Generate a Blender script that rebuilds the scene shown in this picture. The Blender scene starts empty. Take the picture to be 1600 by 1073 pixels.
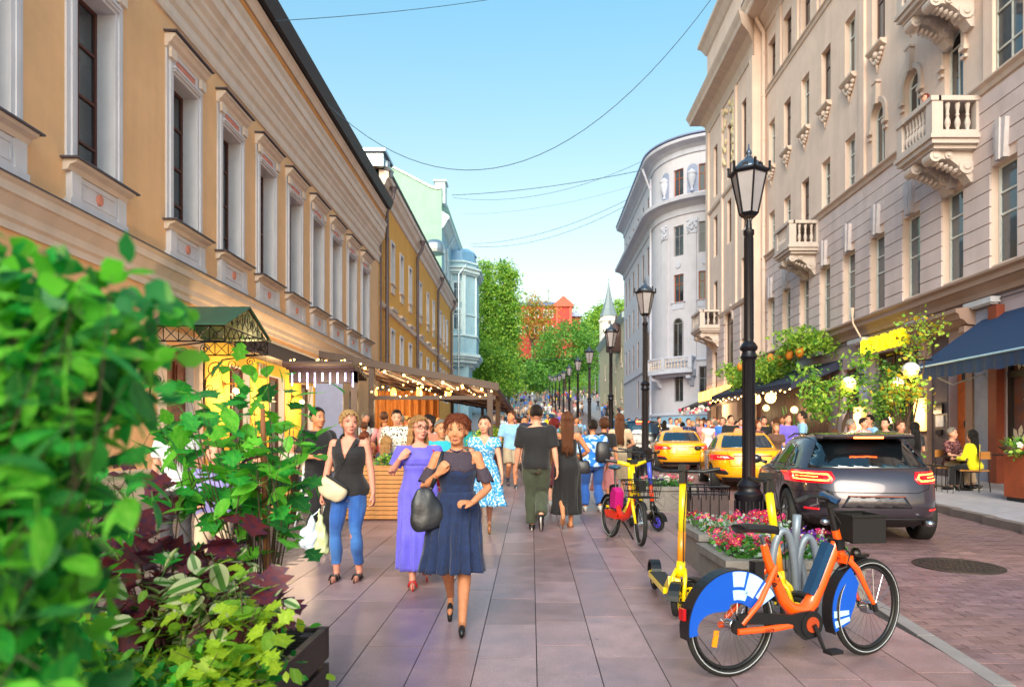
import bpy, bmesh, math, random
import numpy as np
from mathutils import Vector, Matrix
from mathutils.bvhtree import BVHTree
R = random.Random(11)
NR = np.random.RandomState(5)
rad = math.radians
# ---------------------------------------------------------------- camera, sky, sun, exposure
CX, CY, F, CH = 830.0, 690.0, 1100.0, 1.56          # principal point and focal length of the photograph (1600 px wide), eye height
SC = bpy.context.scene
COL = SC.collection
cam_d = bpy.data.cameras.new('camera')
cam = bpy.data.objects.new('camera', cam_d); COL.objects.link(cam)
cam.location = (0, 0, CH); cam.rotation_euler = (rad(90), 0, 0)
cam_d.sensor_width = 36.0; cam_d.lens = 36.0*F/1600.0
cam_d.shift_x = -(CX-800.0)/1600.0; cam_d.shift_y = (CY-536.5)/1600.0
cam_d.clip_start = 0.05; cam_d.clip_end = 3000
cam_d.dof.use_dof = True; cam_d.dof.focus_distance = 7.5; cam_d.dof.aperture_fstop = 2.8
SC.camera = cam
wd = bpy.data.worlds.new("World"); SC.world = wd; wd.use_nodes = True
wn = wd.node_tree.nodes; wl = wd.node_tree.links
sky = wn.new('ShaderNodeTexSky'); sky.sky_type = 'NISHITA'; sky.sun_disc = False
SUN_EL, SUN_AZ = 30.0, 188.0      # azimuth clockwise from +Y: the sun stands behind the camera, a little to the left
sky.sun_elevation = rad(SUN_EL); sky.sun_rotation = rad(SUN_AZ)
sky.altitude = 150; sky.air_density = 1.0; sky.dust_density = 1.2; sky.ozone_density = 1.6
bg = wn['Background']; bg.inputs['Strength'].default_value = 0.11
# the evening sky: a warm haze low down, cyan higher up, the same all the way round
_tc = wn.new('ShaderNodeTexCoord'); _sx = wn.new('ShaderNodeSeparateXYZ'); wl.new(_tc.outputs['Generated'], _sx.inputs[0])
_rp = wn.new('ShaderNodeValToRGB'); wl.new(_sx.outputs[2], _rp.inputs[0]); _el = _rp.color_ramp.elements
_el[0].position = 0.0; _el[0].color = (.98, .80, .58, 1); _el[1].position = .6; _el[1].color = (.70, 1.10, .95, 1)
for _p, _c in ((.2, (1.02, .83, .55, 1)), (.34, (.96, .90, .65, 1))): _e2 = _el.new(_p); _e2.color = _c
_mx = wn.new('ShaderNodeMix'); _mx.data_type = 'RGBA'; _mx.blend_type = 'MULTIPLY'; _mx.inputs[0].default_value = 1.0
wl.new(sky.outputs[0], _mx.inputs[6]); wl.new(_rp.outputs[0], _mx.inputs[7]); wl.new(_mx.outputs[2], bg.inputs[0])
sun_d = bpy.data.lights.new('sun', 'SUN'); sun_d.energy = 1.5; sun_d.angle = rad(38); sun_d.color = (1.0, 0.86, 0.72)
sun = bpy.data.objects.new('sun', sun_d); COL.objects.link(sun)
_a, _e = rad(SUN_AZ), rad(SUN_EL)
sv = Vector((math.sin(_a)*math.cos(_e), math.cos(_a)*math.cos(_e), math.sin(_e)))
sun.rotation_euler = sv.to_track_quat('Z', 'Y').to_euler()
SC.view_settings.view_transform = 'Standard'; SC.view_settings.look = 'None'
SC.view_settings.exposure = 1.72; SC.view_settings.gamma = 1.0
SC.view_settings.use_curve_mapping = False
SC.cycles.max_bounces = 6; SC.cycles.diffuse_bounces = 3; SC.cycles.glossy_bounces = 3
SC.cycles.transmission_bounces = 4; SC.cycles.transparent_max_bounces = 8
SC.cycles.caustics_reflective = False; SC.cycles.caustics_refractive = False
SC.cycles.sample_clamp_indirect = 4.0
SC.cycles.use_denoising = True
# ---------------------------------------------------------------- ground profile and placement
_gy = np.array([-60, 0, 26, 34, 66, 78, 100, 112, 150, 175, 400, 3000.])
_gs = np.array([.025, .025, .025, .06, .06, .08, .085, .12, .12, .03, .02, 0.])
_gg = np.zeros(len(_gy))
for i in range(1, len(_gy)): _gg[i] = _gg[i-1] + (_gy[i]-_gy[i-1])*(_gs[i]+_gs[i-1])/2
_gg -= _gg[1]
def g(y):
 i = max(0, min(len(_gy)-2, int(np.searchsorted(_gy, y))-1))
 t = (y-_gy[i])/(_gy[i+1]-_gy[i]); t = max(0., min(1., t))
 L = _gy[i+1]-_gy[i]
 return float(_gg[i] + L*(_gs[i]*t + (_gs[i+1]-_gs[i])*t*t/2))
def W(px, py, y): return Vector(((px-CX)/F*y, y, CH+(CY-py)/F*y))
def WX(px, py, x): return W(px, py, x*F/(px-CX))
def G(px, y): return Vector(((px-CX)/F*y, y, g(y)))
# ---------------------------------------------------------------- colour and materials
def lin(h):
 if not isinstance(h, str): return tuple(h)
 h = h.lstrip('#'); o = []
 for i in (0, 2, 4):
  c = int(h[i:i+2], 16)/255.0
  o.append(c/12.92 if c <= .04045 else ((c+.055)/1.055)**2.4)
 return tuple(o)
MATS = {}
def pm(name, col, rough=.6, metal=0., var=.12, vs=4., bump=0., bs=30., emit=None, es=0., col2=None, cs=2., coat=0., spec=.5,
  trans=0., streak=0., sheen=0., wave=0., wvs=20., sub=0., backl=0.):
 """a principled material whose colour and relief come from object-space noise"""
 if name in MATS: return MATS[name]
 m = bpy.data.materials.new(name); m.use_nodes = True; MATS[name] = m
 nt = m.node_tree; N = nt.nodes; Lk = nt.links
 b = N['Principled BSDF']; c = lin(col)
 b.inputs['Base Color'].default_value = (*c, 1); b.inputs['Roughness'].default_value = rough
 b.inputs['Metallic'].default_value = metal; b.inputs['Coat Weight'].default_value = coat
 b.inputs['Coat Roughness'].default_value = .06; b.inputs['Specular IOR Level'].default_value = spec
 b.inputs['Transmission Weight'].default_value = trans
 if sheen: b.inputs['Sheen Weight'].default_value = sheen
 if sub:
  b.inputs['Subsurface Weight'].default_value = sub; b.inputs['Subsurface Radius'].default_value = (.012, .005, .003); b.inputs['Subsurface Scale'].default_value = 1.0
 if emit is not None:
  b.inputs['Emission Color'].default_value = (*lin(emit), 1); b.inputs['Emission Strength'].default_value = es
 tc = N.new('ShaderNodeTexCoord')
 if var > 0 or col2 is not None:
  nz = N.new('ShaderNodeTexNoise'); nz.inputs['Scale'].default_value = vs; nz.inputs['Detail'].default_value = 5; nz.inputs['Roughness'].default_value = .62
  Lk.new(tc.outputs['Object'], nz.inputs['Vector'])
  mx = N.new('ShaderNodeMix'); mx.data_type = 'RGBA'
  lo = tuple(x*(1-var) for x in c); hi = tuple(min(1, x*(1+var)) for x in c)
  mx.inputs[6].default_value = (*lo, 1); mx.inputs[7].default_value = (*hi, 1)
  rp = N.new('ShaderNodeMapRange'); rp.inputs[1].default_value = .3; rp.inputs[2].default_value = .7
  Lk.new(nz.outputs['Fac'], rp.inputs[0]); Lk.new(rp.outputs[0], mx.inputs[0]); out = mx.outputs[2]
  if col2 is not None:
   n2 = N.new('ShaderNodeTexNoise'); n2.inputs['Scale'].default_value = cs; n2.inputs['Detail'].default_value = 3
   Lk.new(tc.outputs['Object'], n2.inputs['Vector'])
   r2 = N.new('ShaderNodeMapRange'); r2.inputs[1].default_value = .42; r2.inputs[2].default_value = .58
   Lk.new(n2.outputs['Fac'], r2.inputs[0])
   m2 = N.new('ShaderNodeMix'); m2.data_type = 'RGBA'; m2.inputs[7].default_value = (*lin(col2), 1)
   Lk.new(r2.outputs[0], m2.inputs[0]); Lk.new(out, m2.inputs[6]); out = m2.outputs[2]
  if streak > 0:
   mp = N.new('ShaderNodeMapping'); mp.inputs['Scale'].default_value = (1.6, 1.6, .12)
   Lk.new(tc.outputs['Object'], mp.inputs[0])
   n3 = N.new('ShaderNodeTexNoise'); n3.inputs['Scale'].default_value = 1.6; n3.inputs['Detail'].default_value = 6
   Lk.new(mp.outputs[0], n3.inputs['Vector'])
   r3 = N.new('ShaderNodeMapRange'); r3.inputs[1].default_value = .45; r3.inputs[2].default_value = .75; r3.inputs[3].default_value = 1; r3.inputs[4].default_value = 1-streak
   Lk.new(n3.outputs['Fac'], r3.inputs[0])
   m3 = N.new('ShaderNodeMix'); m3.data_type = 'RGBA'; m3.blend_type = 'MULTIPLY'; m3.inputs[0].default_value = 1
   Lk.new(out, m3.inputs[6]); Lk.new(r3.outputs[0], m3.inputs[7]); out = m3.outputs[2]
  Lk.new(out, b.inputs['Base Color'])
  if backl:
   tr = N.new('ShaderNodeBsdfTranslucent'); ms = N.new('ShaderNodeMixShader'); ms.inputs[0].default_value = backl
   Lk.new(out, tr.inputs['Color']); Lk.new(b.outputs[0], ms.inputs[1]); Lk.new(tr.outputs[0], ms.inputs[2])
   Lk.new(ms.outputs[0], N['Material Output'].inputs['Surface'])
 if bump > 0:
  if wave:
   nb = N.new('ShaderNodeTexWave'); nb.inputs['Scale'].default_value = wvs; nb.inputs['Distortion'].default_value = 4; nb.inputs['Detail'].default_value = 3
   nb.bands_direction = 'X' if wave == 1 else 'Z'
  else:
   nb = N.new('ShaderNodeTexNoise'); nb.inputs['Scale'].default_value = bs; nb.inputs['Detail'].default_value = 4
  Lk.new(tc.outputs['Object'], nb.inputs['Vector'])
  bp = N.new('ShaderNodeBump'); bp.inputs['Strength'].default_value = bump; bp.inputs['Distance'].default_value = .01
  Lk.new(nb.outputs['Fac'], bp.inputs['Height']); Lk.new(bp.outputs[0], b.inputs['Normal'])
 return m
def leafmat(name, col, col2, tr=.35, rough=.45, vs=6.):
 return pm(name, col, rough=rough, var=.25, vs=vs, col2=col2, cs=3.5, backl=tr, spec=.35)
# ---------------------------------------------------------------- mesh building
def rotz(a): return Matrix.Rotation(a, 4, 'Z')
def TR(loc=(0, 0, 0), rz=0., rx=0., ry=0., s=None):
 m = Matrix.Translation(Vector(loc)) @ Matrix.Rotation(rz, 4, 'Z') @ Matrix.Rotation(ry, 4, 'Y') @ Matrix.Rotation(rx, 4, 'X')
 if s is not None: m = m @ (Matrix.Diagonal((*s, 1)) if hasattr(s, '__len__') else Matrix.Scale(s, 4))
 return m
class MB:
 def __init__(s, T=None): s.v = []; s.f = []; s.m = []; s.T = T
 def add(s, vs, fs, mi=0, M=None):
  o = len(s.v)
  for p in vs:
   p = Vector(p)
   if M is not None: p = M @ p
   if s.T is not None: p = s.T(p)
   s.v.append(tuple(p))
  for q in fs: s.f.append(tuple(i+o for i in q)); s.m.append(mi)
  return s
 def box(s, lo, hi, mi=0, M=None, tp=None):
  x0, y0, z0 = lo; x1, y1, z1 = hi
  v = [(x0, y0, z0), (x1, y0, z0), (x1, y1, z0), (x0, y1, z0), (x0, y0, z1), (x1, y0, z1), (x1, y1, z1), (x0, y1, z1)]
  if tp is not None:   # taper the top
   cx, cy = (x0+x1)/2, (y0+y1)/2
   v = v[:4] + [(cx+(a-cx)*tp, cy+(b-cy)*tp, c) for a, b, c in v[4:]]
  return s.add(v, [(0, 3, 2, 1), (4, 5, 6, 7), (0, 1, 5, 4), (1, 2, 6, 5), (2, 3, 7, 6), (3, 0, 4, 7)], mi, M)
 def cbox(s, c, d, mi=0, M=None, tp=None):
  return s.box([c[i]-d[i]/2 for i in range(3)], [c[i]+d[i]/2 for i in range(3)], mi, M, tp)
 def quad(s, a, b, c, d, mi=0, M=None): return s.add([a, b, c, d], [(0, 1, 2, 3)], mi, M)
 def tube(s, pts, r, n=8, mi=0, M=None, caps=True, flat=None, up=None):
  pts = [Vector(p) for p in pts]; k = len(pts)
  rs = list(r) if hasattr(r, '__len__') else [r]*k
  fl = list(flat) if hasattr(flat, '__len__') else [flat or 1.]*k
  vs = []; fs = []; prev = None
  for i, p in enumerate(pts):
   t = (pts[min(k-1, i+1)]-pts[max(0, i-1)])
   if t.length < 1e-9: t = Vector((0, 0, 1))
   t.normalize()
   if prev is None:
    a = Vector(up) if up is not None else (Vector((0, 0, 1)) if abs(t.z) < .9 else Vector((0, 1, 0)))
    u = t.cross(a)
    if u.length < 1e-6: u = t.cross(Vector((1, 0, 0)))
    u.normalize()
   else:
    u = prev - t*prev.dot(t)
    if u.length < 1e-6: u = t.orthogonal()
    u.normalize()
   prev = u; w = t.cross(u)
   for j in range(n):
    a = 2*math.pi*j/n
    vs.append(p + u*(math.cos(a)*rs[i]) + w*(math.sin(a)*rs[i]*fl[i]))
  for i in range(k-1):
   for j in range(n):
    fs.append((i*n+j, i*n+(j+1) % n, (i+1)*n+(j+1) % n, (i+1)*n+j))
  if caps: fs.append(tuple(range(n))[::-1]); fs.append(tuple((k-1)*n+j for j in range(n)))
  return s.add(vs, fs, mi, M)
 def cyl(s, a, b, r, n=12, mi=0, M=None, r2=None): return s.tube([a, b], [r, r if r2 is None else r2], n, mi, M)
 def lathe(s, prof, n=16, mi=0, M=None, caps=True, a0=0., a1=None, sx=1., sy=1.):
  k = len(prof); full = a1 is None; m = n if full else n+1; vs = []; fs = []
  for r, z in prof:
   for j in range(m):
    a = a0 + (2*math.pi if full else a1-a0)*j/n
    vs.append((r*math.cos(a)*sx, r*math.sin(a)*sy, z))
  for i in range(k-1):
   for j in range(n):
    j2 = (j+1) % m
    fs.append((i*m+j, i*m+j2, (i+1)*m+j2, (i+1)*m+j))
  if caps and full: fs.append(tuple(range(m))[::-1]); fs.append(tuple((k-1)*m+j for j in range(m)))
  return s.add(vs, fs, mi, M)
 def prism(s, poly, d0, d1, ax='y', mi=0, M=None):
  """extrude a 2-D outline; ax is the axis of extrusion: 'x' (poly = y,z), 'y' (poly = x,z), 'z' (poly = x,y)"""
  n = len(poly)
  def P(a, b, d): return (d, a, b) if ax == 'x' else ((a, d, b) if ax == 'y' else (a, b, d))
  vs = [P(a, b, d0) for a, b in poly] + [P(a, b, d1) for a, b in poly]
  fs = [tuple(range(n))[::-1], tuple(range(n, 2*n))] + [(i, (i+1) % n, n+(i+1) % n, n+i) for i in range(n)]
  return s.add(vs, fs, mi, M)
 def ball(s, c, r, n=12, mi=0, M=None, k=8):
  rx, ry, rz = r if hasattr(r, '__len__') else (r, r, r)
  vs = [(c[0], c[1], c[2]-rz)]; fs = []
  for i in range(1, k):
   p = math.pi*i/k - math.pi/2
   for j in range(n):
    a = 2*math.pi*j/n
    vs.append((c[0]+rx*math.cos(p)*math.cos(a), c[1]+ry*math.cos(p)*math.sin(a), c[2]+rz*math.sin(p)))
  vs.append((c[0], c[1], c[2]+rz)); L = len(vs)-1
  for j in range(n):
   fs.append((0, 1+(j+1) % n, 1+j)); fs.append((L, 1+(k-2)*n+j, 1+(k-2)*n+(j+1) % n))
   for i in range(k-2): fs.append((1+i*n+j, 1+i*n+(j+1) % n, 1+(i+1)*n+(j+1) % n, 1+(i+1)*n+j))
  return s.add(vs, fs, mi, M)
 def sweep(s, prof, path, mi=0, M=None, closed=True):
  """sweep a (d, z) outline along a horizontal path [(x, y, nx, ny)]: d goes along (nx, ny)"""
  n = len(prof); vs = []; fs = []
  for x, y, nx, ny in path:
   for d, z in prof: vs.append((x+nx*d, y+ny*d, z))
  for i in range(len(path)-1):
   for j in range(n if closed else n-1):
    fs.append((i*n+j, i*n+(j+1) % n, (i+1)*n+(j+1) % n, (i+1)*n+j))
  if closed: fs.append(tuple(range(n))[::-1]); fs.append(tuple((len(path)-1)*n+j for j in range(n)))
  return s.add(vs, fs, mi, M)
 def mesh(s, name, mats, smooth=False):
  me = bpy.data.meshes.new(name)
  me.from_pydata(s.v, [], s.f)
  if not isinstance(mats, (list, tuple)): mats = [mats]
  for m in mats: me.materials.append(m)
  if len(mats) > 1: me.polygons.foreach_set('material_index', s.m)
  if smooth: me.polygons.foreach_set('use_smooth', [True]*len(me.polygons))
  me.update(); return me
 def build(s, name, mats, parent=None, smooth=False, loc=None, rz=0., auto=None):
  me = s.mesh(name, mats, smooth)
  if auto: me.set_sharp_from_angle(angle=rad(auto))
  return obj(name, me, parent, loc, rz)
def obj(name, me, parent=None, loc=None, rz=0., M=None):
 o = bpy.data.objects.new(name, me); COL.objects.link(o)
 if parent is not None: o.parent = parent
 if M is not None: o.matrix_local = M
 else:
  if loc is not None: o.location = loc
  if rz: o.rotation_euler = (0, 0, rz)
 return o
def tag(o, label=None, cat=None, group=None, kind=None):
 if label: o['label'] = label
 if cat: o['category'] = cat
 if group: o['group'] = group
 if kind: o['kind'] = kind
 return o
def thing(name, label, cat, loc=(0, 0, 0), rz=0., group=None):
 o = obj(name, None, None, loc, rz); o.empty_display_size = .2
 return tag(o, label, cat, group)
def copy_tree(o, parent=None, loc=None, rz=None, label=None, kids=None):
 c = o.copy(); COL.objects.link(c); c.parent = parent
 if loc is not None: c.location = loc
 if rz is not None: c.rotation_euler = (0, 0, rz)
 if label: c['label'] = label
 for ch in (o.children if kids is None else kids): copy_tree(ch, c)
 return c
def recolor(o, i, m):
 o.material_slots[i].link = 'OBJECT'; o.material_slots[i].material = m
# a scratch scene to evaluate modifiers in
TMP = bpy.data.scenes.new('scratch')
def bake(me, mods):
 o = bpy.data.objects.new('scratch', me); TMP.collection.objects.link(o)
 extra = []
 for typ, kw in mods:
  m = o.modifiers.new(typ, typ)
  for k, v in kw.items():
   if k == 'object':
    t = bpy.data.objects.new('cutter', v); TMP.collection.objects.link(t); extra.append(t); v = t
   setattr(m, k, v)
 vl = TMP.view_layers[0]; vl.update()
 dg = vl.depsgraph
 out = bpy.data.meshes.new_from_object(o.evaluated_get(dg), depsgraph=dg)
 for t in extra + [o]: bpy.data.objects.remove(t)
 return out
def npmesh(name, V, Fq, mats, mi=None, smooth=False):
 me = bpy.data.meshes.new(name); V = np.asarray(V, np.float32); Fq = np.asarray(Fq, np.int32)
 n, k = Fq.shape
 me.vertices.add(len(V)); me.vertices.foreach_set('co', V.ravel())
 me.loops.add(n*k); me.loops.foreach_set('vertex_index', Fq.ravel())
 me.polygons.add(n); me.polygons.foreach_set('loop_start', np.arange(0, n*k, k, dtype=np.int32))
 if not isinstance(mats, (list, tuple)): mats = [mats]
 for m in mats: me.materials.append(m)
 if mi is not None: me.polygons.foreach_set('material_index', np.asarray(mi, np.int32))
 me.update(calc_edges=True)
 if smooth: me.polygons.foreach_set('use_smooth', [True]*n)
 return me
# ================================================================ GROUND
def worldmat(name, kind):
 """granite / paver materials in world space, tinted per object"""
 m = bpy.data.materials.new(name); m.use_nodes = True; nt = m.node_tree; N = nt.nodes; L = nt.links; b = N['Principled BSDF']
 ge = N.new('ShaderNodeNewGeometry'); oi = N.new('ShaderNodeObjectInfo')
 big = N.new('ShaderNodeTexNoise'); big.inputs['Scale'].default_value = .55; big.inputs['Detail'].default_value = 6; big.inputs['Roughness'].default_value = .65
 fin = N.new('ShaderNodeTexNoise'); fin.inputs['Scale'].default_value = 190; fin.inputs['Detail'].default_value = 2
 wear = N.new('ShaderNodeTexNoise'); wear.inputs['Scale'].default_value = 5; wear.inputs['Detail'].default_value = 7
 for n in (big, fin, wear): L.new(ge.outputs['Position'], n.inputs['Vector'])
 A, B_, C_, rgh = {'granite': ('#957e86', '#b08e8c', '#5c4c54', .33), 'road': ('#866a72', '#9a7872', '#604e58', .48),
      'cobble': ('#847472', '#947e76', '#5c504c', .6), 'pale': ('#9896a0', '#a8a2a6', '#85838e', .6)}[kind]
 r1 = N.new('ShaderNodeMapRange'); r1.inputs[1].default_value = .35; r1.inputs[2].default_value = .65; L.new(big.outputs['Fac'], r1.inputs[0])
 m1 = N.new('ShaderNodeMix'); m1.data_type = 'RGBA'; m1.inputs[6].default_value = (*lin(A), 1); m1.inputs[7].default_value = (*lin(B_), 1); L.new(r1.outputs[0], m1.inputs[0])
 r2 = N.new('ShaderNodeMapRange'); r2.inputs[1].default_value = .42; r2.inputs[2].default_value = .7; r2.inputs[4].default_value = .75; L.new(fin.outputs['Fac'], r2.inputs[0])
 m2 = N.new('ShaderNodeMix'); m2.data_type = 'RGBA'; m2.inputs[7].default_value = (*lin(C_), 1); L.new(r2.outputs[0], m2.inputs[0]); L.new(m1.outputs[2], m2.inputs[6])
 # per-slab tint
 r3 = N.new('ShaderNodeMapRange'); r3.inputs[3].default_value = .78; r3.inputs[4].default_value = 1.14; L.new(oi.outputs['Random'], r3.inputs[0])
 r4 = N.new('ShaderNodeMapRange'); r4.inputs[1].default_value = .3; r4.inputs[2].default_value = .7; r4.inputs[3].default_value = .76; r4.inputs[4].default_value = 1.1; L.new(wear.outputs['Fac'], r4.inputs[0])
 mu = N.new('ShaderNodeMath'); mu.operation = 'MULTIPLY'; L.new(r3.outputs[0], mu.inputs[0]); L.new(r4.outputs[0], mu.inputs[1])
 m3 = N.new('ShaderNodeMix'); m3.data_type = 'RGBA'; m3.blend_type = 'MULTIPLY'; m3.inputs[0].default_value = 1; L.new(m2.outputs[2], m3.inputs[6]); L.new(mu.outputs[0], m3.inputs[7])
 vo = N.new('ShaderNodeTexVoronoi'); vo.inputs['Scale'].default_value = 2.6; L.new(ge.outputs['Position'], vo.inputs['Vector'])   # trodden gum spots
 r6 = N.new('ShaderNodeMapRange'); r6.inputs[1].default_value = .035; r6.inputs[2].default_value = .06; r6.inputs[3].default_value = .62; L.new(vo.outputs['Distance'], r6.inputs[0])
 m4 = N.new('ShaderNodeMix'); m4.data_type = 'RGBA'; m4.blend_type = 'MULTIPLY'; m4.inputs[0].default_value = 1; L.new(m3.outputs[2], m4.inputs[6]); L.new(r6.outputs[0], m4.inputs[7])
 L.new(m4.outputs[2], b.inputs['Base Color'])
 r5 = N.new('ShaderNodeMapRange'); r5.inputs[3].default_value = rgh-.12; r5.inputs[4].default_value = rgh+.14; L.new(wear.outputs['Fac'], r5.inputs[0]); L.new(r5.outputs[0], b.inputs['Roughness'])
 bp = N.new('ShaderNodeBump'); bp.inputs['Strength'].default_value = .25; bp.inputs['Distance'].default_value = .004; L.new(fin.outputs['Fac'], bp.inputs['Height']); L.new(bp.outputs[0], b.inputs['Normal'])
 return m
GRAN, ROAD, COBB, PALE = (worldmat(k+'_paving', k) for k in ('granite', 'road', 'cobble', 'pale'))
JOINT = pm('joint_mortar', '#3b3536', rough=.9)
def edge_r(y): return 2.45+.09*y if y < 12 else 3.53         # where the granite walk meets the road
def kerb_x(y): return 6.2+.08*min(y, 22)
ys = [-60, -20, 0, 3, 6, 10, 14, 18, 22, 26, 28, 30, 32, 34, 40, 48, 56, 66, 72, 78, 84, 92, 100, 106, 112, 125, 140, 150, 160, 175, 220, 300, 600, 1500]
def sheet(name, xl, xr, dz, mt, y0=-60, y1=1500, thick=0, nx=1):
 Y = sorted(set([y for y in ys if y0 < y < y1]+[y0, y1])); mb = MB(); n = nx+1
 vs = []
 for y in Y:
  a, b = (xl(y) if callable(xl) else xl), (xr(y) if callable(xr) else xr)
  for i in range(n): vs.append((a+(b-a)*i/nx, y, g(y)+dz))
 mb.add(vs, [(i*n+j, i*n+j+1, (i+1)*n+j+1, (i+1)*n+j) for i in range(len(Y)-1) for j in range(nx)])
 if thick:   # a riser down the left edge
  vs = []
  for y in Y:
   a = xl(y) if callable(xl) else xl
   vs += [(a, y, g(y)+dz-thick), (a, y, g(y)+dz)]
  mb.add(vs, [(2*i, 2*i+1, 2*i+3, 2*i+2) for i in range(len(Y)-1)])
 return mb.build(name, mt)
tag(sheet('ground', -900, 900, -.03, PALE, nx=8), kind='structure')
walk = tag(sheet('promenade', -2.75, edge_r, -.012, JOINT, 0, 60), kind='structure')
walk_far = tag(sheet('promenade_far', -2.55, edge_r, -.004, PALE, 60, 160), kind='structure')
road = tag(sheet('road', edge_r, kerb_x, -.012, JOINT, 0, 60), kind='structure')
road_far = tag(sheet('road_far', edge_r, kerb_x, -.004, ROAD, 60, 160), kind='structure')
terr = tag(sheet('terrace_paving', -8.0, -2.75, -.012, JOINT, 0, 60), kind='structure')
pav = tag(sheet('pavement', lambda y: kerb_x(y)+.16, 11.6, .12, PALE, 0, 44), kind='structure')
def blank(nm, me, parent, M):
 o = bpy.data.objects.new(nm, me); COL.objects.link(o); o.parent = parent; o.matrix_local = M; return o
def slopeM(x, y, sx, sy, sz, dz):
 """a unit block laid on the sloping ground"""
 sl = (g(y+.2)-g(y-.2))/.4
 return Matrix.Translation((x, y, g(y)+dz)) @ Matrix.Rotation(math.atan(sl), 4, 'X') @ Matrix.Diagonal((sx, sy, sz, 1))
unit = MB().box((-.5, -.5, -1), (.5, .5, 0))
um = {k: unit.mesh('paving_'+k, m) for k, m in (('slab', GRAN), ('brick', ROAD), ('sett', COBB))}
# granite slabs: strips 0.39 m wide, staggered
n = 0; rest = MB(); PIT = .398
slabs = []
for i in range(16):
 x0 = -2.75+PIT*i
 y = 2.2+R.random()*.9
 while y < 60:
  l = R.choice((.6, .8, .8, 1.0))
  if x0+PIT*.6 < edge_r(y) and abs(x0+.2)*F/max(y, .1) < 860 or y < 5: slabs.append((y, x0, l, i))
  y += l
slabs.sort()
for y, x0, l, i in slabs:
 w = PIT; xr = min(x0+PIT, edge_r(y+l/2))
 if xr-x0 < .1: continue
 yc = y+l/2; dz = R.uniform(-.0012, .0012)
 M = slopeM((x0+xr)/2, yc, xr-x0-.007, l-.008, .035, dz)
 if y > 3.6 and n < 299: blank('granite_slab', um['slab'], walk, M); n += 1
 else: rest.add(unit.v, unit.f, 0, M)
tag(rest.build('granite_slab_field', GRAN, walk), kind='stuff')
# road bricks 0.2 x 0.1 and terrace setts
def bricks(name, me, mt, parent, xa, xb, y0, y1, near, L=.2, Wd=.1, gap=.006, far=13):
 n = 0; rs = MB(); lst = []; y = y0; row = 0
 while y < y1:
  x = xa(y)+(row % 2)*L/2
  if row % 2 and abs(x)*F/y < 1500: rs.add([(a, b, 0) for a, b in ((-.5, -.5), (.5, -.5), (.5, .5), (-.5, .5))], [(0, 1, 2, 3)], 0, slopeM(x-L/4, y+Wd/2, L/2-gap, Wd-gap, .03, -.001))
  while x < xb(y)-.02:
   if abs(x)*F/y < 1500: lst.append((y, x))
   x += L
  y += Wd; row += 1
 lst = [(abs(x)*.25+y, y, x) for y, x in lst]; lst.sort()
 for _, y, x in lst:
  M = slopeM(x+L/2, y+Wd/2, L-gap, Wd-gap, .03, R.uniform(-.0015, .001))
  if (near(x, y)) and n < 298: blank(name, me, parent, M); n += 1
  else: rs.add([(a, b, 0) for a, b in ((-.5, -.5), (.5, -.5), (.5, .5), (-.5, .5))], [(0, 1, 2, 3)], 0, M)
 tag(rs.build(name+'_field', mt, parent), kind='stuff')
bricks('paving_brick', um['brick'], ROAD, road, lambda y: edge_r(y)+.06, lambda y: kerb_x(y)-.02, 3.0, 14.5, lambda x, y: x*F/y < 780 and x*F/y > 500)
bricks('paving_sett', um['sett'], COBB, terr, lambda y: -8.0, lambda y: -2.76, 2.6, 12.2, lambda x, y: -400 < x*F/y < -230 and y > 6)
road2 = tag(sheet('road_surface', lambda y: edge_r(y)+.01, kerb_x, -.002, ROAD, 14.4, 60), kind='structure')
terr2 = tag(sheet('terrace_surface', -8.0, -2.76, -.002, COBB, 12.2, 60), kind='structure')
# kerb of separate stones along the right pavement
kst = thing('kerb', None, None); tag(kst, kind='structure')
KM = pm('kerb_granite', '#6d6260', rough=.7, bump=.2, bs=60)
kb = MB().box((0, -.5, -.2), (.16, .5, 0)).mesh('kerb_stone', KM)
y = 4.0
while y < 44:
 sl = (g(y+.2)-g(y-.2))/.4
 M = Matrix.Translation((kerb_x(y+.5), y+.5, g(y+.5)+.125+R.uniform(-.002, .002))) @ Matrix.Rotation(math.atan(sl), 4, 'X') @ Matrix.Diagonal((1, .992, 1, 1))
 blank('kerb_stone', kb, kst, M); y += 1.0
# flush edging stones between promenade and road
est = thing('edging', None, None); tag(est, kind='structure')
eb = MB().box((-.06, -.5, -.05), (.06, .5, 0)).mesh('edging_stone', pm('edging_granite', '#8d8584', rough=.6))
y = 3.2
while y < 34:
 sl = (g(y+.2)-g(y-.2))/.4; dx = math.atan(.09) if y < 12 else 0
 M = Matrix.Translation((edge_r(y+.5), y+.5, g(y+.5)+.004)) @ Matrix.Rotation(-dx, 4, 'Z') @ Matrix.Rotation(math.atan(sl), 4, 'X') @ Matrix.Diagonal((1, .99, 1, 1))
 blank('edging_stone', eb, est, M); y += 1.0
# cast-iron cover in the road (dark oval at the right)
p = G(1497, 7.75)
mh = MB(); mh.lathe([(0, .006), (.36, .006), (.37, 0)], 32, 0); mh.lathe([(.38, -.005), (.38, .008), (.45, .008), (.45, -.005)], 32, 0)
for i in range(-4, 5):
 w = math.sqrt(.34**2-(i*.075)**2); mh.box((-w, i*.075-.012, .005), (w, i*.075+.012, .011))
 mh.box((i*.075-.012, -w, .005), (i*.075+.012, w, .0105))
o = mh.build('manhole_cover', pm('cast_iron', '#4a4340', rough=.55, metal=.6, bump=.2)); o.location = p+Vector((0, 0, .002)); o.rotation_euler = (math.atan(.025), 0, .3)
tag(o, 'round cast iron manhole cover in the brick road behind the grey car', 'manhole cover')
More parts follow.
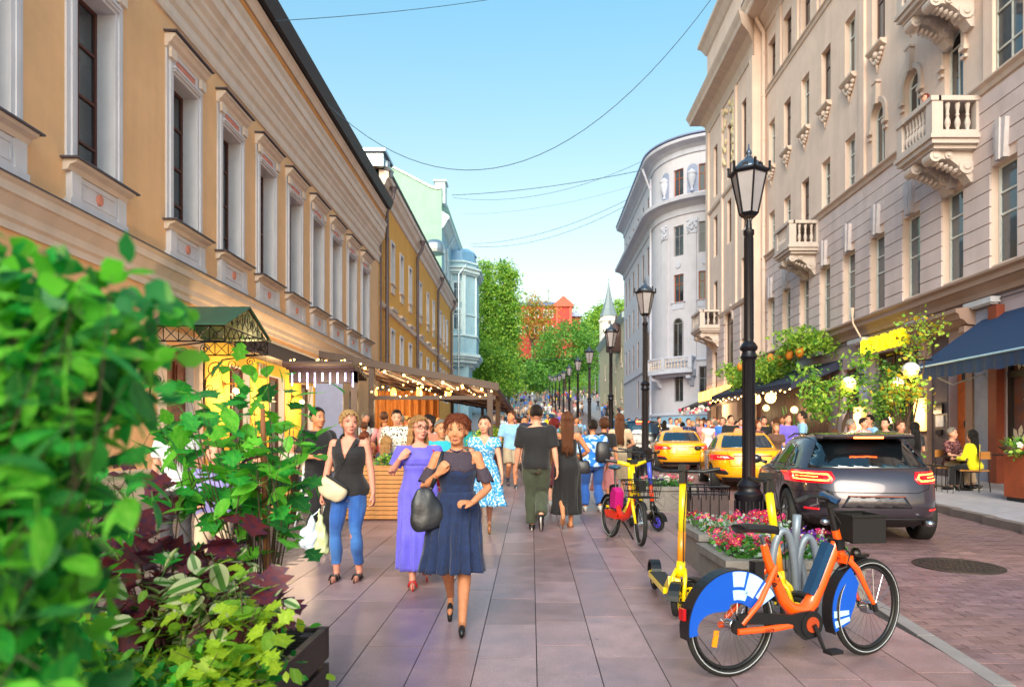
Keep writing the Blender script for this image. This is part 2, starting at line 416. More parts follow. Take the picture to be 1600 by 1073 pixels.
# ================================================================ BUILDING HELPERS
def facade_T(X, sgn):
 """local (s along the street, d out of the wall, z up) -> world; sgn +1: the wall on the left looking to +x"""
 return lambda p: Vector((X+sgn*p[1], p[0], p[2]))
def wall_grid(mb, s0, s1, z0, z1, holes, depth=.35, mi=0, mr=0, d0=0., thick=True):
 """a wall front with real openings: holes = (sa, sb, za, zb)"""
 S = sorted(set([s0, s1]+[h[0] for h in holes]+[h[1] for h in holes])); Z = sorted(set([z0, z1]+[h[2] for h in holes]+[h[3] for h in holes]))
 S = [s for s in S if s0 <= s <= s1]; Z = [z for z in Z if z0 <= z <= z1]
 def inh(s, z): return any(h[0] < s < h[1] and h[2] < z < h[3] for h in holes)
 for i in range(len(S)-1):
  run = None
  for j in range(len(Z)-1):
   solid = not inh((S[i]+S[i+1])/2, (Z[j]+Z[j+1])/2)
   if solid and run is None: run = Z[j]
   if run is not None and (not solid or j == len(Z)-2):
    e = Z[j+1] if solid else Z[j]
    mb.quad((S[i], d0, run), (S[i+1], d0, run), (S[i+1], d0, e), (S[i], d0, e), mi); run = None
 for a, b, c, d in holes:
  mb.quad((a, d0, c), (a, d0, d), (a, d0-depth, d), (a, d0-depth, c), mr)
  mb.quad((b, d0, c), (b, d0-depth, c), (b, d0-depth, d), (b, d0, d), mr)
  mb.quad((a, d0, d), (b, d0, d), (b, d0-depth, d), (a, d0-depth, d), mr)
  mb.quad((a, d0, c), (a, d0-depth, c), (b, d0-depth, c), (b, d0, c), mr)
GLASS = pm('window_glass', '#20262c', rough=.06, var=.5, vs=.6, spec=1.0, col2='#3a4248', cs=.8)
GLASSB = pm('bright_window_glass', '#4b5a66', rough=.05, var=.3, vs=.5, spec=1.0)
CURT = pm('net_curtain', '#b9b4a6', rough=.9, var=.1, wave=1, bump=.6, wvs=9)
def window_mesh(w, h, dep, frame_mb, pane_mb, bars_v=(.5,), bars_h=(.72,), fw=.07, bw=.045, arch=0, mi=0):
 """frame and panes in local coordinates: s in -w/2..w/2, z 0..h, set back by dep"""
 a, b = -w/2, w/2; d0, d1 = -dep-.03, -dep+.03
 if arch:
  N_ = 10; rr = w/2
  out = [(a, 0), (b, 0), (b, h-rr)]+[(rr*math.cos(math.pi*i/N_), h-rr+rr*math.sin(math.pi*i/N_)) for i in range(1, N_)]+[(a, h-rr)]
  inn = [(x*(1-2*fw/w), fw if z == 0 else (z if z <= h-rr else h-rr+(z-h+rr)*(1-2*fw/w))) for x, z in out]
  for i in range(len(out)):
   p, q, r_, s_ = out[i], out[(i+1) % len(out)], inn[(i+1) % len(out)], inn[i]
   frame_mb.prism([p, q, r_, s_], d0, d1, 'y', mi)
  pane_mb.prism(inn, -dep-.012, -dep-.002, 'y')
  frame_mb.box((a+fw, d0+.005, h-rr-bw/2), (b-fw, d1-.004, h-rr+bw/2), mi)
  frame_mb.box((-bw/2, d0+.006, fw), (bw/2, d1-.006, h-rr), mi)
  return
 frame_mb.box((a, d0, 0), (a+fw, d1, h), mi); frame_mb.box((b-fw, d0, 0), (b, d1, h), mi)
 frame_mb.box((a+fw, d0+.001, h-fw), (b-fw, d1-.001, h), mi); frame_mb.box((a+fw, d0+.001, 0), (b-fw, d1-.001, fw), mi)
 xs = [a+fw]+[a+w*t for t in bars_v]+[b-fw]; zs = [fw]+[h*t for t in bars_h]+[h-fw]
 for t in bars_v: frame_mb.box((a+w*t-bw/2, d0+.006, fw), (a+w*t+bw/2, d1-.003, h-fw), mi)
 for t in bars_h: frame_mb.box((a+fw, d0+.004, h*t-bw/2), (b-fw, d1+.004, h*t+bw/2), mi)
 pane_mb.box((a+fw-.01, -dep-.014, fw-.01), (b-fw+.01, -dep-.004, h-fw+.01))
def downpipe(parent, T, s, d, ztop, zbot, mt, r=.055):
 mb = MB(T); mb.tube([(s, d+.35, ztop+.35), (s, d+.33, ztop+.1), (s, d, ztop-.5), (s, d, zbot)], r, 10)
 for z in np.arange(zbot+1, ztop-.6, 2.1): mb.tube([(s, d, z-.03), (s, d, z+.03)], r*1.25, 10)
 mb.tube([(s, d+.35, ztop+.3), (s, d+.35, ztop+.62)], [r*1.1, r*2.1], 10)
 return mb.build('downpipe', mt, parent, smooth=True, auto=35)
# ================================================================ ORANGE BUILDING (left)
def stucco(nm, c, **k): return pm(nm, c, rough=.85, var=.07, vs=1.2, bump=.2, bs=60, streak=k.pop('streak', .1)*.7, **k)
OR = stucco('orange_stucco', '#f6c492'); CREAM = stucco('cream_stucco', '#e8d6c8', streak=.14); WHT = stucco('white_reveal', '#dedde6', streak=.1)
SALM = pm('salmon_paint', '#e0907c', rough=.8); TIN = pm('lead_flashing', '#5d5862', rough=.55, metal=.3); BRNW = pm('brown_window_frame', '#5a3026', rough=.5)
EAVE = pm('black_eave', '#241f2b', rough=.5); OR2 = stucco('deep_orange_stucco', '#d8944e', streak=.3)
orb = thing('orange_building', 'long orange and cream classical building with pink window panels', 'building', (-8, 12, g(12)))
orb.location = (0, 0, 0)
T = facade_T(-8.0, 1)
wc = [7.7, 10.2, 12.9, 16.22]+[16.22+2.515*i for i in range(1, 8)]
HW, ZS, ZL = .56, 6.42, 9.72
mb = MB(T)
holes = [(c-HW, c+HW, ZS, ZL) for c in wc]
wall_grid(mb, 4.0, 37.0, 4.8, 14.0, holes, .38, 0, 1)
DOORS = [(15.25, 16.7, .3, 3.7)]
GW = [(7.5, 9.0, 1.2, 3.7), (11.2, 12.4, 1.2, 3.7), (18.6, 20.0, 1.1, 3.6), (21.4, 22.8, 1.1, 3.6), (24.4, 25.8, 1.1, 3.6), (27.6, 29, 1.2, 3.6), (31, 32.4, 1.4, 3.8)]
wall_grid(mb, 4.0, 37.0, -.1, 4.8, DOORS+GW, .3, 0, 1)
mb.box((4, -14, -.1), (37, -.6, 14.0), 0)
mb.build('wall', [OR, WHT], orb)
mb = MB(T)   # plinth of the ground floor
for a, b in ((4, 15.2), (16.75, 37)): mb.box((a, 0, 0), (b, .06, 1.0))
mb.build('plinth', CREAM, orb)
mb = MB(T)   # cornice between the storeys
prof = [(0, 4.8), (.05, 4.8), (.05, 4.92), (.1, 4.97), (.1, 5.1), (.22, 5.26), (.27, 5.28), (.27, 5.42), (.33, 5.47), (.33, 5.5), (0, 5.6)]
mb.sweep(prof, [(4, 0, 0, 1), (37, 0, 0, 1)]); mb.build('band_cornice', CREAM, orb)
mb = MB(T); mb.sweep([(0, 5.603), (.335, 5.502), (.355, 5.49), (.355, 5.512), (0, 5.625)], [(4, 0, 0, 1), (37, 0, 0, 1)]); mb.build('band_flashing', TIN, orb)
mb = MB(T)
prof = [(0, 10.9), (.05, 10.92), (.07, 11.02), (.07, 11.2), (.13, 11.3), (.15, 11.42), (.03, 11.45), (.03, 11.72), (.07, 11.74), (.09, 11.86), (.17, 11.98), (.17, 12.1), (.24, 12.18), (.28, 12.22),
  (.3, 12.5), (.35, 12.54), (.35, 12.78), (.41, 12.9), (.43, 12.98), (0, 13.03)]
mb.sweep(prof, [(4, 0, 0, 1), (37, 0, 0, 1)]); mb.build('cornice', CREAM, orb)
mb = MB(T); mb.sweep([(0, 13.04), (.3, 13.04), (.3, 13.38), (0, 13.4)], [(4, 0, 0, 1), (37, 0, 0, 1)]); mb.build('attic_strip', OR2, orb)
mb = MB(T); mb.sweep([(0, 13.4), (.34, 13.4), (.42, 13.58), (.46, 13.62), (.46, 13.7), (0, 13.74)], [(4, 0, 0, 1), (37, 0, 0, 1)]); mb.build('upper_moulding', CREAM, orb)
mb = MB(T); mb.sweep([(-.1, 13.75), (.62, 13.75), (.78, 14.15), (.74, 14.2), (-4.0, 15.9), (-4, 13.75)], [(4, 0, 0, 1), (37, 0, 0, 1)]); mb.build('roof', EAVE, orb)
# one upper window with its surround, then copies
def left_window():
 w = obj('window', None, orb, (-8.0, 0, 0)); w.empty_display_size = .1
 t = lambda p: Vector((p[1], p[0], p[2]))
 m = MB(t); H = HW
 for s in (-1, 1):                                   # fluted jamb mouldings
  for a, b, d in ((H, H+.09, .05), (H+.09, H+.17, .075), (H+.17, H+.27, .04)):
   m.box((min(s*a, s*b), 0, ZS-.02), (max(s*a, s*b), d, 10.2))
 m.box((-H-.0, 0, ZL), (H, .06, ZL+.06)); m.box((-H-.05, 0, ZL+.06), (H+.05, .11, ZL+.11)); m.box((-H-.08, 0, ZL+.11), (H+.08, .14, ZL+.15))
 m.box((-H+.1, 0, 10.12), (H-.1, .05, 10.2))
 for a in (-H, H-.1): m.box((a, 0, ZL+.15), (a+.1, .05, 10.2))
 m.build('surround', WHT, w)
 m = MB(t); m.box((-H+.1, 0, ZL+.17), (H-.1, .03, 10.12)); m.build('panel', SALM, w)
 m = MB(t)
 prof = [(0, 10.2), (.06, 10.2), (.08, 10.27), (.15, 10.32), (.2, 10.4), (.24, 10.42), (.24, 10.48), (0, 10.5)]
 m.sweep(prof, [(-H-.3, 0, 0, 1), (H+.3, 0, 0, 1)])
 for s in (-1, 1): m.box((min(s*(H+.02), s*(H+.26)), .07, 9.98), (max(s*(H+.02), s*(H+.26)), .14, 10.2))
 m.build('hood', CREAM, w)
 m = MB(t); m.box((-H-.36, 0, 10.5), (H+.36, .3, 10.53)); m.build('hood_flashing', TIN, w)
 m = MB(t); m.sweep([(0, ZS-.22), (.09, ZS-.2), (.13, ZS-.12), (.24, ZS-.08), (.26, ZS-.03), (0, ZS-.03)], [(-H-.33, 0, 0, 1), (H+.33, 0, 0, 1)]); m.build('sill', CREAM, w)
 m = MB(t); m.box((-H-.4, -.37, ZS-.03), (H+.4, .31, ZS)); m.build('sill_flashing', TIN, w)
 m = MB(t); m.box((-H-.24, 0, 5.62), (H+.24, .08, ZS-.22)); m.box((-H-.3, 0, 5.6), (H+.3, .13, 5.74)); m.box((-H-.25, .08, 5.74), (-H-.0, .12, ZS-.22)); m.box((H, .08, 5.74), (H+.25, .12, ZS-.22))
 m.box((-H+.05, .08, 5.82), (H-.05, .1, 5.85)); m.box((-H+.05, .08, 6.1), (H-.05, .1, 6.13)); m.box((-H+.05, .08, 5.85), (-H+.08, .1, 6.1)); m.box((H-.08, .08, 5.85), (H-.05, .1, 6.1))
 m.build('apron', WHT, w)
 m = MB(); mm = Matrix.Translation((.1, 0, 5.975)) @ Matrix.Rotation(rad(90), 4, 'Y')
 m.lathe([(.1, -.02), (.1, .02), (0, .025)], 20, 0, mm, sx=1.0, sy=.8); m.build('medallion', SALM, w)
 f = MB(t); p_ = MB(t); f2 = MB();
 fr = MB(); pn = MB(); window_mesh(2*H, ZL-ZS, .33, fr, pn, (.5,), (.2, .46, .74), .07, .05)
 for q in fr.v: f.v.append(tuple(t(q)+Vector((0, 0, ZS))))
 f.f = fr.f; f.m = fr.m
 for q in pn.v: p_.v.append(tuple(t(q)+Vector((0, 0, ZS))))
 p_.f = pn.f; p_.m = pn.m
 ff = f.build('frame', BRNW, w); p_.build('pane', GLASS, ff)
 c = MB(t)
 for s in (-1, 1): c.box((min(s*H, s*(H-.24)), -.37, ZS+.05), (max(s*H, s*(H-.24)), -.365, ZL-.1))
 return w
w0 = left_window(); w0.location.y = wc[0]
for c in wc[1:]: copy_tree(w0, orb, (-8.0, c, 0))
# ground-floor windows, door
for i, h in enumerate(GW):
 fr = MB(T); pn = MB(T); f0, p0 = MB(), MB(); window_mesh(h[1]-h[0], h[3]-h[2], .22, f0, p0, (.5,), (.7,), .09, .06)
 cs = (h[0]+h[1])/2
 for a, b in ((f0, fr), (p0, pn)): b.add([(v[0]+cs, v[1], v[2]+h[2]) for v in a.v], a.f)
 fo = fr.build('ground_window', BRNW, orb); pn.build('pane', GLASS, fo)
DW = pm('dark_red_wood', '#6b2d1e', rough=.45, var=.3, vs=9, wave=1, bump=.3)
mb = MB(T); a, b = DOORS[0][:2]
mb.box((a, -.28, .35), (b, -.2, 3.65))
for k in range(2):
 s0 = a+.06+k*(b-a)/2
 for z0, z1 in ((.55, 1.2), (1.35, 2.3), (2.45, 3.4)): mb.box((s0+.08, -.2, z0), (s0+(b-a)/2-.2, -.16, z1)); mb.box((s0+.14, -.16, z0+.07), (s0+(b-a)/2-.26, -.13, z1-.07))
dr = mb.build('door', DW, orb)
mb = MB(T); mb.tube([(16.0, -.14, 1.3), (16.0, -.09, 1.35), (16.0, -.09, 1.65), (16.0, -.14, 1.7)], .012, 8); mb.build('handle', pm('brass', '#b08a3c', rough=.3, metal=1), dr)
mb = MB(T); mb.box((15.05, 0, .3), (15.23, .12, 3.8)); mb.box((16.72, 0, .3), (16.9, .12, 3.8)); mb.box((15.05, 0, 3.8), (16.9, .14, 4.0)); mb.build('door_surround', CREAM, orb)
BRONZ = pm('drainpipe_grey', '#6a6068', rough=.5, metal=.4)
downpipe(orb, T, 36.9, .12, 13.2, .5, BRONZ)
# cafe front panel under the band, the yellow lamplight put into its colour
YW = stucco('yellow_lit_wall', '#e8b93c', streak=.05)
mb = MB(T); wall_grid(mb, 17.2, 26.5, .9, 4.2, [h for h in GW if 17.3 < h[0] < 25], .02, 0, 0, .03)
mb.box((17.2, .0, 4.2), (26.5, .05, 4.3)); mb.build('cafe_front', YW, orb)
# ================================================================ YELLOW BUILDING (left, further)
YE = stucco('yellow_stucco', '#f4b04e'); yel = thing('yellow_building', 'yellow plastered building between the orange house and the pale blue bay tower', 'building')
YT = facade_T(-8.0, 1); S0, S1 = 37.0, 72.0
gx = lambda px: 8800./(830-px)
ycs = [gx(613), gx(627), gx(640.5), gx(656.5), gx(668), gx(677), gx(687.5), gx(693), gx(698)]
hol = []
for c in ycs: hol += [(c-.42, c+.42, 10.6, 12.9), (c-.42, c+.42, 5.2, 7.9)]
mb = MB(YT); wall_grid(mb, S0, S1, 0, 15.3, hol, .22, 0, 1); mb.box((S0, -12, 0), (S1, -.4, 15.3), 0); mb.build('wall', [YE, WHT], yel)
mb = MB(YT); mb.sweep([(0, 14.6), (.1, 14.65), (.14, 14.95), (.3, 15.1), (.42, 15.4), (.5, 15.45), (.5, 15.75), (0, 15.9)], [(S0, 0, 0, 1), (S1, 0, 0, 1)]); mb.build('cornice', CREAM, yel)
mb = MB(YT); mb.sweep([(-.1, 15.9), (.55, 15.76), (.58, 15.85), (.55, 15.95), (-5, 18.3), (-5, 15.9)], [(S0, 0, 0, 1), (S1, 0, 0, 1)]); mb.build('roof', EAVE, yel)
mb = MB(YT); mb.sweep([(0, 8.7), (.12, 8.75), (.18, 8.95), (0, 9.0)], [(S0, 0, 0, 1), (S1, 0, 0, 1)]); mb.build('string_course', CREAM, yel)
def small_window(parent, T, c, z0, z1, hw, dep, fm, pmn, hood=True, bars=((.5,), (.65,)), sill_m=None, sur=None, arch=0):
 f0, p0 = MB(), MB(); window_mesh(2*hw, z1-z0, dep, f0, p0, bars[0], bars[1], .07, .045, arch)
 fr = MB(T); fr.add([(v[0]+c, v[1], v[2]+z0) for v in f0.v], f0.f)
 pn = MB(T); pn.add([(v[0]+c, v[1], v[2]+z0) for v in p0.v], p0.f)
 fo = fr.build('window', fm, parent)
 pn.build('pane', pmn, fo)
 if sur:
  s = MB(T)
  s.box((c-hw-.14, 0, z0), (c-hw, .06, z1)); s.box((c+hw, 0, z0), (c+hw+.14, .06, z1)); s.box((c-hw-.14, 0, z1), (c+hw+.14, .07, z1+.14)); s.build('surround', sur, fo)
 if hood:
  s = MB(T); s.sweep([(0, z0-.1), (.12, z0-.08), (.15, z0-.02), (0, z0-.0)], [(c-hw-.2, 0, 0, 1), (c+hw+.2, 0, 0, 1)])
  s.box((c-hw-.08, 0, z0-.55), (c+hw+.08, .06, z0-.1)); s.build('sill', sill_m or CREAM, fo)
 return fo
GRYF = pm('grey_window_frame', '#8a8890', rough=.6)
for c in ycs:
 small_window(yel, YT, c, 10.6, 12.9, .42, .16, BRNW, GLASS, True, ((.5,), (.65,)), None, WHT)
 small_window(yel, YT, c, 5.2, 7.9, .42, .16, GRYF, GLASSB, False, ((.5,), (.65,)), None, WHT)
 mb = MB(YT); mb.sweep([(0, 9.0), (.2, 9.05), (.24, 9.18), (0, 9.2)], [(c-.75, 0, 0, 1), (c+.75, 0, 0, 1)]); mb.build('bracket_shelf', CREAM, yel)
for px in (599, 648, 681, 702): downpipe(yel, YT, gx(px), .2, 14.7, 1.0, BRONZ, .1)
mb = MB(YT); mb.cbox((gx(657), .35, 6.0), (.9, .5, .8));
for i in range(6): mb.cbox((gx(657)-.4+i*.16, .61, 6.0), (.06, .03, .7))
mb.build('air_conditioner', pm('conditioner_grey', '#6b5a58', rough=.6), yel)
mb = MB(YT); mb.lathe([(.3, 0), (.42, .3), (.2, .5), (.2, .8)], 12, 0, Matrix.Translation((37.4, .3, 15.6))); mb.build('rain_hopper', pm('galvanised_steel', '#9fb0bd', rough=.35, metal=.8), yel)
mb = MB(YT); mb.box((36.6, -1.0, 15.9), (38.4, .3, 16.6)); mb.box((36.4, -1.2, 16.6), (38.6, .45, 16.75)); mb.build('dormer', pm('galvanised_steel', '#9fb0bd'), yel)
# ================================================================ PALE BLUE / MINT BUILDING
MINT = stucco('mint_brick', '#8db5a6', streak=.12); PBL = stucco('pale_blue_stucco', '#9ec3d2', streak=.14); WB = stucco('white_blue_trim', '#c4dbe2', streak=.1)
mint = thing('mint_building', 'tall mint green and pale blue corner house with a bay tower above the yellow roofs', 'building')
mb = MB()
# gable wall towards the camera, with a sloping parapet
gy_ = 72.05
def wz(px, py): w_ = W(px, py, gy_); return w_.x, w_.z
poly = [wz(560, 690), wz(690, 690), wz(690, 295), wz(683, 296), wz(672, 293), wz(640, 276), wz(600, 256), wz(560, 232)]
mb.prism([(a, max(b, .5)) for a, b in poly], gy_, 100, 'y'); mb.build('gable_wall', MINT, mint)
mb = MB()
for (a, b), (c, d) in zip(poly[2:7], poly[3:8]): mb.prism([(a, b), (c, d), (c, d+.18), (a, b+.18)], gy_-.15, gy_+.5, 'y')
mb.build('parapet_flashing', pm('galvanised_steel', '#9fb0bd'), mint)
mb = MB()
x, z = wz(687, 300); mb.box((x-.55, 72.5, z-1), (x+.5, 74, z+1.2)); mb.box((x-.7, 72.35, z+1.2), (x+.65, 74.15, z+1.4)); mb.build('chimney', WB, mint)
MT = facade_T(-9.15, 1)
mb = MB(MT)
hl = [(s-.5, s+.5, z, z+2.2) for s in (76, 80, 84) for z in (4, 9, 14, 19)]
mb.box((72.1, -.4, 0), (104, .0, 24.4)); mb.build('side_wall', PBL, mint)
mb = MB(MT);
for z in (8.0, 13.2, 18.3): mb.sweep([(0, z), (.25, z+.1), (.3, z+.3), (0, z+.35)], [(72.1, 0, 0, 1), (104, 0, 0, 1)])
mb.sweep([(0, 23.4), (.2, 23.6), (.6, 24.3), (.75, 24.4), (.75, 24.7), (0, 25.2)], [(72.1, 0, 0, 1), (104, 0, 0, 1)]); mb.build('side_cornice', WB, mint)
for s in (75, 78.2):
 for z in (4, 9, 14.2, 19.4): small_window(mint, MT, s, z, z+2.3, .5, -.05, WB, GLASSB, True, sill_m=WB, sur=WB)
# the bay tower: three-sided, richly moulded
def prism_tower(mb, pts, z0, z1, mi=0): mb.prism(pts, z0, z1, 'z', mi)
B0 = [(-9.15, 80.0), (-7.7, 80.0), (-6.35, 81.6), (-6.35, 85.5), (-7.7, 87), (-9.15, 87)]
mb = MB(); prism_tower(mb, B0, 11.2, 22.0); mb.prism([(-9.1, 81), (-7.2, 81), (-7.2, 86), (-9.1, 86)], 0, 11.2, 'z'); mb.build('bay', PBL, mint)
def off(p, k, c=(-9.15, 83.5)): return [(c[0]+(x-c[0])*(1+k) if x > -9.1 else x, c[1]+(y-c[1])*(1+k)) for x, y in p]
mb = MB()
for z0, z1, k in ((11.0, 11.25, .1), (11.25, 11.6, .16), (13.6, 13.8, .05), (16.0, 16.1, .04), (20.6, 20.8, .08), (20.8, 21.2, .14), (21.2, 21.4, .2), (21.95, 22.15, .06)): prism_tower(mb, off(B0, k), z0, z1)
for z0, k in ((10.6, .02), (10.2, -.15), (9.8, -.3)): prism_tower(mb, off(B0, k), z0, z0+.42)
for (a, b) in ((-9.05, 79.9), (-7.75, 79.9), (-7.55, 80.05), (-6.4, 81.45)): mb.box((a-.1, b-.08, 13.8), (a+.1, b+.08, 20.6))
mb.build('bay_moulding', WB, mint)
mb = MB(); prism_tower(mb, off(B0, -.1), 22.1, 23.4); mb.lathe([(1.5, 23.4), (1.2, 23.9), (.5, 24.3), (.0, 24.4)], 12, 0, Matrix.Translation((-7.9, 83.5, 0))); mb.build('bay_roof', pm('slate_blue_metal', '#6f9fc4', rough=.5), mint)
BT = lambda p: Vector((-8.42+p[0], 80.0-p[1], p[2]))
for z in (14.3, 17.4): small_window(mint, BT, 0, z, z+2.3, .42, -.04, WB, GLASSB, False, sur=WB)
# iron work and a blue gallery lower on the facade
mb = MB(MT); mb.box((88, 0, 5.5), (100, 1.2, 5.9)); mb.box((79, 0, 4.5), (90, 1.6, 4.8)); mb.build('gallery', WB, mint)
mb = MB(MT)
mb.tube([(75.5, .9, 23.6), (74.5, .3, 22.0), (74.5, .2, 2)], .1, 8); mb.tube([(79.6, 1.8, 21.6), (79.2, 1.0, 20.4), (79.2, 1.0, 3)], .1, 8); mb.build('downpipe', pm('galvanised_steel', '#9fb0bd'), mint)
mb = MB()   # round dish-like dormer on the yellow roof edge
c = W(679, 388, 66)
mb.lathe([(.9, -.5), (.95, -.2), (.95, .3), (.6, .7), (0, .85)], 16, 0, Matrix.Translation(c)); o = mb.build('round_dormer', pm('galvanised_steel', '#9fb0bd'), yel)
# ================================================================ BEIGE BUILDING (right)
BG = stucco('beige_stucco', '#dfc8bb', streak=.14); BGS = pm('rusticated_stone', '#d0c0bf', rough=.8, var=.12, vs=.8, bump=.15, bs=40, streak=.12); BGT = stucco('beige_trim', '#cdbbb0', streak=.16)
BGD = stucco('brown_band', '#9c8478', streak=.15); GRND = stucco('mauve_ground_wall', '#a89aa4', streak=.1); WF = pm('white_window_frame', '#d8dcd8', rough=.5)
KEY = pm('white_keystone', '#c3bcc0', rough=.8, bump=.2); DKW = pm('dark_window_frame', '#6a5148', rough=.5)
XR = 11.5; beg = thing('beige_building', 'large beige stone building with balconies, rusticated first floor and heavy cornice', 'building')
RT = facade_T(XR, -1); WT = facade_T(XR-.5, -1)
SB = 34.7
def spandrel(T, c, hw, zs, zt, dep, mt, nn=12):
 m = MB(T)
 for j in range(nn):
  a, b = math.pi*j/nn, math.pi*(j+1)/nn; x0, x1 = hw*math.cos(a), hw*math.cos(b)
  m.prism([(c+x0, zs+hw*math.sin(a)), (c+x0, zt+.001), (c+x1, zt+.001), (c+x1, zs+hw*math.sin(b))], -dep, -.002, 'y')
 m.build('arch_head', mt, beg)
k_c = [19.16+2.077*k for k in range(-4, 7)]   # 10.9 ... 31.6
k_c = k_c + [33.65]
H1 = .5
r1 = [(c-H1, c+H1, 5.95, 8.42) for c in k_c]
r2 = []; r2a = [c for c in k_c[1:7] if c < 23.6 and c > 17.5]
for i, c in enumerate(k_c):
 if c < 17.5: r2.append((c-.62, c+.62, 10.6, 13.0))
 elif c < 23.6: r2.append((c-.42, c+.42, 10.6, 12.78))       # arched: the arch is added above
 else: r2.append((c-.4, c+.4, 10.6, 12.55))
r3 = [(c-.42, c+.42, 14.65, 16.9) for c in k_c]
r4 = [(c-.5, c+.5, 18.75, 20.8) for c in k_c]
gh = [(14.2, 17.05, .55, 4.0), (18.55, 19.35, .3, 4.1), (20.9, 23.6, 1.2, 4.5), (24.7, 26.0, 1.0, 4.2), (27.4, 29.6, .8, 4.0), (30.6, 33.4, .8, 4.0)]
mb = MB(RT)
wall_grid(mb, 6, SB, 5.7, 24, r1+r2+r3+r4, .32, 0, 0)
mb.box((6, -12, 0), (SB, -.5, 24.5), 0)
for c in r2a:                                                    # arch heads cut as fans of wall: fill the corners above the arch
 pass
mb.build('wall', BG, beg)
mb = MB(RT); wall_grid(mb, 6, SB, .0, 5.7, gh, .35, 0, 0); mb.build('ground_wall', GRND, beg)
# rusticated blocks of the first floor: separate stones, 0.41 m courses
def stones(T, s0, s1, z0, z1, course, holes, d, nm='stone_block', L=1.45, cap=230):
 n = 0; z = z0; row = 0
 cuts0 = sorted(set([s0, s1]))
 while z < z1-.05:
  zt = min(z+course, z1); segs = [(s0, s1)]
  for a, b, c, e in holes:
   if c < zt-.04 and e > z+.04:
    ns = []
    for p, q in segs:
     if b <= p or a >= q: ns.append((p, q)); continue
     if a > p: ns.append((p, a))
     if b < q: ns.append((b, q))
    segs = ns
  for p, q in segs:
   m = max(1, round((q-p)/L));
   for i in range(m):
    a, b = p+(q-p)*i/m, p+(q-p)*(i+1)/m
    mb = MB(T); mb.box((a+.002, 0, z+.014), (b-.002, d+R.uniform(-.004, .004), zt-.014))
    if b-a > .1: mb.build(nm, BGS, beg); n += 1
  z = zt; row += 1
 return n
WFr, WD = .12, .05
n1 = stones(RT, 14.0, SB, 5.78, 10.35, .412, [(a-.0, b+.0, c-.0, d+.0) for a, b, c, d in r1 if b > 14], .05)
for c in k_c:     # first-floor windows
 if c > 13: small_window(beg, RT, c, 5.95, 8.42, H1-.02, .2, WF, GLASSB, False, ((.3,), (.5, .72)))
 if c > 13 and c < 34:
  m = MB(RT); m.prism([(c-.16, 8.42), (c+.16, 8.42), (c+.24, 9.35), (c-.24, 9.35)], 0, .16, 'y'); m.prism([(c-.05, 8.4), (c+.05, 8.4), (c+.08, 9.4), (c-.08, 9.4)], .16, .2, 'y'); m.build('keystone', KEY, beg)
for i, c in enumerate(k_c):
 z0, z1 = r2[i][2:]
 if c in r2a: spandrel(RT, c, .42, 12.35, 12.78, .32, BG)
 if c in r2a:
  # round head: recess ring and arch window in front of a niche cut into the wall
  m = MB(RT); hw = .42; nn = 14
  ring = [(hw*math.cos(math.pi*j/nn), 12.35+hw*math.sin(math.pi*j/nn)) for j in range(nn+1)]
  r_o = [((hw+.16)*math.cos(math.pi*j/nn), 12.35+(hw+.16)*math.sin(math.pi*j/nn)) for j in range(nn+1)]
  for j in range(nn): m.prism([ring[j], ring[j+1], r_o[j+1], r_o[j]][::1] and [(c+a, b) for a, b in (ring[j], ring[j+1], r_o[j+1], r_o[j])], 0, .07, 'y')
  for s in (-1, 1):
   m.box((c+min(s*hw, s*(hw+.16)), 0, 12.0), (c+max(s*hw, s*(hw+.16)), .07, 12.35)); m.box((c+min(s*(hw-.02), s*(hw+.22)), 0, 11.9), (c+max(s*(hw-.02), s*(hw+.22)), .12, 12.02)); m.box((c+min(s*(hw), s*(hw+.2)), 0, 11.7), (c+max(s*(hw), s*(hw+.2)), .09, 11.78))
  m.prism([(c-.08, 12.72), (c+.08, 12.72), (c+.12, 13.4), (c-.12, 13.4)], 0, .15, 'y'); m.box((c-.17, 0, 13.4), (c+.17, .18, 13.47)); m.build('arch_surround', BGT, beg)
  small_window(beg, RT, c, 10.6, 12.35+hw-.01, hw, .17, WF, GLASS, False, arch=1)
 else:
  hw = (r2[i][1]-r2[i][0])/2
  small_window(beg, RT, c, z0, z1, hw-.01, .2, WF if c < 17.5 or i % 3 else DKW, GLASSB if c < 17.5 or i % 2 else GLASS, False, ((.5,), (.3, .7)))
 if c > 13:
  fo = small_window(beg, RT, c, 14.65, 16.9, .41, .2, WF if i % 2 else DKW, GLASS if i % 2 else GLASSB, False, ((.5,), (.7,)))
  m = MB(RT); m.sweep([(0, 14.45), (.12, 14.5), (.2, 14.58), (.2, 14.65), (0, 14.65)], [(c-.52, 0, 0, 1), (c+.52, 0, 0, 1)]); m.build('sill', BGT, fo)
  m = MB(RT)   # swag under the sill
  for j in range(9):
   t = j/8; x = c-.36+.72*t; z = 14.38-.3*math.sin(math.pi*t); m.ball((x, .07, z), (.085, .08, .09-.02*abs(t-.5)), 6, k=5)
  m.tube([(c, .06, 14.2), (c, .05, 13.75)], [.07, .02], 6); m.ball((c, .1, 14.34), (.12, .1, .12), 8, k=6)
  m.build('swag', BGT, fo, smooth=True)
 if c > 20: small_window(beg, RT, c, 18.75, 20.8, .49, .24, DKW, GLASS, False, ((.5,), (.7,)))
def band(T, prof, s0, s1, nm, mt): m = MB(T); m.sweep(prof, [(s0, 0, 0, 1), (s1, 0, 0, 1)]); return m.build(nm, mt, beg)
band(RT, [(0, 5.2), (.06, 5.22), (.08, 5.35), (.2, 5.5), (.26, 5.52), (.26, 5.66), (.34, 5.72), (.34, 5.78), (0, 5.84)], 6, SB, 'band_cornice', BGD)
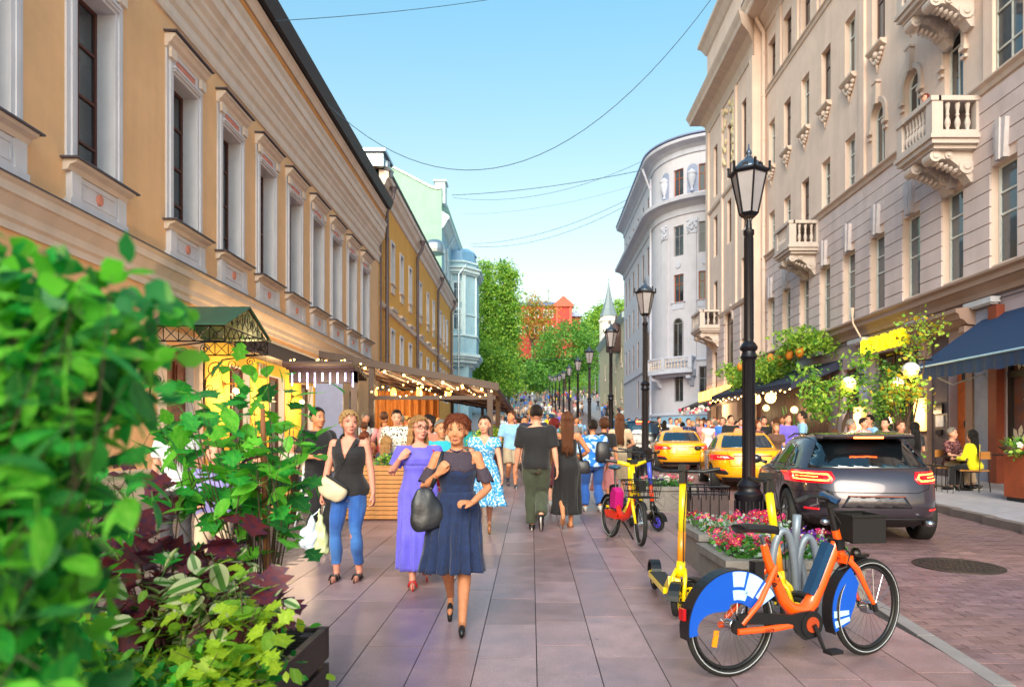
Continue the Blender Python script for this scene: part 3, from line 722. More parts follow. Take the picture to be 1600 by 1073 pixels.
band(RT, [(0, 10.36), (.07, 10.38), (.1, 10.5), (.2, 10.55), (.2, 10.6), (0, 10.64)], 6, SB, 'string_course', BGT)
band(RT, [(0, 18.42), (.05, 18.44), (.08, 18.58), (.14, 18.62), (.14, 18.68), (0, 18.7)], 6, SB, 'upper_string_course', BGT)
for i in range(len(k_c)-1):
 s = (k_c[i]+k_c[i+1])/2; m = MB(RT); m.box((s-.32, 0, 18.7), (s+.32, .07, 21.6)); m.build('pilaster', BG, beg) if s > 20 else None
for s in (24.35, 17.6):
 m = MB(RT); m.box((s-.18, 0, 10.65), (s+.18, .09, 18.4)); m.build('pilaster', BG, beg)
cor = [(0, 21.6), (.06, 21.62), (.1, 21.85), (.35, 22.1), (.4, 22.2), (1.0, 22.3), (1.05, 22.4), (1.05, 22.55), (1.15, 22.7), (1.2, 22.85), (0, 23.0)]
band(RT, cor, 6, SB-.0, 'cornice', BGT)
# --- the projecting far wing
E0, E1 = SB, 44.0
wcs = [36.4, 39.1, 42.0]
wh = [(39.1-.75, 39.1+.75, 3.9, 8.2)]
for c in (36.4, 42.0): wh += [(c-.42, c+.42, 4.3, 6.9), (c-.42, c+.42, 8.9, 11.1)]
wh += [(c-.4, c+.4, 12.6, 15.0) for c in wcs]+[(c-.4, c+.4, 16.2, 19.2) for c in wcs]
wgh = [(35.2, 37.6, 1.0, 3.7), (40.6, 43.0, 1.2, 3.7)]
mb = MB(WT); wall_grid(mb, E0, E1, 0, 26.6, [(a, b, c, d+.76 if b-a > 1 else d) for a, b, c, d in wh]+wgh, .3, 0, 0); mb.box((E0, -10, 0), (E1, -.4, 26.6)); mb.quad((E0, 0, 0), (E0, -.5, 0), (E0, -.5, 26.6), (E0, 0, 26.6)); mb.quad((E1, 0, 0), (E1, -10, 0), (E1, -10, 26.6), (E1, 0, 26.6)); mb.build('wing_wall', BG, beg)
for a, b, c, d in wh:
 ar = 1 if b-a > 1 else 0
 if ar:
  nn = 12; hw = .75; m = MB(WT); cs = (a+b)/2
  ri = [(cs+hw*math.cos(math.pi*j/nn), d+hw*math.sin(math.pi*j/nn)) for j in range(nn+1)]; ro = [(cs+(hw+.22)*math.cos(math.pi*j/nn), d+(hw+.22)*math.sin(math.pi*j/nn)) for j in range(nn+1)]
  for j in range(nn): m.prism([ri[j], ri[j+1], ro[j+1], ro[j]], 0, .1, 'y')
  m.build('arch_surround', BGT, beg); spandrel(WT, cs, hw, d, d+hw+.01, .3, BG)
  small_window(beg, WT, cs, c, d+hw-.02, hw-.01, .14, DKW, GLASS, False, arch=1)
 else: small_window(beg, WT, (a+b)/2, c, d, (b-a)/2-.01, .16, DKW, GLASS, False, ((.5,), (.7,)))
m = MB(WT)
for z in np.arange(4.2, 8.7, .45):
 for a, b in ((E0, 35.9), (36.9, 38.2), (40.0, 41.5), (42.5, E1)): m.box((a, 0, z+.015), (b, .05, z+.435))
tag(m.build('wing_rustication', BGS, beg), kind='stuff')
for pr, nm in (([(0, 8.7), (.1, 8.75), (.16, 8.92), (0, 8.98)], 'wing_string_course'), ([(0, 15.5), (.08, 15.52), (.12, 15.66), (0, 15.7)], 'wing_string_course')): band(WT, pr, E0-.02, E1+.05, nm, BGT)
band(WT, [(0, 3.7), (.1, 3.72), (.2, 4.0), (.25, 4.05), (0, 4.1)], E0-.02, E1+.05, 'wing_band', BGD)
cor2 = [(0, 20.6), (.06, 20.62), (.12, 21.2), (.4, 21.5), (.9, 21.65), (.95, 21.85), (1.05, 22.05), (1.1, 22.2), (0, 22.35)]
m = MB(); cx_ = XR-.5
m.sweep(cor2, [(cx_, E0, -1, -1), (cx_, E1, -1, 1), (cx_+8, E1, 0, 1)]); m.build('wing_cornice', BGT, beg)
m = MB(); m.sweep([(0, 25.6), (.1, 25.7), (.3, 26.1), (.5, 26.3), (.5, 26.5), (0, 26.6)], [(cx_, E0, -1, -1), (cx_, E1, -1, 1), (cx_+8, E1, 0, 1)]); m.build('attic_cornice', BGT, beg)
m = MB(WT); m.box((E0+.0, 0, 8.95), (E0+.55, .1, 20.6)); m.box((E1-.55, 0, 8.95), (E1, .1, 20.6)); m.box((40.3, 0, 8.95), (40.6, .1, 20.6)); m.box((37.6, 0, 8.95), (37.9, .1, 20.6)); m.build('wing_pilaster', BG, beg)
m = MB(WT)
for j in range(46):
 z = R.uniform(16.6, 20.3); s = R.choice((R.uniform(37.9, 38.5), R.uniform(39.7, 40.3), R.uniform(38, 40.2) if z > 19.6 else 38.2)); m.ball((s, .04, z), (R.uniform(.08, .2), .07, R.uniform(.1, .22)), 6, k=5)
m.build('relief_ornament', pm('cream_relief', '#d6c9a4', rough=.8), beg, smooth=True)
for c in wcs:
 for z in (23.1,): small_window(beg, WT, c, z, z+1.2, .35, -.03, DKW, GLASS, False, ((.5,), ()))
downpipe(beg, RT, SB-.35, .16, 22.0, .6, BG, .09); downpipe(beg, RT, 24.0, .2, 5.5, 4.2, BG, .03)
# attic storey of the main part
mb = MB(RT); mb.box((6, -6, 23), (SB, -.6, 25.6)); mb.build('attic', BG, beg)
# --- balconies (parts of the building): slab, brackets, balusters, rail
BALC = stucco('balcony_stone', '#c6bab4', streak=.2)
def baluster_mesh(h, mt):
 m = MB(); pr = [(.05, 0), (.05, .05), (.03, .07), (.06, .2), (.068, .3), (.05, .42), (.028, .52), (.045, .56), (.045, .6), (.03, .63), (.04, .75), (.055, .9), (.055, 1.0)]
 m.lathe([(r*1.15, z*h) for r, z in pr], 8); return m.mesh('baluster', mt, True)
BALM = baluster_mesh(.72, BALC)
def balcony(T, s0, s1, z, dep, nm='balcony', mt=BALC, n_f=9, n_s=3, ends=(1, 1), parent=None):
 """z is the top of the floor slab"""
 b = obj(nm, None, parent or beg); b.empty_display_size = .1
 m = MB(T); m.box((s0, 0, z-.22), (s1, dep, z-.1)); m.box((s0-.06, 0, z-.1), (s1+.06, dep+.06, z)); m.box((s0+.1, 0, z-.32), (s1-.1, dep-.1, z-.22)); m.build('slab', mt, b)
 m = MB(T); m.box((s0, 0, z+.9), (s1, dep+.02, z+.905));
 for a, c, d, e in ((s0, s1, dep-.2, dep), (s0, s0+.2, 0, dep-.2), (s1-.2, s1, 0, dep-.2)): m.box((a, d, z+.0), (c, e, z+.12)); m.box((a-.03, d-.02, z+.86), (c+.03, e+.04, z+.98))
 for a in (s0, s1-.28): m.box((a, dep-.28, z+.12), (a+.28, dep, z+.86))
 for a in (s0, s1-.2): m.box((a, 0, z+.12), (a+.2, .12, z+.86))
 m.v = [v for v in m.v]; m.build('rail', mt, b)
 def bal(s, d):
  p = T(Vector((s, d, z+.12))); o = bpy.data.objects.new('baluster', BALM); COL.objects.link(o); o.parent = b; o.location = p
 for i in range(n_f): bal(s0+.34+(s1-s0-.68)*(i+.5)/n_f, dep-.1)
 for s in (s0+.1, s1-.1):
  for i in range(n_s): bal(s, .16+(dep-.48)*(i+.5)/n_s)
 for s in (s0+.42, s1-.42):   # scrolled brackets
  m = MB(T); pr = [(0, -.32), (dep-.15, -.32), (dep-.08, -.42), (dep-.12, -.55), (dep-.28, -.6), (dep-.4, -.52), (dep*.5, -.55), (dep*.36, -.68), (.22, -.95), (.1, -1.12), (0, -1.12)]
  m.prism([(d, z+h) for d, h in pr], s-.16, s+.16, 'x')
  mm = m;
  for dd, hh, r_ in ((dep-.22, -.46, .15), (.22, -.72, .2), (dep*.55, -.44, .1)):
   mm.tube([(s-.2, dd, z+hh), (s+.2, dd, z+hh)], r_, 12)
   for sg in (-1, 1): mm.tube([(s+sg*.2, dd, z+hh), (s+sg*.23, dd, z+hh)], [r_*.55, r_*.45], 10)
  for j in range(7): mm.ball((s, dep*.75-j*dep*.1, z-.6-j*.05), (.17, .06, .07), 6, k=4)
  mm.v = mm.v; mm.build('bracket', mt, b, smooth=False)
 return b
def swapT(T):   # for prisms made along 'x' the outline is (d, z): remap to (s, d, z)
 return T
balcony(RT, 18.0, 19.75, 9.42, 1.25, n_f=7, n_s=3)
balcony(RT, 18.0, 19.75, 13.45, 1.25, n_f=7, n_s=3)
balcony(RT, 28.1, 29.8, 9.42, 1.2, n_f=7, n_s=3)
balcony(WT, 40.9, 43.0, 8.25, 1.2, n_f=6, n_s=2)
# door portal, wooden door, intercom, pilasters of the ground floor
POR = stucco('portal_stone', '#8e766c', streak=.2)
m = MB(RT); m.sweep([(0, 4.55), (.3, 4.58), (.42, 4.7), (.5, 4.72), (.55, 4.85), (.62, 4.88), (.62, 4.98), (0, 5.05)], [(18.05, 0, 0, 1), (20.6, 0, 0, 1)]); m.build('portal_cornice', POR, beg)
m = MB(RT)
for s in (18.25, 20.3):
 m.box((s-.14, 0, .2), (s+.14, .16, 4.0), 0)
 m.prism([(0, 4.55), (.34, 4.55), (.36, 4.4), (.22, 4.2), (.3, 4.05), (.16, 3.9), (0, 3.85)], s-.12, s+.12, 'x')
m.build('portal_pilaster', POR, beg)
ORW = pm('orange_wood', '#c2622a', rough=.4, var=.2, vs=6, wave=2, bump=.2)
m = MB(RT); m.box((18.55, -.3, .35), (19.35, -.22, 4.05)); m.box((18.62, -.22, .5), (19.28, -.19, 1.9)); m.box((18.62, -.22, 2.1), (19.28, -.19, 2.9)); m.box((18.68, -.22, 3.15), (19.2, -.185, 3.9)); d_ = m.build('door', ORW, beg)
m = MB(RT); m.box((18.8, -.19, 3.2), (19.08, -.17, 3.8)); m.box((18.87, -.2, 1.95), (18.98, -.16, 2.12)); m.build('door_glass', GLASS, d_)
m = MB(RT); m.box((19.4, 0, .3), (20.15, .03, 4.5)); m.build('dark_pier', pm('dark_grey_pier', '#5a5056', rough=.6), beg)
m = MB(RT); m.box((19.55, .03, 2.35), (19.95, .1, 2.62)); m.box((19.6, .03, 1.75), (19.88, .09, 1.9)); m.build('intercom', pm('black_plastic', '#1c1b1d', rough=.35), beg)
m = MB(RT); m.box((19.55, .03, 1.98), (19.92, .06, 2.3)); m.build('notice', pm('white_paper', '#c9cbd6', rough=.6), beg)
m = MB(RT); m.box((17.1, 0, .1), (17.42, .2, 4.9)); m.build('brown_pilaster', pm('brown_pilaster_paint', '#7c3a26', rough=.5), beg)
for a_, b_ in ((17.48, 18.1), (24.1, 24.45)): m = MB(RT); m.box((a_, 0, .1), (b_, .11, 4.9)); m.build('grey_pilaster', pm('blue_grey_paint', '#8b93ad', rough=.6, streak=.1), beg)
for c, a, b in ((22.25, 1.2, 4.5), (25.35, 1.0, 4.2), (28.5, .8, 4.0), (32.0, .8, 4.0)):
 h = [x for x in gh if x[0] < c < x[1]][0]; small_window(beg, RT, c, a, b, (h[1]-h[0])/2-.01, .2, DKW, GLASS, False, ((.33, .66), (.7,)))
# box gutters / lamp housings under the band
FL = pm('white_housing', '#b9bcc6', rough=.5)
for s in (17.2, 20.1, 23.9, 27.5):
 m = MB(RT); m.box((s, .03, 4.98), (s+1.1, .28, 5.12)); m.box((s+.05, .05, 4.94), (s+1.05, .24, 4.98)); m.build('light_housing', FL, beg)
m = MB(RT)
for z in (5.16, 5.06): m.tube([(14, .05, z), (34, .05, z)], .014, 6)
m.build('cable_run', pm('dark_cable', '#3c3034', rough=.6), beg)
# shop front with frames and flower stickers, at the right edge
m = MB(RT)
for a, b, z0, z1 in ((16.95, 17.05, .55, 4.0), (15.55, 15.67, .55, 4.0), (14.2, 14.3, .55, 4.0)): m.box((a, -.2, z0), (b, -.04, z1))
m.box((14.2, -.2, 3.1), (17.05, -.03, 3.25)); m.box((14.2, -.2, .55), (17.05, -.03, .75)); m.box((14.2, -.2, 3.9), (17.05, -.03, 4.0))
sf = m.build('shop_window', pm('black_metal_frame', '#1d191b', rough=.4), beg)
SHOPG = pm('shop_glass', '#7b4a32', rough=.08, var=.4, vs=.9, col2='#39506c', cs=.6, spec=.8)
m = MB(RT); m.box((14.3, -.14, .75), (16.95, -.12, 3.9)); m.build('pane', SHOPG, sf)
PET = pm('white_petal', '#dcd6cc', rough=.6)
def daisy(s, z, r, T_=RT, dd=-.11, parent=None, n=8):
 m = MB(T_)
 for j in range(n):
  a = 2*math.pi*j/n+.2; ca, sa = math.cos(a), math.sin(a); w = r*.2
  m.prism([(s+ca*r*.2-sa*w*.4, z+sa*r*.2+ca*w*.4), (s+ca*r*.2+sa*w*.4, z+sa*r*.2-ca*w*.4), (s+ca*r*.7+sa*w, z+sa*r*.7-ca*w), (s+ca*r, z+sa*r), (s+ca*r*.7-sa*w, z+sa*r*.7+ca*w)], dd, dd+.004, 'y')
 o = m.build('daisy_decal', PET, parent)
 m = MB(T_); m.prism([(s+r*.17*math.cos(a), z+r*.17*math.sin(a)) for a in np.arange(0, 6.2, .5)], dd+.004, dd+.008, 'y'); m.build('daisy_centre', pm('yellow_decal', '#e0a02a', rough=.5), o)
for s, z, r in ((16.7, 3.55, .28), (16.75, 1.55, .42), (16.3, 2.5, .3), (15.9, 1.2, .3), (16.45, .98, .2)): daisy(s, z, r, parent=sf)
# ================================================================ BLUE-GREY ROUND CORNER BUILDING
BLU = stucco('blue_grey_stucco', '#c0c0cc', streak=.08); BLU2 = stucco('sky_blue_base', '#8fb9d8', streak=.06); BLT = stucco('blue_trim', '#bcc1d2', streak=.12)
rnd = thing('blue_corner_building', 'pale blue grey corner house with a rounded front, urn niches and a stone balcony', 'building')
CXb, CYb, RB = 14.9, 57.0, 5.0
def turret_T(p):   # s = arc length from the left tangent, d out, z
 a = math.pi+p[0]/RB; r = RB+p[1]
 return Vector((CXb+r*math.cos(a), CYb+r*math.sin(a), p[2]))
BT2 = facade_T(CXb-RB, -1)
AL = RB*math.pi*.62
def arc_wall(z0, z1, holes, mi=0, nm='turret_wall', mt=None, d=0.):
 m = MB(turret_T); N_ = 26
 S = sorted(set([AL*i/N_ for i in range(N_+1)]+[h[0] for h in holes]+[h[1] for h in holes]))
 Z = sorted(set([z0, z1]+[h[2] for h in holes]+[h[3] for h in holes]))
 for i in range(len(S)-1):
  for j in range(len(Z)-1):
   s, z = (S[i]+S[i+1])/2, (Z[j]+Z[j+1])/2
   if any(h[0] < s < h[1] and h[2] < z < h[3] for h in holes): continue
   m.quad((S[i], d, Z[j]), (S[i+1], d, Z[j]), (S[i+1], d, Z[j+1]), (S[i], d, Z[j+1]))
 for a, b, c, e in holes:
  for q in (((a, d, c), (a, d, e), (a, d-.3, e), (a, d-.3, c)), ((b, d, c), (b, d, e), (b, d-.3, e), (b, d-.3, c)), ((a, d, e), (b, d, e), (b, d-.3, e), (a, d-.3, e)), ((a, d, c), (b, d, c), (b, d-.3, c), (a, d-.3, c))): m.quad(*q)
 return m.build(nm, mt or BLU, rnd, smooth=False)
def s_at(px):     # arc length where the ray through px meets the cylinder
 k = (px-CX)/F; a_ = 1+k*k; b_ = -2*(k*CXb+CYb); c_ = CXb**2+CYb**2-RB**2
 y = (-b_-math.sqrt(max(0, b_*b_-4*a_*c_)))/(2*a_); x = k*y
 an = math.atan2(y-CYb, x-CXb) % (2*math.pi)
 return (an-math.pi)*RB
sw = [s_at(1060), s_at(1101)]; sn = [s_at(1082), s_at(1040)]
HOL = []
for s in sw: HOL += [(s-.45, s+.45, 20.3, 22.3), (s-.45, s+.45, 15.7, 18.0), (s-.45, s+.45, 12.2, 14.3), (s-.42, s+.42, 4.6, 7.2)]
arc_wall(3.3, 24.2, HOL+[(sw[0]-.45, sw[0]+.45, 8.0, 10.6)]); arc_wall(0, 3.5, [], nm='turret_base', mt=BLU2, d=.12)
for hh in HOL+[(sw[0]-.45, sw[0]+.45, 8.0, 11.0)]:
 c = (hh[0]+hh[1])/2; up = hh[2] > 11
 small_window(rnd, turret_T, c, hh[2], hh[3], .44, .14 if hh[2] != 8 else -.03, pm('orange_window_frame', '#a05a3c') if up and hh[2] != 15.7 else GRYF, GLASS, hh[2] in (12.2,), ((.5,), (.66,)), BLT, None, 1 if hh[2] == 8.0 else 0)
N_ = 30; path = [(CXb+RB*math.cos(math.pi+AL/RB*i/N_), CYb+RB*math.sin(math.pi+AL/RB*i/N_), math.cos(math.pi+AL/RB*i/N_), math.sin(math.pi+AL/RB*i/N_)) for i in range(N_+1)]
spath = [(CXb-RB, 75.0, -1, 0), (CXb-RB, 57.3, -1, 0)]
# street front
BH = []
bs = [59.6, 62.2, 65.2, 68.2, 71.0, 73.4]
for c in bs: BH += [(c-.4, c+.4, 15.6, 18.0), (c-.4, c+.4, 12.0, 14.3), (c-.4, c+.4, 8.4, 10.8)]+([(c-.4, c+.4, 4.6, 7.2)] if c < 66 else [])+[(c-.35, c+.35, 20.9, 22.2)]
mb = MB(BT2); wall_grid(mb, 57, 75, 3.3, 24.2, BH, .25, 0, 0); mb.quad((75, 0, 0), (75, -10, 0), (75, -10, 24), (75, 0, 24)); mb.box((57.2, -9, 0), (75, -.4, 24.2)); mb.build('street_wall', BLU, rnd)
mb = MB(BT2); mb.box((57, -.3, 0), (75, .12, 3.5)); mb.build('street_base', BLU2, rnd)
for a, b, c, d in BH: small_window(rnd, BT2, (a+b)/2, c, d, (b-a)/2-.01, .06, DKW, GLASS, False, ((.5,), (.66,)))
for nm, pr in (('eave_cornice', [(0, 23.2), (.1, 23.25), (.12, 23.6), (.35, 23.8), (.8, 24.0), (.85, 24.2), (0, 24.4)]), ('middle_cornice', [(0, 18.7), (.1, 18.75), (.15, 19.2), (.55, 19.5), (.95, 19.6), (1.0, 19.85), (0, 20.05)]),
    ('base_course', [(0, 3.5), (.12, 3.5), (.22, 3.6), (.2, 3.75), (0, 3.8)]), ('string_course', [(0, 7.6), (.12, 7.65), (.12, 7.8), (0, 7.85)])):
 m = MB(); m.sweep(pr, spath+path); m.build(nm, BLT, rnd)
m = MB(); m.sweep([(.9, 24.3), (.92, 24.4), (-5, 26.5), (-5, 24.3)], [(CXb-RB, 75.0, -1, 0), (CXb-RB, 57.3, -1, 0)]+path); m.build('roof', pm('blue_metal_roof', '#7d8cb4', rough=.4, metal=.3), rnd)
for s in sn:     # niches with urns
 m = MB(turret_T)
 pts = [(-.42, 20.3), (.42, 20.3), (.42, 22.0)]+[(.42*math.cos(a), 22.0+.42*math.sin(a)) for a in np.arange(.3, 3.1, .3)]+[(-.42, 22.0)]
 m.prism([(s+a, b) for a, b in pts], .0, .03, 'y'); m.build('niche', pm('niche_blue', '#8d98b4', rough=.8), rnd)
 m = MB(); P = turret_T(Vector((s, .12, 20.35))); m.lathe([(.12, 0), (.14, .08), (.07, .2), (.1, .3), (.26, .7), (.33, 1.1), (.3, 1.25), (.36, 1.3), (.3, 1.42), (.12, 1.6), (0, 1.68)], 14, 0, Matrix.Translation(P)); m.build('urn', BLT, rnd, smooth=True)
 m = MB(turret_T); m.prism([(s-.35, 17.2), (s+.35, 17.2), (s+.45, 18.3), (s-.45, 18.3)], 0, .16, 'y')
 for j in range(14): m.ball((s+R.uniform(-.35, .35), .18, R.uniform(17.3, 18.2)), .09, 6, k=4)
 m.build('capital', BLT, rnd); m = MB(turret_T); m.box((s-.32, 0, 7.9), (s+.32, .1, 17.2)); m.build('pilaster', BLU, rnd)
for s in (sw[0], sw[1]):
 m = MB(turret_T); m.prism([(s+.22*math.cos(a), 15.0+.22*math.sin(a)) for a in np.arange(0, 6.2, .5)], 0, .08, 'y'); m.build('roundel', BLT, rnd)
bal2 = obj('balcony', None, rnd)
sa, sb = s_at(1030), s_at(1088); m = MB(turret_T)
NB = 10
for i in range(NB):
 a, b = sa+(sb-sa)*i/NB, sa+(sb-sa)*(i+1)/NB
 m.box((a, 0, 6.7), (b, 1.1, 6.95)); m.box((a, .95, 6.95), (b, 1.1, 7.05)); m.box((a, .93, 7.8), (b, 1.13, 7.93)); m.box((a, 0, 6.5), (b, .6, 6.7))
for s in (sa, (sa+sb)/2-.25, sb-.22): m.box((s, .9, 7.0), (s+.22, 1.14, 7.85))
for s in (sa, sb-.15): m.box((s, 0, 7.8), (s+.15, .95, 7.93)); m.box((s, 0, 7), (s+.15, .1, 7.85))
m.build('slab', BLT, bal2)
for i in range(15):
 o = bpy.data.objects.new('baluster', BALM); COL.objects.link(o); o.parent = bal2; o.location = turret_T(Vector((sa+.35+(sb-sa-.6)*i/14, 1.03, 7.05)))
for s in (sa+.3, sb-.3):
 m = MB(turret_T); m.prism([(0, 6.5), (.9, 6.5), (.9, 6.3), (.5, 6.2), (.2, 5.8), (0, 5.7)], s-.15, s+.15, 'x'); m.build('bracket', BLT, bal2)
mb = MB(BT2); mb.tube([(57.6, .12, 23), (57.6, .12, .5)], .09, 8); mb.tube([(57.0, .9, 23.6), (57.6, .12, 22)], .09, 8); mb.build('downpipe', BLT, rnd)
mb = MB(); c = W(1092, 235, 60); mb.lathe([(.9, -1.6), (.9, .3), (.7, .9), (0, 1.3)], 14, 0, Matrix.Translation(c)); mb.build('round_dormer', BLT, rnd)
# ================================================================ FAR BUILDINGS
pal = thing('pale_yellow_building', 'pale yellow house with pilasters beyond the blue corner building', 'building')
PT = facade_T(10.3, -1); PY = stucco('pale_yellow_stucco', '#cfc3a4')
mb = MB(PT)
ph = [(c-.5, c+.5, z, z+2.0) for c in (80, 86, 92, 98) for z in (6.5, 10.5)]
wall_grid(mb, 76, 106, 0, 15.5, ph, .2); mb.box((76, -10, 0), (106, -.3, 15.5)); mb.quad((76, 0, 0), (76, -9, 0), (76, -9, 15.5), (76, 0, 15.5)); mb.build('wall', PY, pal)
for a, b, c, d in ph: small_window(pal, PT, (a+b)/2, c, d, .48, .1, GRYF, GLASS, True, ((.5,), (.6,)))
mb = MB(PT); mb.sweep([(0, 15), (.3, 15.2), (.6, 15.5), (0, 15.8)], [(76, 0, 0, 1), (106, 0, 0, 1)]); mb.box((75.95, -8, 15.0), (76.4, .5, 15.6)); mb.build('cornice', WB, pal)
mb = MB(); mb.lathe([(1.2, -1.5), (1.2, 0), (1.3, .1), (1.25, .8), (.8, 1.5), (.2, 2.0), (.1, 2.8), (0, 2.9)], 14, 0, Matrix.Translation(W(963, 530, 82))); mb.build('cupola', pm('brown_cupola', '#5d4a48', rough=.5), pal, smooth=True)
mb = MB(PT); mb.sweep([(-1, 15.8), (.5, 15.7), (-5, 18.5)], [(76.5, 0, 0, 1), (106, 0, 0, 1)]); mb.build('roof', pm('rust_roof', '#a8614a', rough=.7), pal)
chu = thing('church_tower', 'slender white church bell tower with a grey conical spire at the end of the street', 'church tower')
YC = 150.; pxm = YC/F
CW = pm('church_white', '#d3d3cd', rough=.8, var=.08, vs=.5); SL = pm('spire_grey', '#7d8a90', rough=.5, metal=.3)
xc = (951-CX)*pxm
def zc(py): return CH+(CY-py)*pxm
mb = MB()
mb.cbox((xc, YC, (zc(640)+zc(540))/2), (4.0, 4.0, zc(540)-zc(640)))
mb.lathe([(1.95, zc(541)), (1.95, zc(500)), (1.75, zc(497)), (1.75, zc(494))], 8, 0, Matrix.Translation((xc, YC, 0)))
mb.lathe([(2.2, zc(541)), (2.2, zc(538)), (2.0, zc(537))], 8, 0, Matrix.Translation((xc, YC, 0))); mb.lathe([(2.15, zc(503)), (2.15, zc(500))], 8, 0, Matrix.Translation((xc, YC, 0)))
mb.cbox((xc, YC, zc(541)), (4.3, 4.3, .5)); mb.cbox((xc, YC, zc(575)), (4.2, 4.2, .3)); mb.build('tower', CW, chu)
mb = MB(); mb.lathe([(1.95, zc(495)), (1.3, zc(483)), (.75, zc(468)), (.3, zc(452)), (.08, zc(442)), (.08, zc(440))], 8, 0, Matrix.Translation((xc, YC, 0))); mb.build('spire', SL, chu)
mb = MB(); mb.cyl((xc, YC, zc(440)), (xc, YC, zc(434)), .07, 6); mb.cbox((xc, YC, zc(437)), (.7, .1, .1)); mb.build('cross', SL, chu)
mb = MB()
for z in (zc(523), ): mb.prism([(xc-.45, z-1.6), (xc+.45, z-1.6), (xc+.45, z+.6), (xc+.3, z+1.0), (xc, z+1.15), (xc-.3, z+1.0), (xc-.45, z+.6)], YC-2.0, YC-1.85, 'y')
mb.lathe([(.35, -.05), (.35, .05)], 12, 0, Matrix.Translation((xc, YC-1.95, zc(506))) @ Matrix.Rotation(rad(90), 4, 'X'))
mb.prism([(xc-.5, zc(570)), (xc+.5, zc(570)), (xc+.5, zc(556)), (xc-.5, zc(556))], YC-2.15, YC-2.0, 'y'); mb.build('opening', GLASS, chu)
# red mansion on the hill
red = thing('red_mansion', 'red house with a triangular pediment and pale blue roof on the far hill', 'building')
YR = 190.; k = YR/F; RD = stucco('red_stucco', '#b8443c', streak=.05); RD2 = pm('red_trim', '#d2604e', rough=.8)
def rx(px): return (px-CX)*k
def rz_(py): return CH+(CY-py)*k
mb = MB(); mb.box((rx(808), YR, rz_(560)), (rx(868), YR+14, rz_(478))); mb.box((rx(868), YR-1.5, rz_(560)), (rx(893), YR+14, rz_(477))); mb.box((rx(893), YR+3, rz_(560)), (rx(908), YR+14, rz_(492))); mb.build('wall', RD, red)
mb = MB(); mb.prism([(rx(864), rz_(478)), (rx(896), rz_(478)), (rx(880), rz_(464))], YR-2, YR+14, 'y'); mb.box((rx(865), YR-2.1, rz_(481)), (rx(895), YR-1.5, rz_(478)))
for px in (870, 891): mb.box((rx(px)-.35, YR-1.75, rz_(560)), (rx(px)+.35, YR-1.5, rz_(481)))
mb.build('pediment', RD2, red)
mb = MB(); mb.prism([(YR-.5, rz_(478)), (YR+14, rz_(478)), (YR+7, rz_(464))], rx(806), rx(872), 'x'); mb.box((rx(893), YR+2, rz_(492)), (rx(910), YR+14, rz_(486))); mb.build('roof', pm('blue_metal_roof', '#7d8cb4'), red)
for px in (812, 823, 838, 852, 861):
 for py in (490, 515):
  mb = MB(); mb.box((rx(px)-.6, YR-.08, rz_(py)-1.1), (rx(px)+.6, YR, rz_(py)+1.1)); f_ = mb.build('window', WF, red)
  mb = MB(); mb.box((rx(px)-.4, YR-.1, rz_(py)-.9), (rx(px)+.4, YR-.085, rz_(py)+.9)); mb.build('pane', GLASS, f_)
mb = MB(); mb.box((rx(875), YR-1.6, rz_(530)), (rx(887), YR-1.5, rz_(500))); mb.build('door', pm('dark_red_door', '#8f3630', rough=.8), red)
an = MB(); an.cyl((rx(858), YR+7, rz_(466)), (rx(858), YR+7, rz_(443)), .09, 5); an.cbox((rx(858), YR+7, rz_(446)), (1.0, .1, .8)); an.build('antenna', SL, red)
# pale wall and low white wall where the square ends
ww = thing('square_wall', 'long low pale wall along the top of the square before the trees', 'wall')
mb = MB(); yb = 168; mb.box((-22, yb, g(yb)-1), (18, yb+.6, g(yb)+1.6)); mb.build('wall_body', pm('pale_wall', '#a9b9c6', rough=.8), ww)
mb = MB(); mb.box((-22.1, yb-.1, g(yb)+1.6), (18.1, yb+.7, g(yb)+1.8)); mb.build('wall_cap', BLT, ww)
# ================================================================ WIRES over the street
WIRE = pm('wire_dark', '#2f4a5c', rough=.6)
def wire(P, Q, sag, r, label, y=None, n=26):
 m = MB(); pts = []
 for i in range(n+1):
  t = i/n; p = P.lerp(Q, t); p.z -= sag*4*t*(1-t); pts.append(p)
 m.tube(pts, r, 5, caps=False)
 for i in range(1, n, 1):
  if r > .012: m.tube([pts[i]-(pts[i+1]-pts[i])*.02, pts[i]+(pts[i+1]-pts[i])*.02], r*1.7, 5)
 return tag(m.build('overhead_wire', WIRE, None, smooth=True), label, 'wire', 'wires across the street')
wire(W(430, 33, 19), W(800, -6, 24), .1, .010, 'thin dark wire nearest the top of the sky, rising from the orange roof')
wire(W(512, 163, 24), W(1118, -10, 21), 3.6, .012, 'long sagging wire looping from the orange roof to the beige cornice')
wire(W(706, 305, 66), W(1004, 266, 56), .35, .025, 'straight wire from the mint gable to the blue corner house')
wire(W(708, 309, 67), W(1010, 249, 58), 1.3, .016, 'faint second wire just below the one to the blue corner eave')
wire(W(735, 381, 80), W(982, 311, 66), 1.0, .02, 'upper wire of the lower pair, from the bay tower to the blue house')
wire(W(736, 385, 81), W(984, 318, 67), 1.3, .02, 'lower wire of the lower pair, from the bay tower to the blue house')
wire(W(722, 335, 70), W(990, 290, 64), .6, .01, 'very thin pale wire halfway up the sky between the two wire pairs')
wire(W(842, 562, 90), W(938, 556, 85), .1, .02, 'short low wire in front of the trees beside the church')
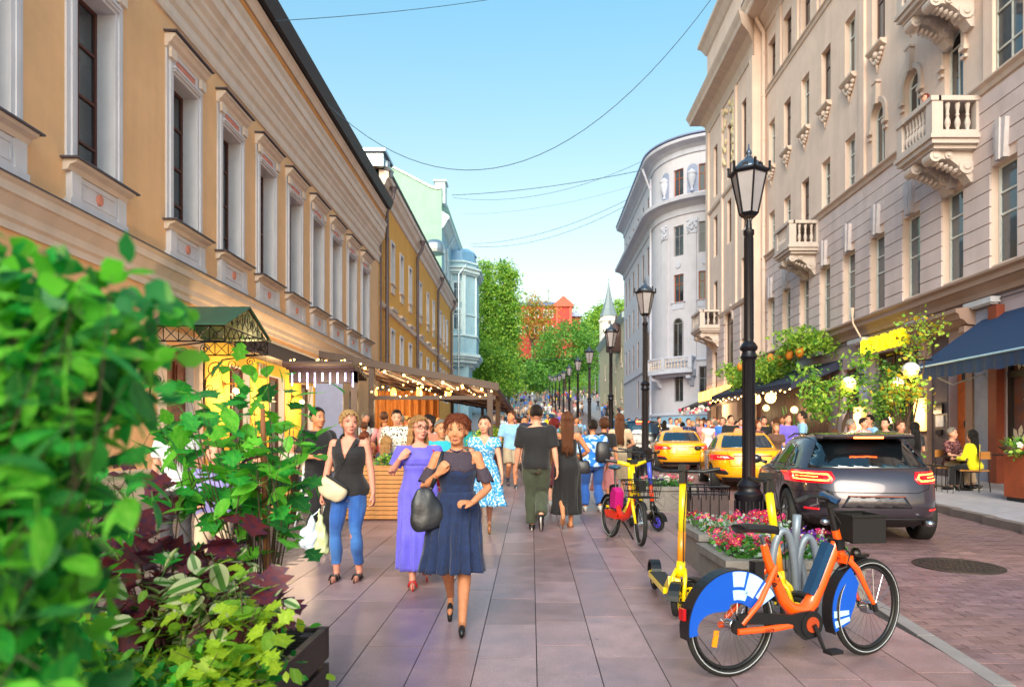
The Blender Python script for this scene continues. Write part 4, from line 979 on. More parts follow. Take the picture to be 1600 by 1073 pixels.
# ================================================================ FOLIAGE
LEAF_SHAPES = {
 'oval': [(0, 0, 0), (.28, .3, .06), (.3, .6, .05), (0, 1, 0), (-.3, .6, .05), (-.28, .3, .06)],
 'lobed': [(0, 0, 0), (.45, .12, .05), (.3, .38, .04), (.62, .62, .08), (.22, .66, .03), (0, 1, 0), (-.22, .66, .03), (-.62, .62, .08), (-.3, .38, .04), (-.45, .12, .05)],
 'narrow': [(0, 0, 0), (.13, .35, .03), (0, 1, -.08), (-.13, .35, .03)],
 'quad': [(0, 0, 0), (.4, .45, .08), (0, 1, 0), (-.4, .45, .08)]}
def leaf_cloud(name, C, mats, size, shape='quad', parent=None, upbias=.4, droop=.2, rs=NR, weights=None, M0=None, kind=None):
 """C: n x 3 leaf positions. One mesh of small bent leaves."""
 C = np.asarray(C, float); n = len(C); sh = np.array(LEAF_SHAPES[shape]); k = len(sh)
 nrm = rs.normal(size=(n, 3)); nrm[:, 2] += upbias*2; nrm /= np.linalg.norm(nrm, axis=1)[:, None]
 d = rs.normal(size=(n, 3)); d[:, 2] -= droop*2; d -= nrm*(d*nrm).sum(1)[:, None]; d /= np.linalg.norm(d, axis=1)[:, None]+1e-9
 s = np.cross(d, nrm); sz = size*rs.uniform(.6, 1.25, n)
 V = C[:, None, :]+sz[:, None, None]*(sh[None, :, 0, None]*s[:, None, :]+sh[None, :, 1, None]*d[:, None, :]+sh[None, :, 2, None]*nrm[:, None, :])
 # two halves split along the midrib so that the leaf is folded
 hk = k//2
 idx = np.arange(n)[:, None]*k
 if k == 4: Fq = np.concatenate([idx+np.array([[0, 1, 2]]), idx+np.array([[0, 2, 3]])])
 elif k == 6: Fq = np.concatenate([idx+np.array([[0, 1, 2, 3]]), idx+np.array([[0, 3, 4, 5]])])
 else: Fq = np.concatenate([idx+np.array([[0, 1, 2, 5]]), idx+np.array([[2, 3, 4, 5]]), idx+np.array([[0, 5, 8, 9]]), idx+np.array([[5, 6, 7, 8]])])
 w = weights or [1/len(mats)]*len(mats); mi1 = rs.choice(len(mats), n, p=w); mi = np.tile(mi1, len(Fq)//n)
 me = npmesh(name, V.reshape(-1, 3), Fq, mats, mi)
 o = obj(name, me, parent)
 if kind: o['kind'] = kind
 return o
def clumps(blobs, nc, per, spread, rs=NR, shell=.55):
 """leaf positions: clumps scattered through ellipsoid blobs (x, y, z, rx, ry, rz), denser towards the skin"""
 vol = np.array([b[3]*b[4]*b[5] for b in blobs])**.67; P = []
 for b, k in zip(blobs, np.maximum(1, (nc*vol/vol.sum()).astype(int))):
  u = rs.normal(size=(k, 3)); u /= np.linalg.norm(u, axis=1)[:, None]
  r = shell+(1-shell)*rs.uniform(0, 1, k)**.6; r[rs.uniform(size=k) < .25] *= rs.uniform(.2, .9)
  c = np.array(b[:3])+u*r[:, None]*np.array(b[3:6])*rs.uniform(.86, 1.1, (k, 1))
  for q in c:
   m = max(3, int(per*rs.uniform(.5, 1.5)))
   P.append(q+rs.normal(size=(m, 3))*spread*np.array([1, 1, .7])*rs.uniform(.6, 1.3))
 return np.concatenate(P)
BARK = pm('bark', '#4c3c30', rough=.9, var=.3, vs=8, bump=.8, bs=20)
LG = [leafmat('leaf_bright', '#a4cc48', '#bedc62', .5), leafmat('leaf_mid', '#78b040', '#90c050', .45), leafmat('leaf_dark', '#488238', '#588e42', .45)]
LD = [leafmat('leaf_deep', '#5a9446', '#74a850', .45), leafmat('leaf_mid'
 , '#3d6f22', '#55852a'), leafmat('leaf_dark', '#1f4420', '#2c5a24')]
def limbs(mb, base, top, r, blobs, n=7, rs=R):
 mb.tube([base, base.lerp(top, .5)+Vector((rs.uniform(-.2, .2), 0, 0)), top], [r, r*.65, r*.25], 8)
 for b in blobs[:n]:
  t = rs.uniform(.25, .7); s = base.lerp(top, t); e = Vector(b[:3])
  mb.tube([s, s.lerp(e, .5)+Vector((0, 0, .3)), e], [r*.4, r*.25, r*.06], 6)
def tree(name, label, px, Y, blobs, size, nc, per, spread, mats, weights=None, shape='quad', group='trees at the end of the street', gz=None):
 z0 = g(Y) if gz is None else gz; base = Vector(((px-CX)/F*Y, Y, z0-.3))
 B = []
 for (bx, by, rw, rh) in blobs:       # given in photo pixels at distance Y: centre and radii
  c = W(bx, by, Y); s = Y/F; B.append((c.x, c.y+R.uniform(-.3, .3)*rw*s, c.z, rw*s, rw*s*R.uniform(.8, 1.1), rh*s))
 t = thing(name, label, 'tree', base, group=group)
 o = leaf_cloud('crown', clumps(B, nc, per, spread)-np.array(base), mats, size, shape, t, weights=weights)
 m = MB(); top = Vector(B[0][:3])-base; limbs(m, Vector((0, 0, 0)), top, max(.12, (top.z)*.022), [tuple(Vector(b[:3])-base)+b[3:] for b in B]); m.build('trunk', BARK, t, smooth=True)
 return t
tree('poplar_tree', 'tall pointed bright poplar nearest the pale blue bay tower', 762, 106, [(760, 520, 22, 75), (757, 440, 13, 34), (768, 455, 13, 36), (752, 480, 13, 38), (772, 520, 18, 50), (763, 420, 7, 15), (755, 560, 24, 40)], .34, 620, 26, .55, LG, [.4, .42, .18])
tree('poplar_tree', 'tall pointed poplar with airy top beside the red mansion', 795, 108, [(793, 530, 20, 70), (790, 450, 14, 40), (797, 430, 10, 25), (785, 420, 8, 16), (802, 480, 13, 40), (798, 570, 20, 40), (780, 490, 14, 45)], .34, 620, 26, .55, LG, [.35, .42, .23])
tree('broadleaf_tree', 'low rounded light green tree under the poplars beside the cafe awning', 765, 96, [(766, 560, 30, 30), (750, 585, 22, 26), (788, 575, 22, 30), (745, 550, 14, 20), (775, 600, 30, 20), (800, 600, 18, 20)], .3, 480, 26, .5, LG, [.35, .4, .25])
tree('yellowing_tree', 'yellow tinged tree in front of the red mansion windows', 838, 178, [(828, 490, 20, 24), (850, 488, 20, 20), (815, 500, 12, 20), (840, 515, 26, 18), (832, 470, 12, 12)], .5, 230, 15, .9, [leafmat('leaf_yellow', '#b89a3c', '#c77f38'), leafmat('leaf_olive', '#7f8a34', '#98903a')]+LG[1:2], [.5, .35, .15])
tree('round_tree', 'broad dark green round tree below the red mansion', 885, 142, [(880, 545, 40, 38), (850, 560, 24, 30), (910, 540, 28, 36), (862, 528, 18, 18), (895, 515, 22, 16), (925, 560, 20, 34), (880, 580, 40, 20)], .42, 620, 24, .7, LD, [.35, .4, .25])
tree('round_tree', 'smaller bushy tree left of the lamp row, under the yellowing tree', 828, 132, [(828, 590, 22, 18), (845, 595, 20, 16), (818, 585, 12, 16), (832, 575, 12, 12)], .4, 300, 24, .6, LD, [.3, .4, .3])
tree('round_tree', 'light green treetop right behind the church spire', 930, 165, [(932, 505, 18, 22), (940, 496, 14, 16), (922, 525, 16, 20), (936, 485, 7, 12), (968, 480, 10, 16), (918, 520, 14, 16)], .45, 320, 22, .7, LG, [.45, .4, .15])
# far wood behind everything and low hedges along the square
Pw = clumps([((px-CX)*.24, 262+R.uniform(-12, 12), CH+(CY-py)*.24, 9, 8, 8) for px, py in ((690, 560), (730, 545), (770, 520), (810, 540), (830, 570), (860, 530), (900, 510), (930, 520), (960, 510), (990, 500), (1030, 520), (1080, 530), (650, 560))], 900, 20, 1.6)
leaf_cloud('far_woodland', Pw, LD, .95, 'quad', kind='stuff')
mb = MB(); mb.prism([(-60, 5), (110, 5), (110, 40), (60, 52), (0, 44), (-60, 38)], 270, 300, 'y'); tag(mb.build('far_hill', pm('hill_green', '#3a5a2e', rough=1, var=.4, vs=.4)), kind='structure')
Ph = clumps([(x, 165.5+R.uniform(-.5, .5), g(165)+1.5+R.uniform(0, 1), 1.8, 1.5, 2.2) for x in np.arange(-20, 18, 2.2)], 500, 26, .5)
leaf_cloud('hedge_bank', Ph, LG, .35, 'quad', kind='stuff', weights=[.55, .35, .1])
# slope behind the square
mb = MB(); mb.quad((-60, 168, g(168)), (50, 168, g(168)), (50, 205, 24), (-60, 205, 24)); tag(mb.build('grass_slope', pm('grass_green', '#4c7a2c', rough=1, var=.35, vs=.8)), kind='structure')
# ================================================================ STREET LAMPS
IRON = pm('black_iron', '#17151d', rough=.38, metal=.35, var=.2); FROST = pm('frosted_glass', '#8d8a90', rough=.35, spec=.6, var=.1)
def make_lamp():
 t = thing('street_lamp', 'x', 'street lamp', group='lamps in a row along the promenade')
 m = MB(); m.lathe([(.2, 0), (.2, .12), (.185, .14), (.185, .5), (.2, .52), (.2, .58), (.16, .62), (.15, .66), (.16, .7), (.12, .76), (.09, .8)], 20)
 for j in range(12): a = j*math.pi/6; m.cyl((.187*math.cos(a), .187*math.sin(a), .15), (.187*math.cos(a), .187*math.sin(a), .49), .018, 6)
 m.build('base', IRON, t, smooth=True, auto=40)
 m = MB(); m.lathe([(.09, .75), (.085, 2.45), (.1, 2.47), (.12, 2.5), (.1, 2.54), (.09, 2.58), (.115, 2.6), (.125, 2.64), (.1, 2.68), (.085, 2.7), (.065, 2.72), (.06, 4.2), (.075, 4.22), (.075, 4.28), (.045, 4.3), (.03, 4.42)], 18)
 for j in range(8): a = j*math.pi/4; m.cyl((.084*math.cos(a), .084*math.sin(a), .8), (.082*math.cos(a), .082*math.sin(a), 2.44), .012, 5); m.cyl((.062*math.cos(a), .062*math.sin(a), 2.75), (.06*math.cos(a), .06*math.sin(a), 4.18), .009, 5)
 m.build('pole', IRON, t, smooth=True, auto=40)
 ln = obj('lantern', None, t, (0, 0, 4.45)); m = MB()
 zb, zt, rb, rt = .06, .62, .125, .245
 for j in range(6):
  a, b = (j+.5)*math.pi/3, (j+1.5)*math.pi/3
  p, q = [Vector((math.cos(x)*rb, math.sin(x)*rb, zb)) for x in (a, b)]; u, v = [Vector((math.cos(x)*rt, math.sin(x)*rt, zt)) for x in (a, b)]
  m.tube([p, u], .013, 5); m.tube([p, q], .014, 5); m.tube([u, v], .018, 5)
  c = u+Vector((math.cos(a)*.04, math.sin(a)*.04, .02)); m.tube([u, c, c+Vector((0, 0, .08))], [.012, .02, .018], 5); m.ball(c+Vector((0, 0, .1)), .022, 6, k=5)
  s0 = u.lerp(v, .5); m.prism([(-.05, 0), (.05, 0), (.035, .09), (.01, .075), (0, .1), (-.01, .075), (-.035, .09)], -.004, .004, 'y', M=Matrix.Translation(s0+Vector((0, 0, .02))) @ Matrix.Rotation((a+b)/2+math.pi/2, 4, 'Z'))
  m.tube([(math.cos(a)*.035, math.sin(a)*.035, -.03), (math.cos(a)*.075, math.sin(a)*.075, .02), (math.cos(a)*.05, math.sin(a)*.05, .06)], .007, 4)
 m.lathe([(.26, .62), (.28, .63), (.27, .66), (.24, .67)], 6, a0=math.pi/6); m.lathe([(.1, .02), (.13, .06), (.05, .07)], 6, a0=math.pi/6)
 m.build('lantern_frame', IRON, ln)
 m = MB()
 for j in range(6):
  a, b = (j+.5)*math.pi/3, (j+1.5)*math.pi/3; k1, k2 = rb-.006, rt-.006
  m.quad((math.cos(a)*k1, math.sin(a)*k1, zb), (math.cos(b)*k1, math.sin(b)*k1, zb), (math.cos(b)*k2, math.sin(b)*k2, zt), (math.cos(a)*k2, math.sin(a)*k2, zt))
 m.build('glass', FROST, ln)
 m = MB(); m.lathe([(.24, .64), (.2, .72), (.13, .79), (.06, .83), (.05, .86), (.025, .87), (.03, .9), (.045, .92), (.03, .95), (.012, .98), (.008, 1.04), (0, 1.05)], 18); m.build('lantern_cap', pm('blue_grey_iron', '#49586c', rough=.3, metal=.5), ln, smooth=True)
 return t
LAMPS = [(1170, 9.9, 0), (1008, 18.9, .6), (954.5, 27, .3), (921, 37, .9), (903, 46, .2), (889.5, 56, .5), (880.5, 66, .8), (874, 77, .1), (868, 90, 0), (863, 102, 0), (859, 116, 0)]
lamp0 = make_lamp()
LL = ['nearest black street lamp with six sided lantern, standing beside the slatted bin', 'second street lamp in the row, in front of the blue corner building', 'third street lamp, just left of the pale yellow house', 'fourth lamp, standing clear against the dark trees', 'fifth lamp along the row', 'sixth lamp along the row', 'seventh lamp along the row, in front of the round tree'] + ['eighth lamp along the row, half up the rising street', 'ninth lamp, small, before the square', 'tenth lamp, tiny, at the edge of the square', 'farthest tiny lamp of the row, beside the low round tree']
for i, (px, Y, rz) in enumerate(LAMPS):
 o = lamp0 if i == 0 else copy_tree(lamp0)
 o.location = G(px, Y); o.rotation_euler = (0, 0, rz); o['label'] = LL[i]
lp = thing('park_lamp', 'white globe lamp on a thin pale post by the hedge', 'street lamp', G(930, 150)); m = MB(); m.cyl((0, 0, 0), (0, 0, 5.2), .09, 6); m.build('pole', WF, lp); m = MB(); m.ball((0, 0, 5.6), .5, 10); m.build('globe', pm('white_globe', '#d8e0e0', rough=.3), lp)
# ================================================================ STONE PLANTERS WITH FLOWERS
PST = pm('planter_granite', '#7c7672', rough=.75, var=.15, vs=12, bump=.3, bs=80, streak=.2); SOIL = pm('soil', '#2e2119', rough=1, bump=1, bs=30)
PETS = [pm('petal_magenta', '#c4226e', rough=.5, backl=.3), pm('petal_pink', '#e0557a', rough=.5, backl=.3), pm('petal_purple', '#6a2a9c', rough=.5, backl=.3), pm('petal_white', '#dcd8dc', rough=.5, backl=.3), pm('petal_red', '#b81f35', rough=.5, backl=.3)]
SILV = leafmat('silver_leaf', '#9fb0a8', '#b5c2ba'); FLG = leafmat('flower_leaf', '#3f7a2c', '#58943a')
def flower_mesh(mt, i):
 m = MB(); n = 5
 for j in range(n):
  a = 2*math.pi*j/n; ca, sa = math.cos(a), math.sin(a); r = .028
  m.add([(0, 0, 0), (ca*r-sa*r*.55, sa*r+ca*r*.55, .008), (ca*r*1.35, sa*r*1.35, .004), (ca*r+sa*r*.55, sa*r-ca*r*.55, .008)], [(0, 1, 2, 3)])
 m.ball((0, 0, .004), .007, 5, 1, k=4)
 return m.mesh('flower', [mt, pm('flower_eye', '#d8c24a')])
FLM = [flower_mesh(p, i) for i, p in enumerate(PETS)]
def planter(x0, x1, y0, y1, h, label, cols, silver=.0, nfl=90, ang=0):
 zb = g(y0); t = thing('stone_planter', label, 'planter', (x0, y0, zb), group='granite planters along the promenade')
 w, d = x1-x0, y1-y0; m = MB(); wl_ = .1
 m.box((0, 0, -.05), (w, wl_, h-.07)); m.box((0, d-wl_, -.05), (w, d, h-.07)); m.box((0, wl_, -.05), (wl_, d-wl_, h-.07)); m.box((w-wl_, wl_, -.05), (w, d-wl_, h-.07))
 o = 0.012
 for a, b in ((.12, .47*w/1.07), (.53*w/1.07, w-.12)):       # framed panels with a diagonal relief on the front
  m.box((a, -o, .05), (b, 0, .075)); m.box((a, -o, h-.13), (b, 0, h-.105)); m.box((a, -o, .075), (a+.025, 0, h-.13)); m.box((b-.025, -o, .075), (b, 0, h-.13))
  m.tube([(a+.02, -.004, .08), (b-.02, -.004, h-.13)], .009, 4); m.tube([(a+.02, -.004, h-.13), (b-.02, -.004, .08)], .009, 4)
 m.build('box', PST, t)
 m = MB(); e = .03
 m.box((-e, -e, h-.07), (w+e, .1, h)); m.box((-e, d-.1, h-.07), (w+e, d+e, h)); m.box((-e, .1, h-.07), (.1, d-.1, h)); m.box((w-.1, .1, h-.07), (w+e, d-.1, h)); m.build('rim', PST, t)
 m = MB(); m.box((.1, .1, h-.2), (w-.1, d-.1, h-.05)); m.build('soil', SOIL, t)
 rs = np.random.RandomState(int(x0*100+y0*10) % 9999)
 n = 1500; P = np.stack([rs.uniform(.06, w-.06, n), rs.uniform(.04, d-.04, n), h-.03+rs.uniform(0, .14, n)], 1)
 leaf_cloud('leaves', P, [FLG, SILV], .05, 'quad', t, weights=[1-silver, silver], rs=rs)
 for j in range(nfl):
  x, y = rs.uniform(.05, w-.02), rs.uniform(0, d-.1)
  c = cols[int(rs.uniform(0, .999)*len(cols))] if not callable(cols) else cols(x/w)
  M = Matrix.Translation((x, y, h+.1+rs.uniform(-.03, .06))) @ Matrix.Rotation(rs.uniform(0, 6), 4, 'Z') @ Matrix.Rotation(rs.uniform(.3, 1.3), 4, 'X') @ Matrix.Scale(rs.uniform(.8, 1.35), 4)
  fo = obj('flower', FLM[c], t, M=M)
 return t
planter(1.68, 2.85, 6.0, 7.02, .40, 'nearest stone planter, behind the orange bicycle, with magenta, white and purple flowers', lambda u: random.Random(u).choice((0, 0, 1, 4) if u < .5 else (2, 3, 2, 0)), .12, 130)
planter(1.76, 2.80, 7.3, 8.35, .42, 'second stone planter, at the foot of the nearest lamp, with silver leaves and pink flowers', lambda u: random.Random(u).choice((0, 1, 0, 4)), .55, 80)
planter(1.95, 2.95, 12.5, 13.6, .45, 'farthest stone planter, behind the bin, full of white and pink flowers', [1, 3, 3, 0, 2], .1, 110)
# slatted litter bin
bn = thing('litter_bin', 'dark slatted litter bin with an open metal rim between two planters', 'litter bin', G(1102, 10.1))
SLAT = pm('dark_slat_wood', '#3a2c2e', rough=.6, var=.3, vs=10, wave=1, bump=.3)
sl_ = MB().box((-.055, -.012, .04), (.055, .012, .56)).mesh('slat', SLAT)
for s in range(4):
 for i in range(4):
  M = Matrix.Rotation(s*math.pi/2, 4, 'Z') @ Matrix.Translation(((i-1.5)*.125, -.26, 0)); obj('slat', sl_, bn, M=M)
m = MB(); m.box((-.24, -.24, 0), (.24, .24, .5)); m.build('liner', pm('black_plastic', '#1c1b1d'), bn)
m = MB()
for z in (.58, .68):
 m.tube([(-.27, -.27, z), (.27, -.27, z), (.27, .27, z), (-.27, .27, z), (-.27, -.27, z)], .012, 6)
for s in range(4):
 for i in range(6): m.cyl(*[Matrix.Rotation(s*math.pi/2, 4, 'Z') @ Vector((-.27+.54*i/5, -.27, z)) for z in (.5, .68)], .009, 5)
m.build('rim', IRON, bn)
# grey tubular bicycle rack with petal loops
rk = thing('bicycle_rack', 'grey tubular bicycle rack with looped arms behind the orange bicycle', 'bicycle rack', Vector((2.05, 5.45, g(5.45))), rad(12))
GRT = pm('rack_grey', '#7f8a98', rough=.4, metal=.3);
def loop(x, w, h, yy=0, n=14):
 return [(x-w+2*w*(.5-.5*math.cos(math.pi*i/n)), yy, h*math.sin(math.pi*i/n)**.6 if 0 < i < n else 0) for i in range(n+1)]
for x, w, h, yy in ((-.11, .11, .74, 0), (.12, .1, .68, .03)):
 m = MB(); m.tube(loop(x, w, h, yy), .03, 12); m.build('loop', GRT, rk, smooth=True)
m = MB(); m.tube([(0, .08, 0), (0, .05, .5), (.01, .02, .7), (.01, .0, .86)], .032, 12); m.build('post', GRT, rk, smooth=True)
m = MB(); m.tube(loop(.0, .16, .6, .12), .028, 12); m.build('loop', GRT, rk, smooth=True)
m = MB(); m.box((-.3, -.08, -.01), (.3, .2, .008)); m.build('base_plate', GRT, rk)
# ================================================================ BICYCLES
RUB = pm('tyre_rubber', '#161616', rough=.75, var=.2, bump=.3, bs=60); CHR = pm('bare_steel', '#b9bcc2', rough=.22, metal=1); BLK = pm('black_parts', '#141416', rough=.4)
SATB = pm('saddle_black', '#1a1a1e', rough=.45); REFW = pm('reflective_strip', '#b0b4ba', rough=.6); AMB = pm('amber_reflector', '#e08a10', rough=.2); REDL = pm('red_reflector', '#b01018', rough=.2)
def ring(m, r, tr, n=44, k=8, x=0, z=0, y=0, mi=0, sq=1.):
 vs = []; fs = []
 for i in range(n):
  a = 2*math.pi*i/n
  for j in range(k):
   b = 2*math.pi*j/k; rr = r+tr*math.cos(b)
   vs.append((x+rr*math.cos(a), y+tr*sq*math.sin(b), z+rr*math.sin(a)))
 for i in range(n):
  for j in range(k): fs.append((i*k+j, ((i+1) % n)*k+j, ((i+1) % n)*k+(j+1) % k, i*k+(j+1) % k))
 m.add(vs, fs, mi)
def wheel(parent, x, r=.325, tw=.022, hub=.03, spk=28, rim_m=None, name='wheel', y=0, strip=True, M=None):
 w = obj(name, None, parent, M=M if M is not None else Matrix.Translation((x, y, r)))
 m = MB(); ring(m, r-tw, tw, 48, 8); m.build('tyre', RUB, w, smooth=True)
 m = MB(); ring(m, r-tw*2-.012, .012, 44, 6, sq=1.1); m.build('rim', rim_m or BLK, w, smooth=True)
 if strip: m = MB(); [ring(m, r-tw*1.25, .0035, 48, 4, y=s*(tw*.93), sq=.6) for s in (-1, 1)]; m.build('reflective_band', REFW, w, smooth=True)
 m = MB()
 for i in range(spk):
  a = 2*math.pi*i/spk; b = a+(.55 if i % 2 else -.55)
  m.tube([(hub*math.cos(b), (.028 if i % 2 else -.028), hub*math.sin(b)), ((r-tw*2-.02)*math.cos(a), 0, (r-tw*2-.02)*math.sin(a))], .0013, 3, caps=False)
 m.build('spokes', CHR, w); m = MB(); m.tube([(0, -.045, 0), (0, -.03, 0), (0, .03, 0), (0, .045, 0)], [.012, hub, hub, .012], 14); m.build('hub', CHR, w, smooth=True, auto=40)
 return w
def plate(m, pts, y0, y1, mi=0): m.prism(pts, y0, y1, 'y', mi)
def sector(cx, cz, r0, r1, a0, a1, n=16):
 A = [rad(a0+(a1-a0)*i/n) for i in range(n+1)]
 return [(cx+r1*math.cos(a), cz+r1*math.sin(a)) for a in A]+[(cx+r0*math.cos(a), cz+r0*math.sin(a)) for a in A[::-1]]
def sector_mesh(m, cx, cz, r0, r1, a0, a1, y0, y1, n=16, f0=None):
 for i in range(n):
  b0, b1 = a0+(a1-a0)*i/n, a0+(a1-a0)*(i+1)/n
  q0 = f0(b0) if f0 else r0; q1 = f0(b1) if f0 else r0
  P = [(cx+r*math.cos(rad(b)), cz+r*math.sin(rad(b))) for r, b in ((q0, b0), (r1, b0), (r1, b1), (q1, b1))]
  m.prism(P, y0, y1, 'y')
ORG = pm('orange_bike_paint', '#f0560c', rough=.28, coat=.5, var=.04); BLUP = pm('blue_guard', '#0f4fb8', rough=.3, var=.05); NAVB = pm('battery_navy', '#123a5c', rough=.35); SKYB = pm('pale_blue_stripe', '#a9d2ec', rough=.4)
bk = thing('bicycle', 'orange shared step-through bicycle with blue wheel guards and black front crate, parked in the foreground', 'bicycle')
a_ = math.atan2(4.76-4.36, 2.275-1.24); bk.location = Vector((1.24, 4.36, g(4.36))); bk.rotation_euler = (0, -math.atan(.012), a_); WB_ = 1.11; RW = .325
wheel(bk, 0, RW)
st = rad(6)   # the fork is turned a little
wheel(bk, WB_, RW, M=Matrix.Translation((WB_, 0, RW)) @ Matrix.Rotation(st, 4, 'Z'), hub=.045)
m = MB()
m.tube([(.255, 0, .80), (.285, 0, .70), (.40, 0, .44), (.46, 0, .375), (.56, 0, .345), (.63, 0, .40), (.72, 0, .54), (.845, 0, .77)], [.024, .029, .036, .042, .05, .052, .045, .038], 14, flat=[1, 1, 1, 1, 1.0, .9, .85, .9], up=(0, 1, 0))
m.tube([(.838, 0, .86), (.885, 0, .70)], .027, 14); m.tube([(.56, 0, .35), (.553, 0, .285)], [.045, .05], 12)
for s in (-1, 1):
 m.tube([(.32, s*.03, .66), (.16, s*.078, .46), (.02, s*.08, .34)], [.02, .018, .018], 8); m.tube([(.48, s*.05, .29), (.26, s*.092, .292), (-.02, s*.092, .30)], [.024, .022, .02], 8)
m.build('frame', ORG, bk, smooth=True, auto=50)
m = MB()
m.tube([(.88, 0, .70), (.915, 0, .655)], .03, 12)
for s in (-1, 1): m.tube([(.90, s*.04, .67), (.96, s*.06, .60), (1.04, s*.062, .46), (1.105, s*.062, .35)], [.02, .021, .016, .013], 10)
m.cbox((.905, 0, .665), (.06, .11, .05)); fk = m.build('fork', ORG, bk, smooth=True, auto=50)
m = MB()
for s in (-1, 1): m.tube([(1.1, s*.062, .36), (1.115, s*.065, .31)], [.02, .018], 8)
m.build('fork_tip', BLK, fk)
m = MB(); M_ = Matrix.Translation((.735, 0, .615)) @ Matrix.Rotation(-math.atan2(.33, .17), 4, 'Y'); m.box((-.2, -.034, .012), (.16, .034, .062), M=M_); m.build('battery', NAVB, bk)
m = MB(); m.cbox((.845, 0, .765), (.06, .09, .07)); m.tube([(.86, -.045, .76), (.9, -.06, .7), (.88, -.05, .62), (.83, -.03, .6)], .006, 5); m.build('lock_box', BLK, bk)
m = MB(); m.tube([(.838, 0, .86), (.81, 0, .95), (.79, 0, 1.02)], [.024, .022, .02], 10); m.cbox((.79, 0, 1.03), (.09, .07, .04)); m.build('stem', BLK, bk, smooth=True, auto=40)
HB = Matrix.Translation((.78, 0, 1.05)) @ Matrix.Rotation(rad(-60), 4, 'Z')
m = MB(); m.tube([HB @ Vector(p) for p in ((-.08, .29, .03), (-.05, .2, .045), (.0, .1, .03), (.02, 0, 0), (.0, -.1, .03), (-.05, -.2, .045), (-.08, -.29, .03))], .0125, 10); hbar = m.build('handlebar', BLK, bk, smooth=True)
for s in (-1, 1):
 m = MB(); m.tube([HB @ Vector(p) for p in ((-.105, s*.33, .02), (-.08, s*.28, .03), (-.06, s*.2, .045))], [.017, .018, .016], 10); m.build('grip', pm('grip_rubber', '#1d1d20', rough=.8), hbar, smooth=True)
 m = MB(); m.tube([HB @ Vector(p) for p in ((-.02, s*.17, .03), (.0, s*.22, .0), (-.03, s*.28, -.01))], .005, 5); m.build('brake_lever', CHR, hbar)
m = MB(); m.cbox((0, 0, .03), (.12, .08, .03), M=HB @ Matrix.Rotation(.4, 4, 'Y')); m.build('console', pm('console_blue', '#1f3f66', rough=.2), hbar)
for s in (1,): m = MB(); m.tube([HB @ Vector((.0, s*.12, .02)), Vector((.86, s*.06, 1.0)), Vector((.95, s*.03, .85)), Vector((.9, s*.02, .72))], .005, 5); m.build('cable', BLK, bk, smooth=True)
m = MB(); B0_ = Matrix.Translation((.93, .02, .78)) @ Matrix.Rotation(rad(-18), 4, 'Z')
for a, b in (((-.01, -.14, 0), (.21, -.13, .18)), ((-.01, .13, 0), (.21, .14, .18)), ((-.01, -.13, 0), (.0, .13, .18)), ((.2, -.13, 0), (.21, .13, .18)), ((-.01, -.13, 0), (.2, .13, .012))): m.box(a, b, M=B0_)
m.box((-.02, -.15, .17), (.22, -.13, .185), M=B0_); m.box((-.02, .13, .17), (.22, .15, .185), M=B0_); m.build('front_crate', pm('dark_brown_crate', '#0b0708', rough=.85), bk)
m = MB(); m.ball((.99, -.02, .70), (.035, .035, .035), 10); m.cbox((1.05, 0, .675), (.12, .04, .02)); m.build('front_lamp', BLK, bk)
m = MB()
m.tube([(.255, 0, .80), (.235, 0, .86)], .015, 8); m.build('seat_post', CHR, bk)
sd = [(-.0, .075, .915), (.05, .08, .92), (.12, .07, .915), (.2, .035, .905), (.28, .022, .895), (.31, .012, .885)]
m = MB(); vs = []; nn = 10
for x, w, z in sd:
 for j in range(nn): a = 2*math.pi*j/nn; vs.append((x+.06, w*math.cos(a), z+(.022 if math.sin(a) > 0 else .035)*math.sin(a)))
m.add(vs, [(i*nn+j, i*nn+(j+1) % nn, (i+1)*nn+(j+1) % nn, (i+1)*nn+j) for i in range(len(sd)-1) for j in range(nn)]+[tuple(range(nn)), tuple((len(sd)-1)*nn+j for j in range(nn))]); m.build('saddle', SATB, bk, smooth=True)
GY = -.05
def f_in(b):      # lower edge of the rear skirt guard: wavy, leaving the hub free
 return .12+.16*max(0, math.cos(rad(b-180)*1.6))**2 if b > 110 else .14+.1*max(0, math.cos(rad(b)*1.7))**2
for gy in (GY, .05):
 m = MB(); sector_mesh(m, 0, RW, .1, .336, 28, 186, gy-.002, gy+.002, 26, f_in); gd = m.build('wheel_guard', BLUP, bk)
 if gy < 0:
  for a0, a1, r0, r1 in ((76, 94, .24, .332), (52, 72, .2, .332), (29, 48, .22, .332)):
   m = MB(); sector_mesh(m, 0, RW, r0, r1, a0, a1, gy-.0045, gy-.002, 5); m.build('guard_stripe', SKYB, gd)
  m = MB(); sector_mesh(m, 0, RW, .16, .22, 66, 96, gy-.0045, gy-.002, 5); m.build('guard_stripe', SKYB, gd)
m = MB(); sector_mesh(m, 0, RW, .334, .342, 20, 190, -.047, .047, 26); m.build('mudguard', BLK, bk)
for gy in (-.045, .045):
 m = MB(); sector_mesh(m, WB_-.01, RW, .15, .336, 122, 202, gy-.002, gy+.002, 14, lambda b: .15+.12*abs(math.sin(rad(b-162)*1.1))**2); gd = m.build('wheel_guard', BLUP, bk)
 if gy < 0:
  for a0, a1 in ((178, 186), (190, 198)): m = MB(); sector_mesh(m, WB_-.01, RW, .2, .325, a0, a1, gy-.0045, gy-.002, 3); m.build('guard_stripe', SKYB, gd)
m = MB(); sector_mesh(m, WB_-.01, RW, .334, .342, 95, 205, -.043, .043, 18); m.build('mudguard', BLK, bk)
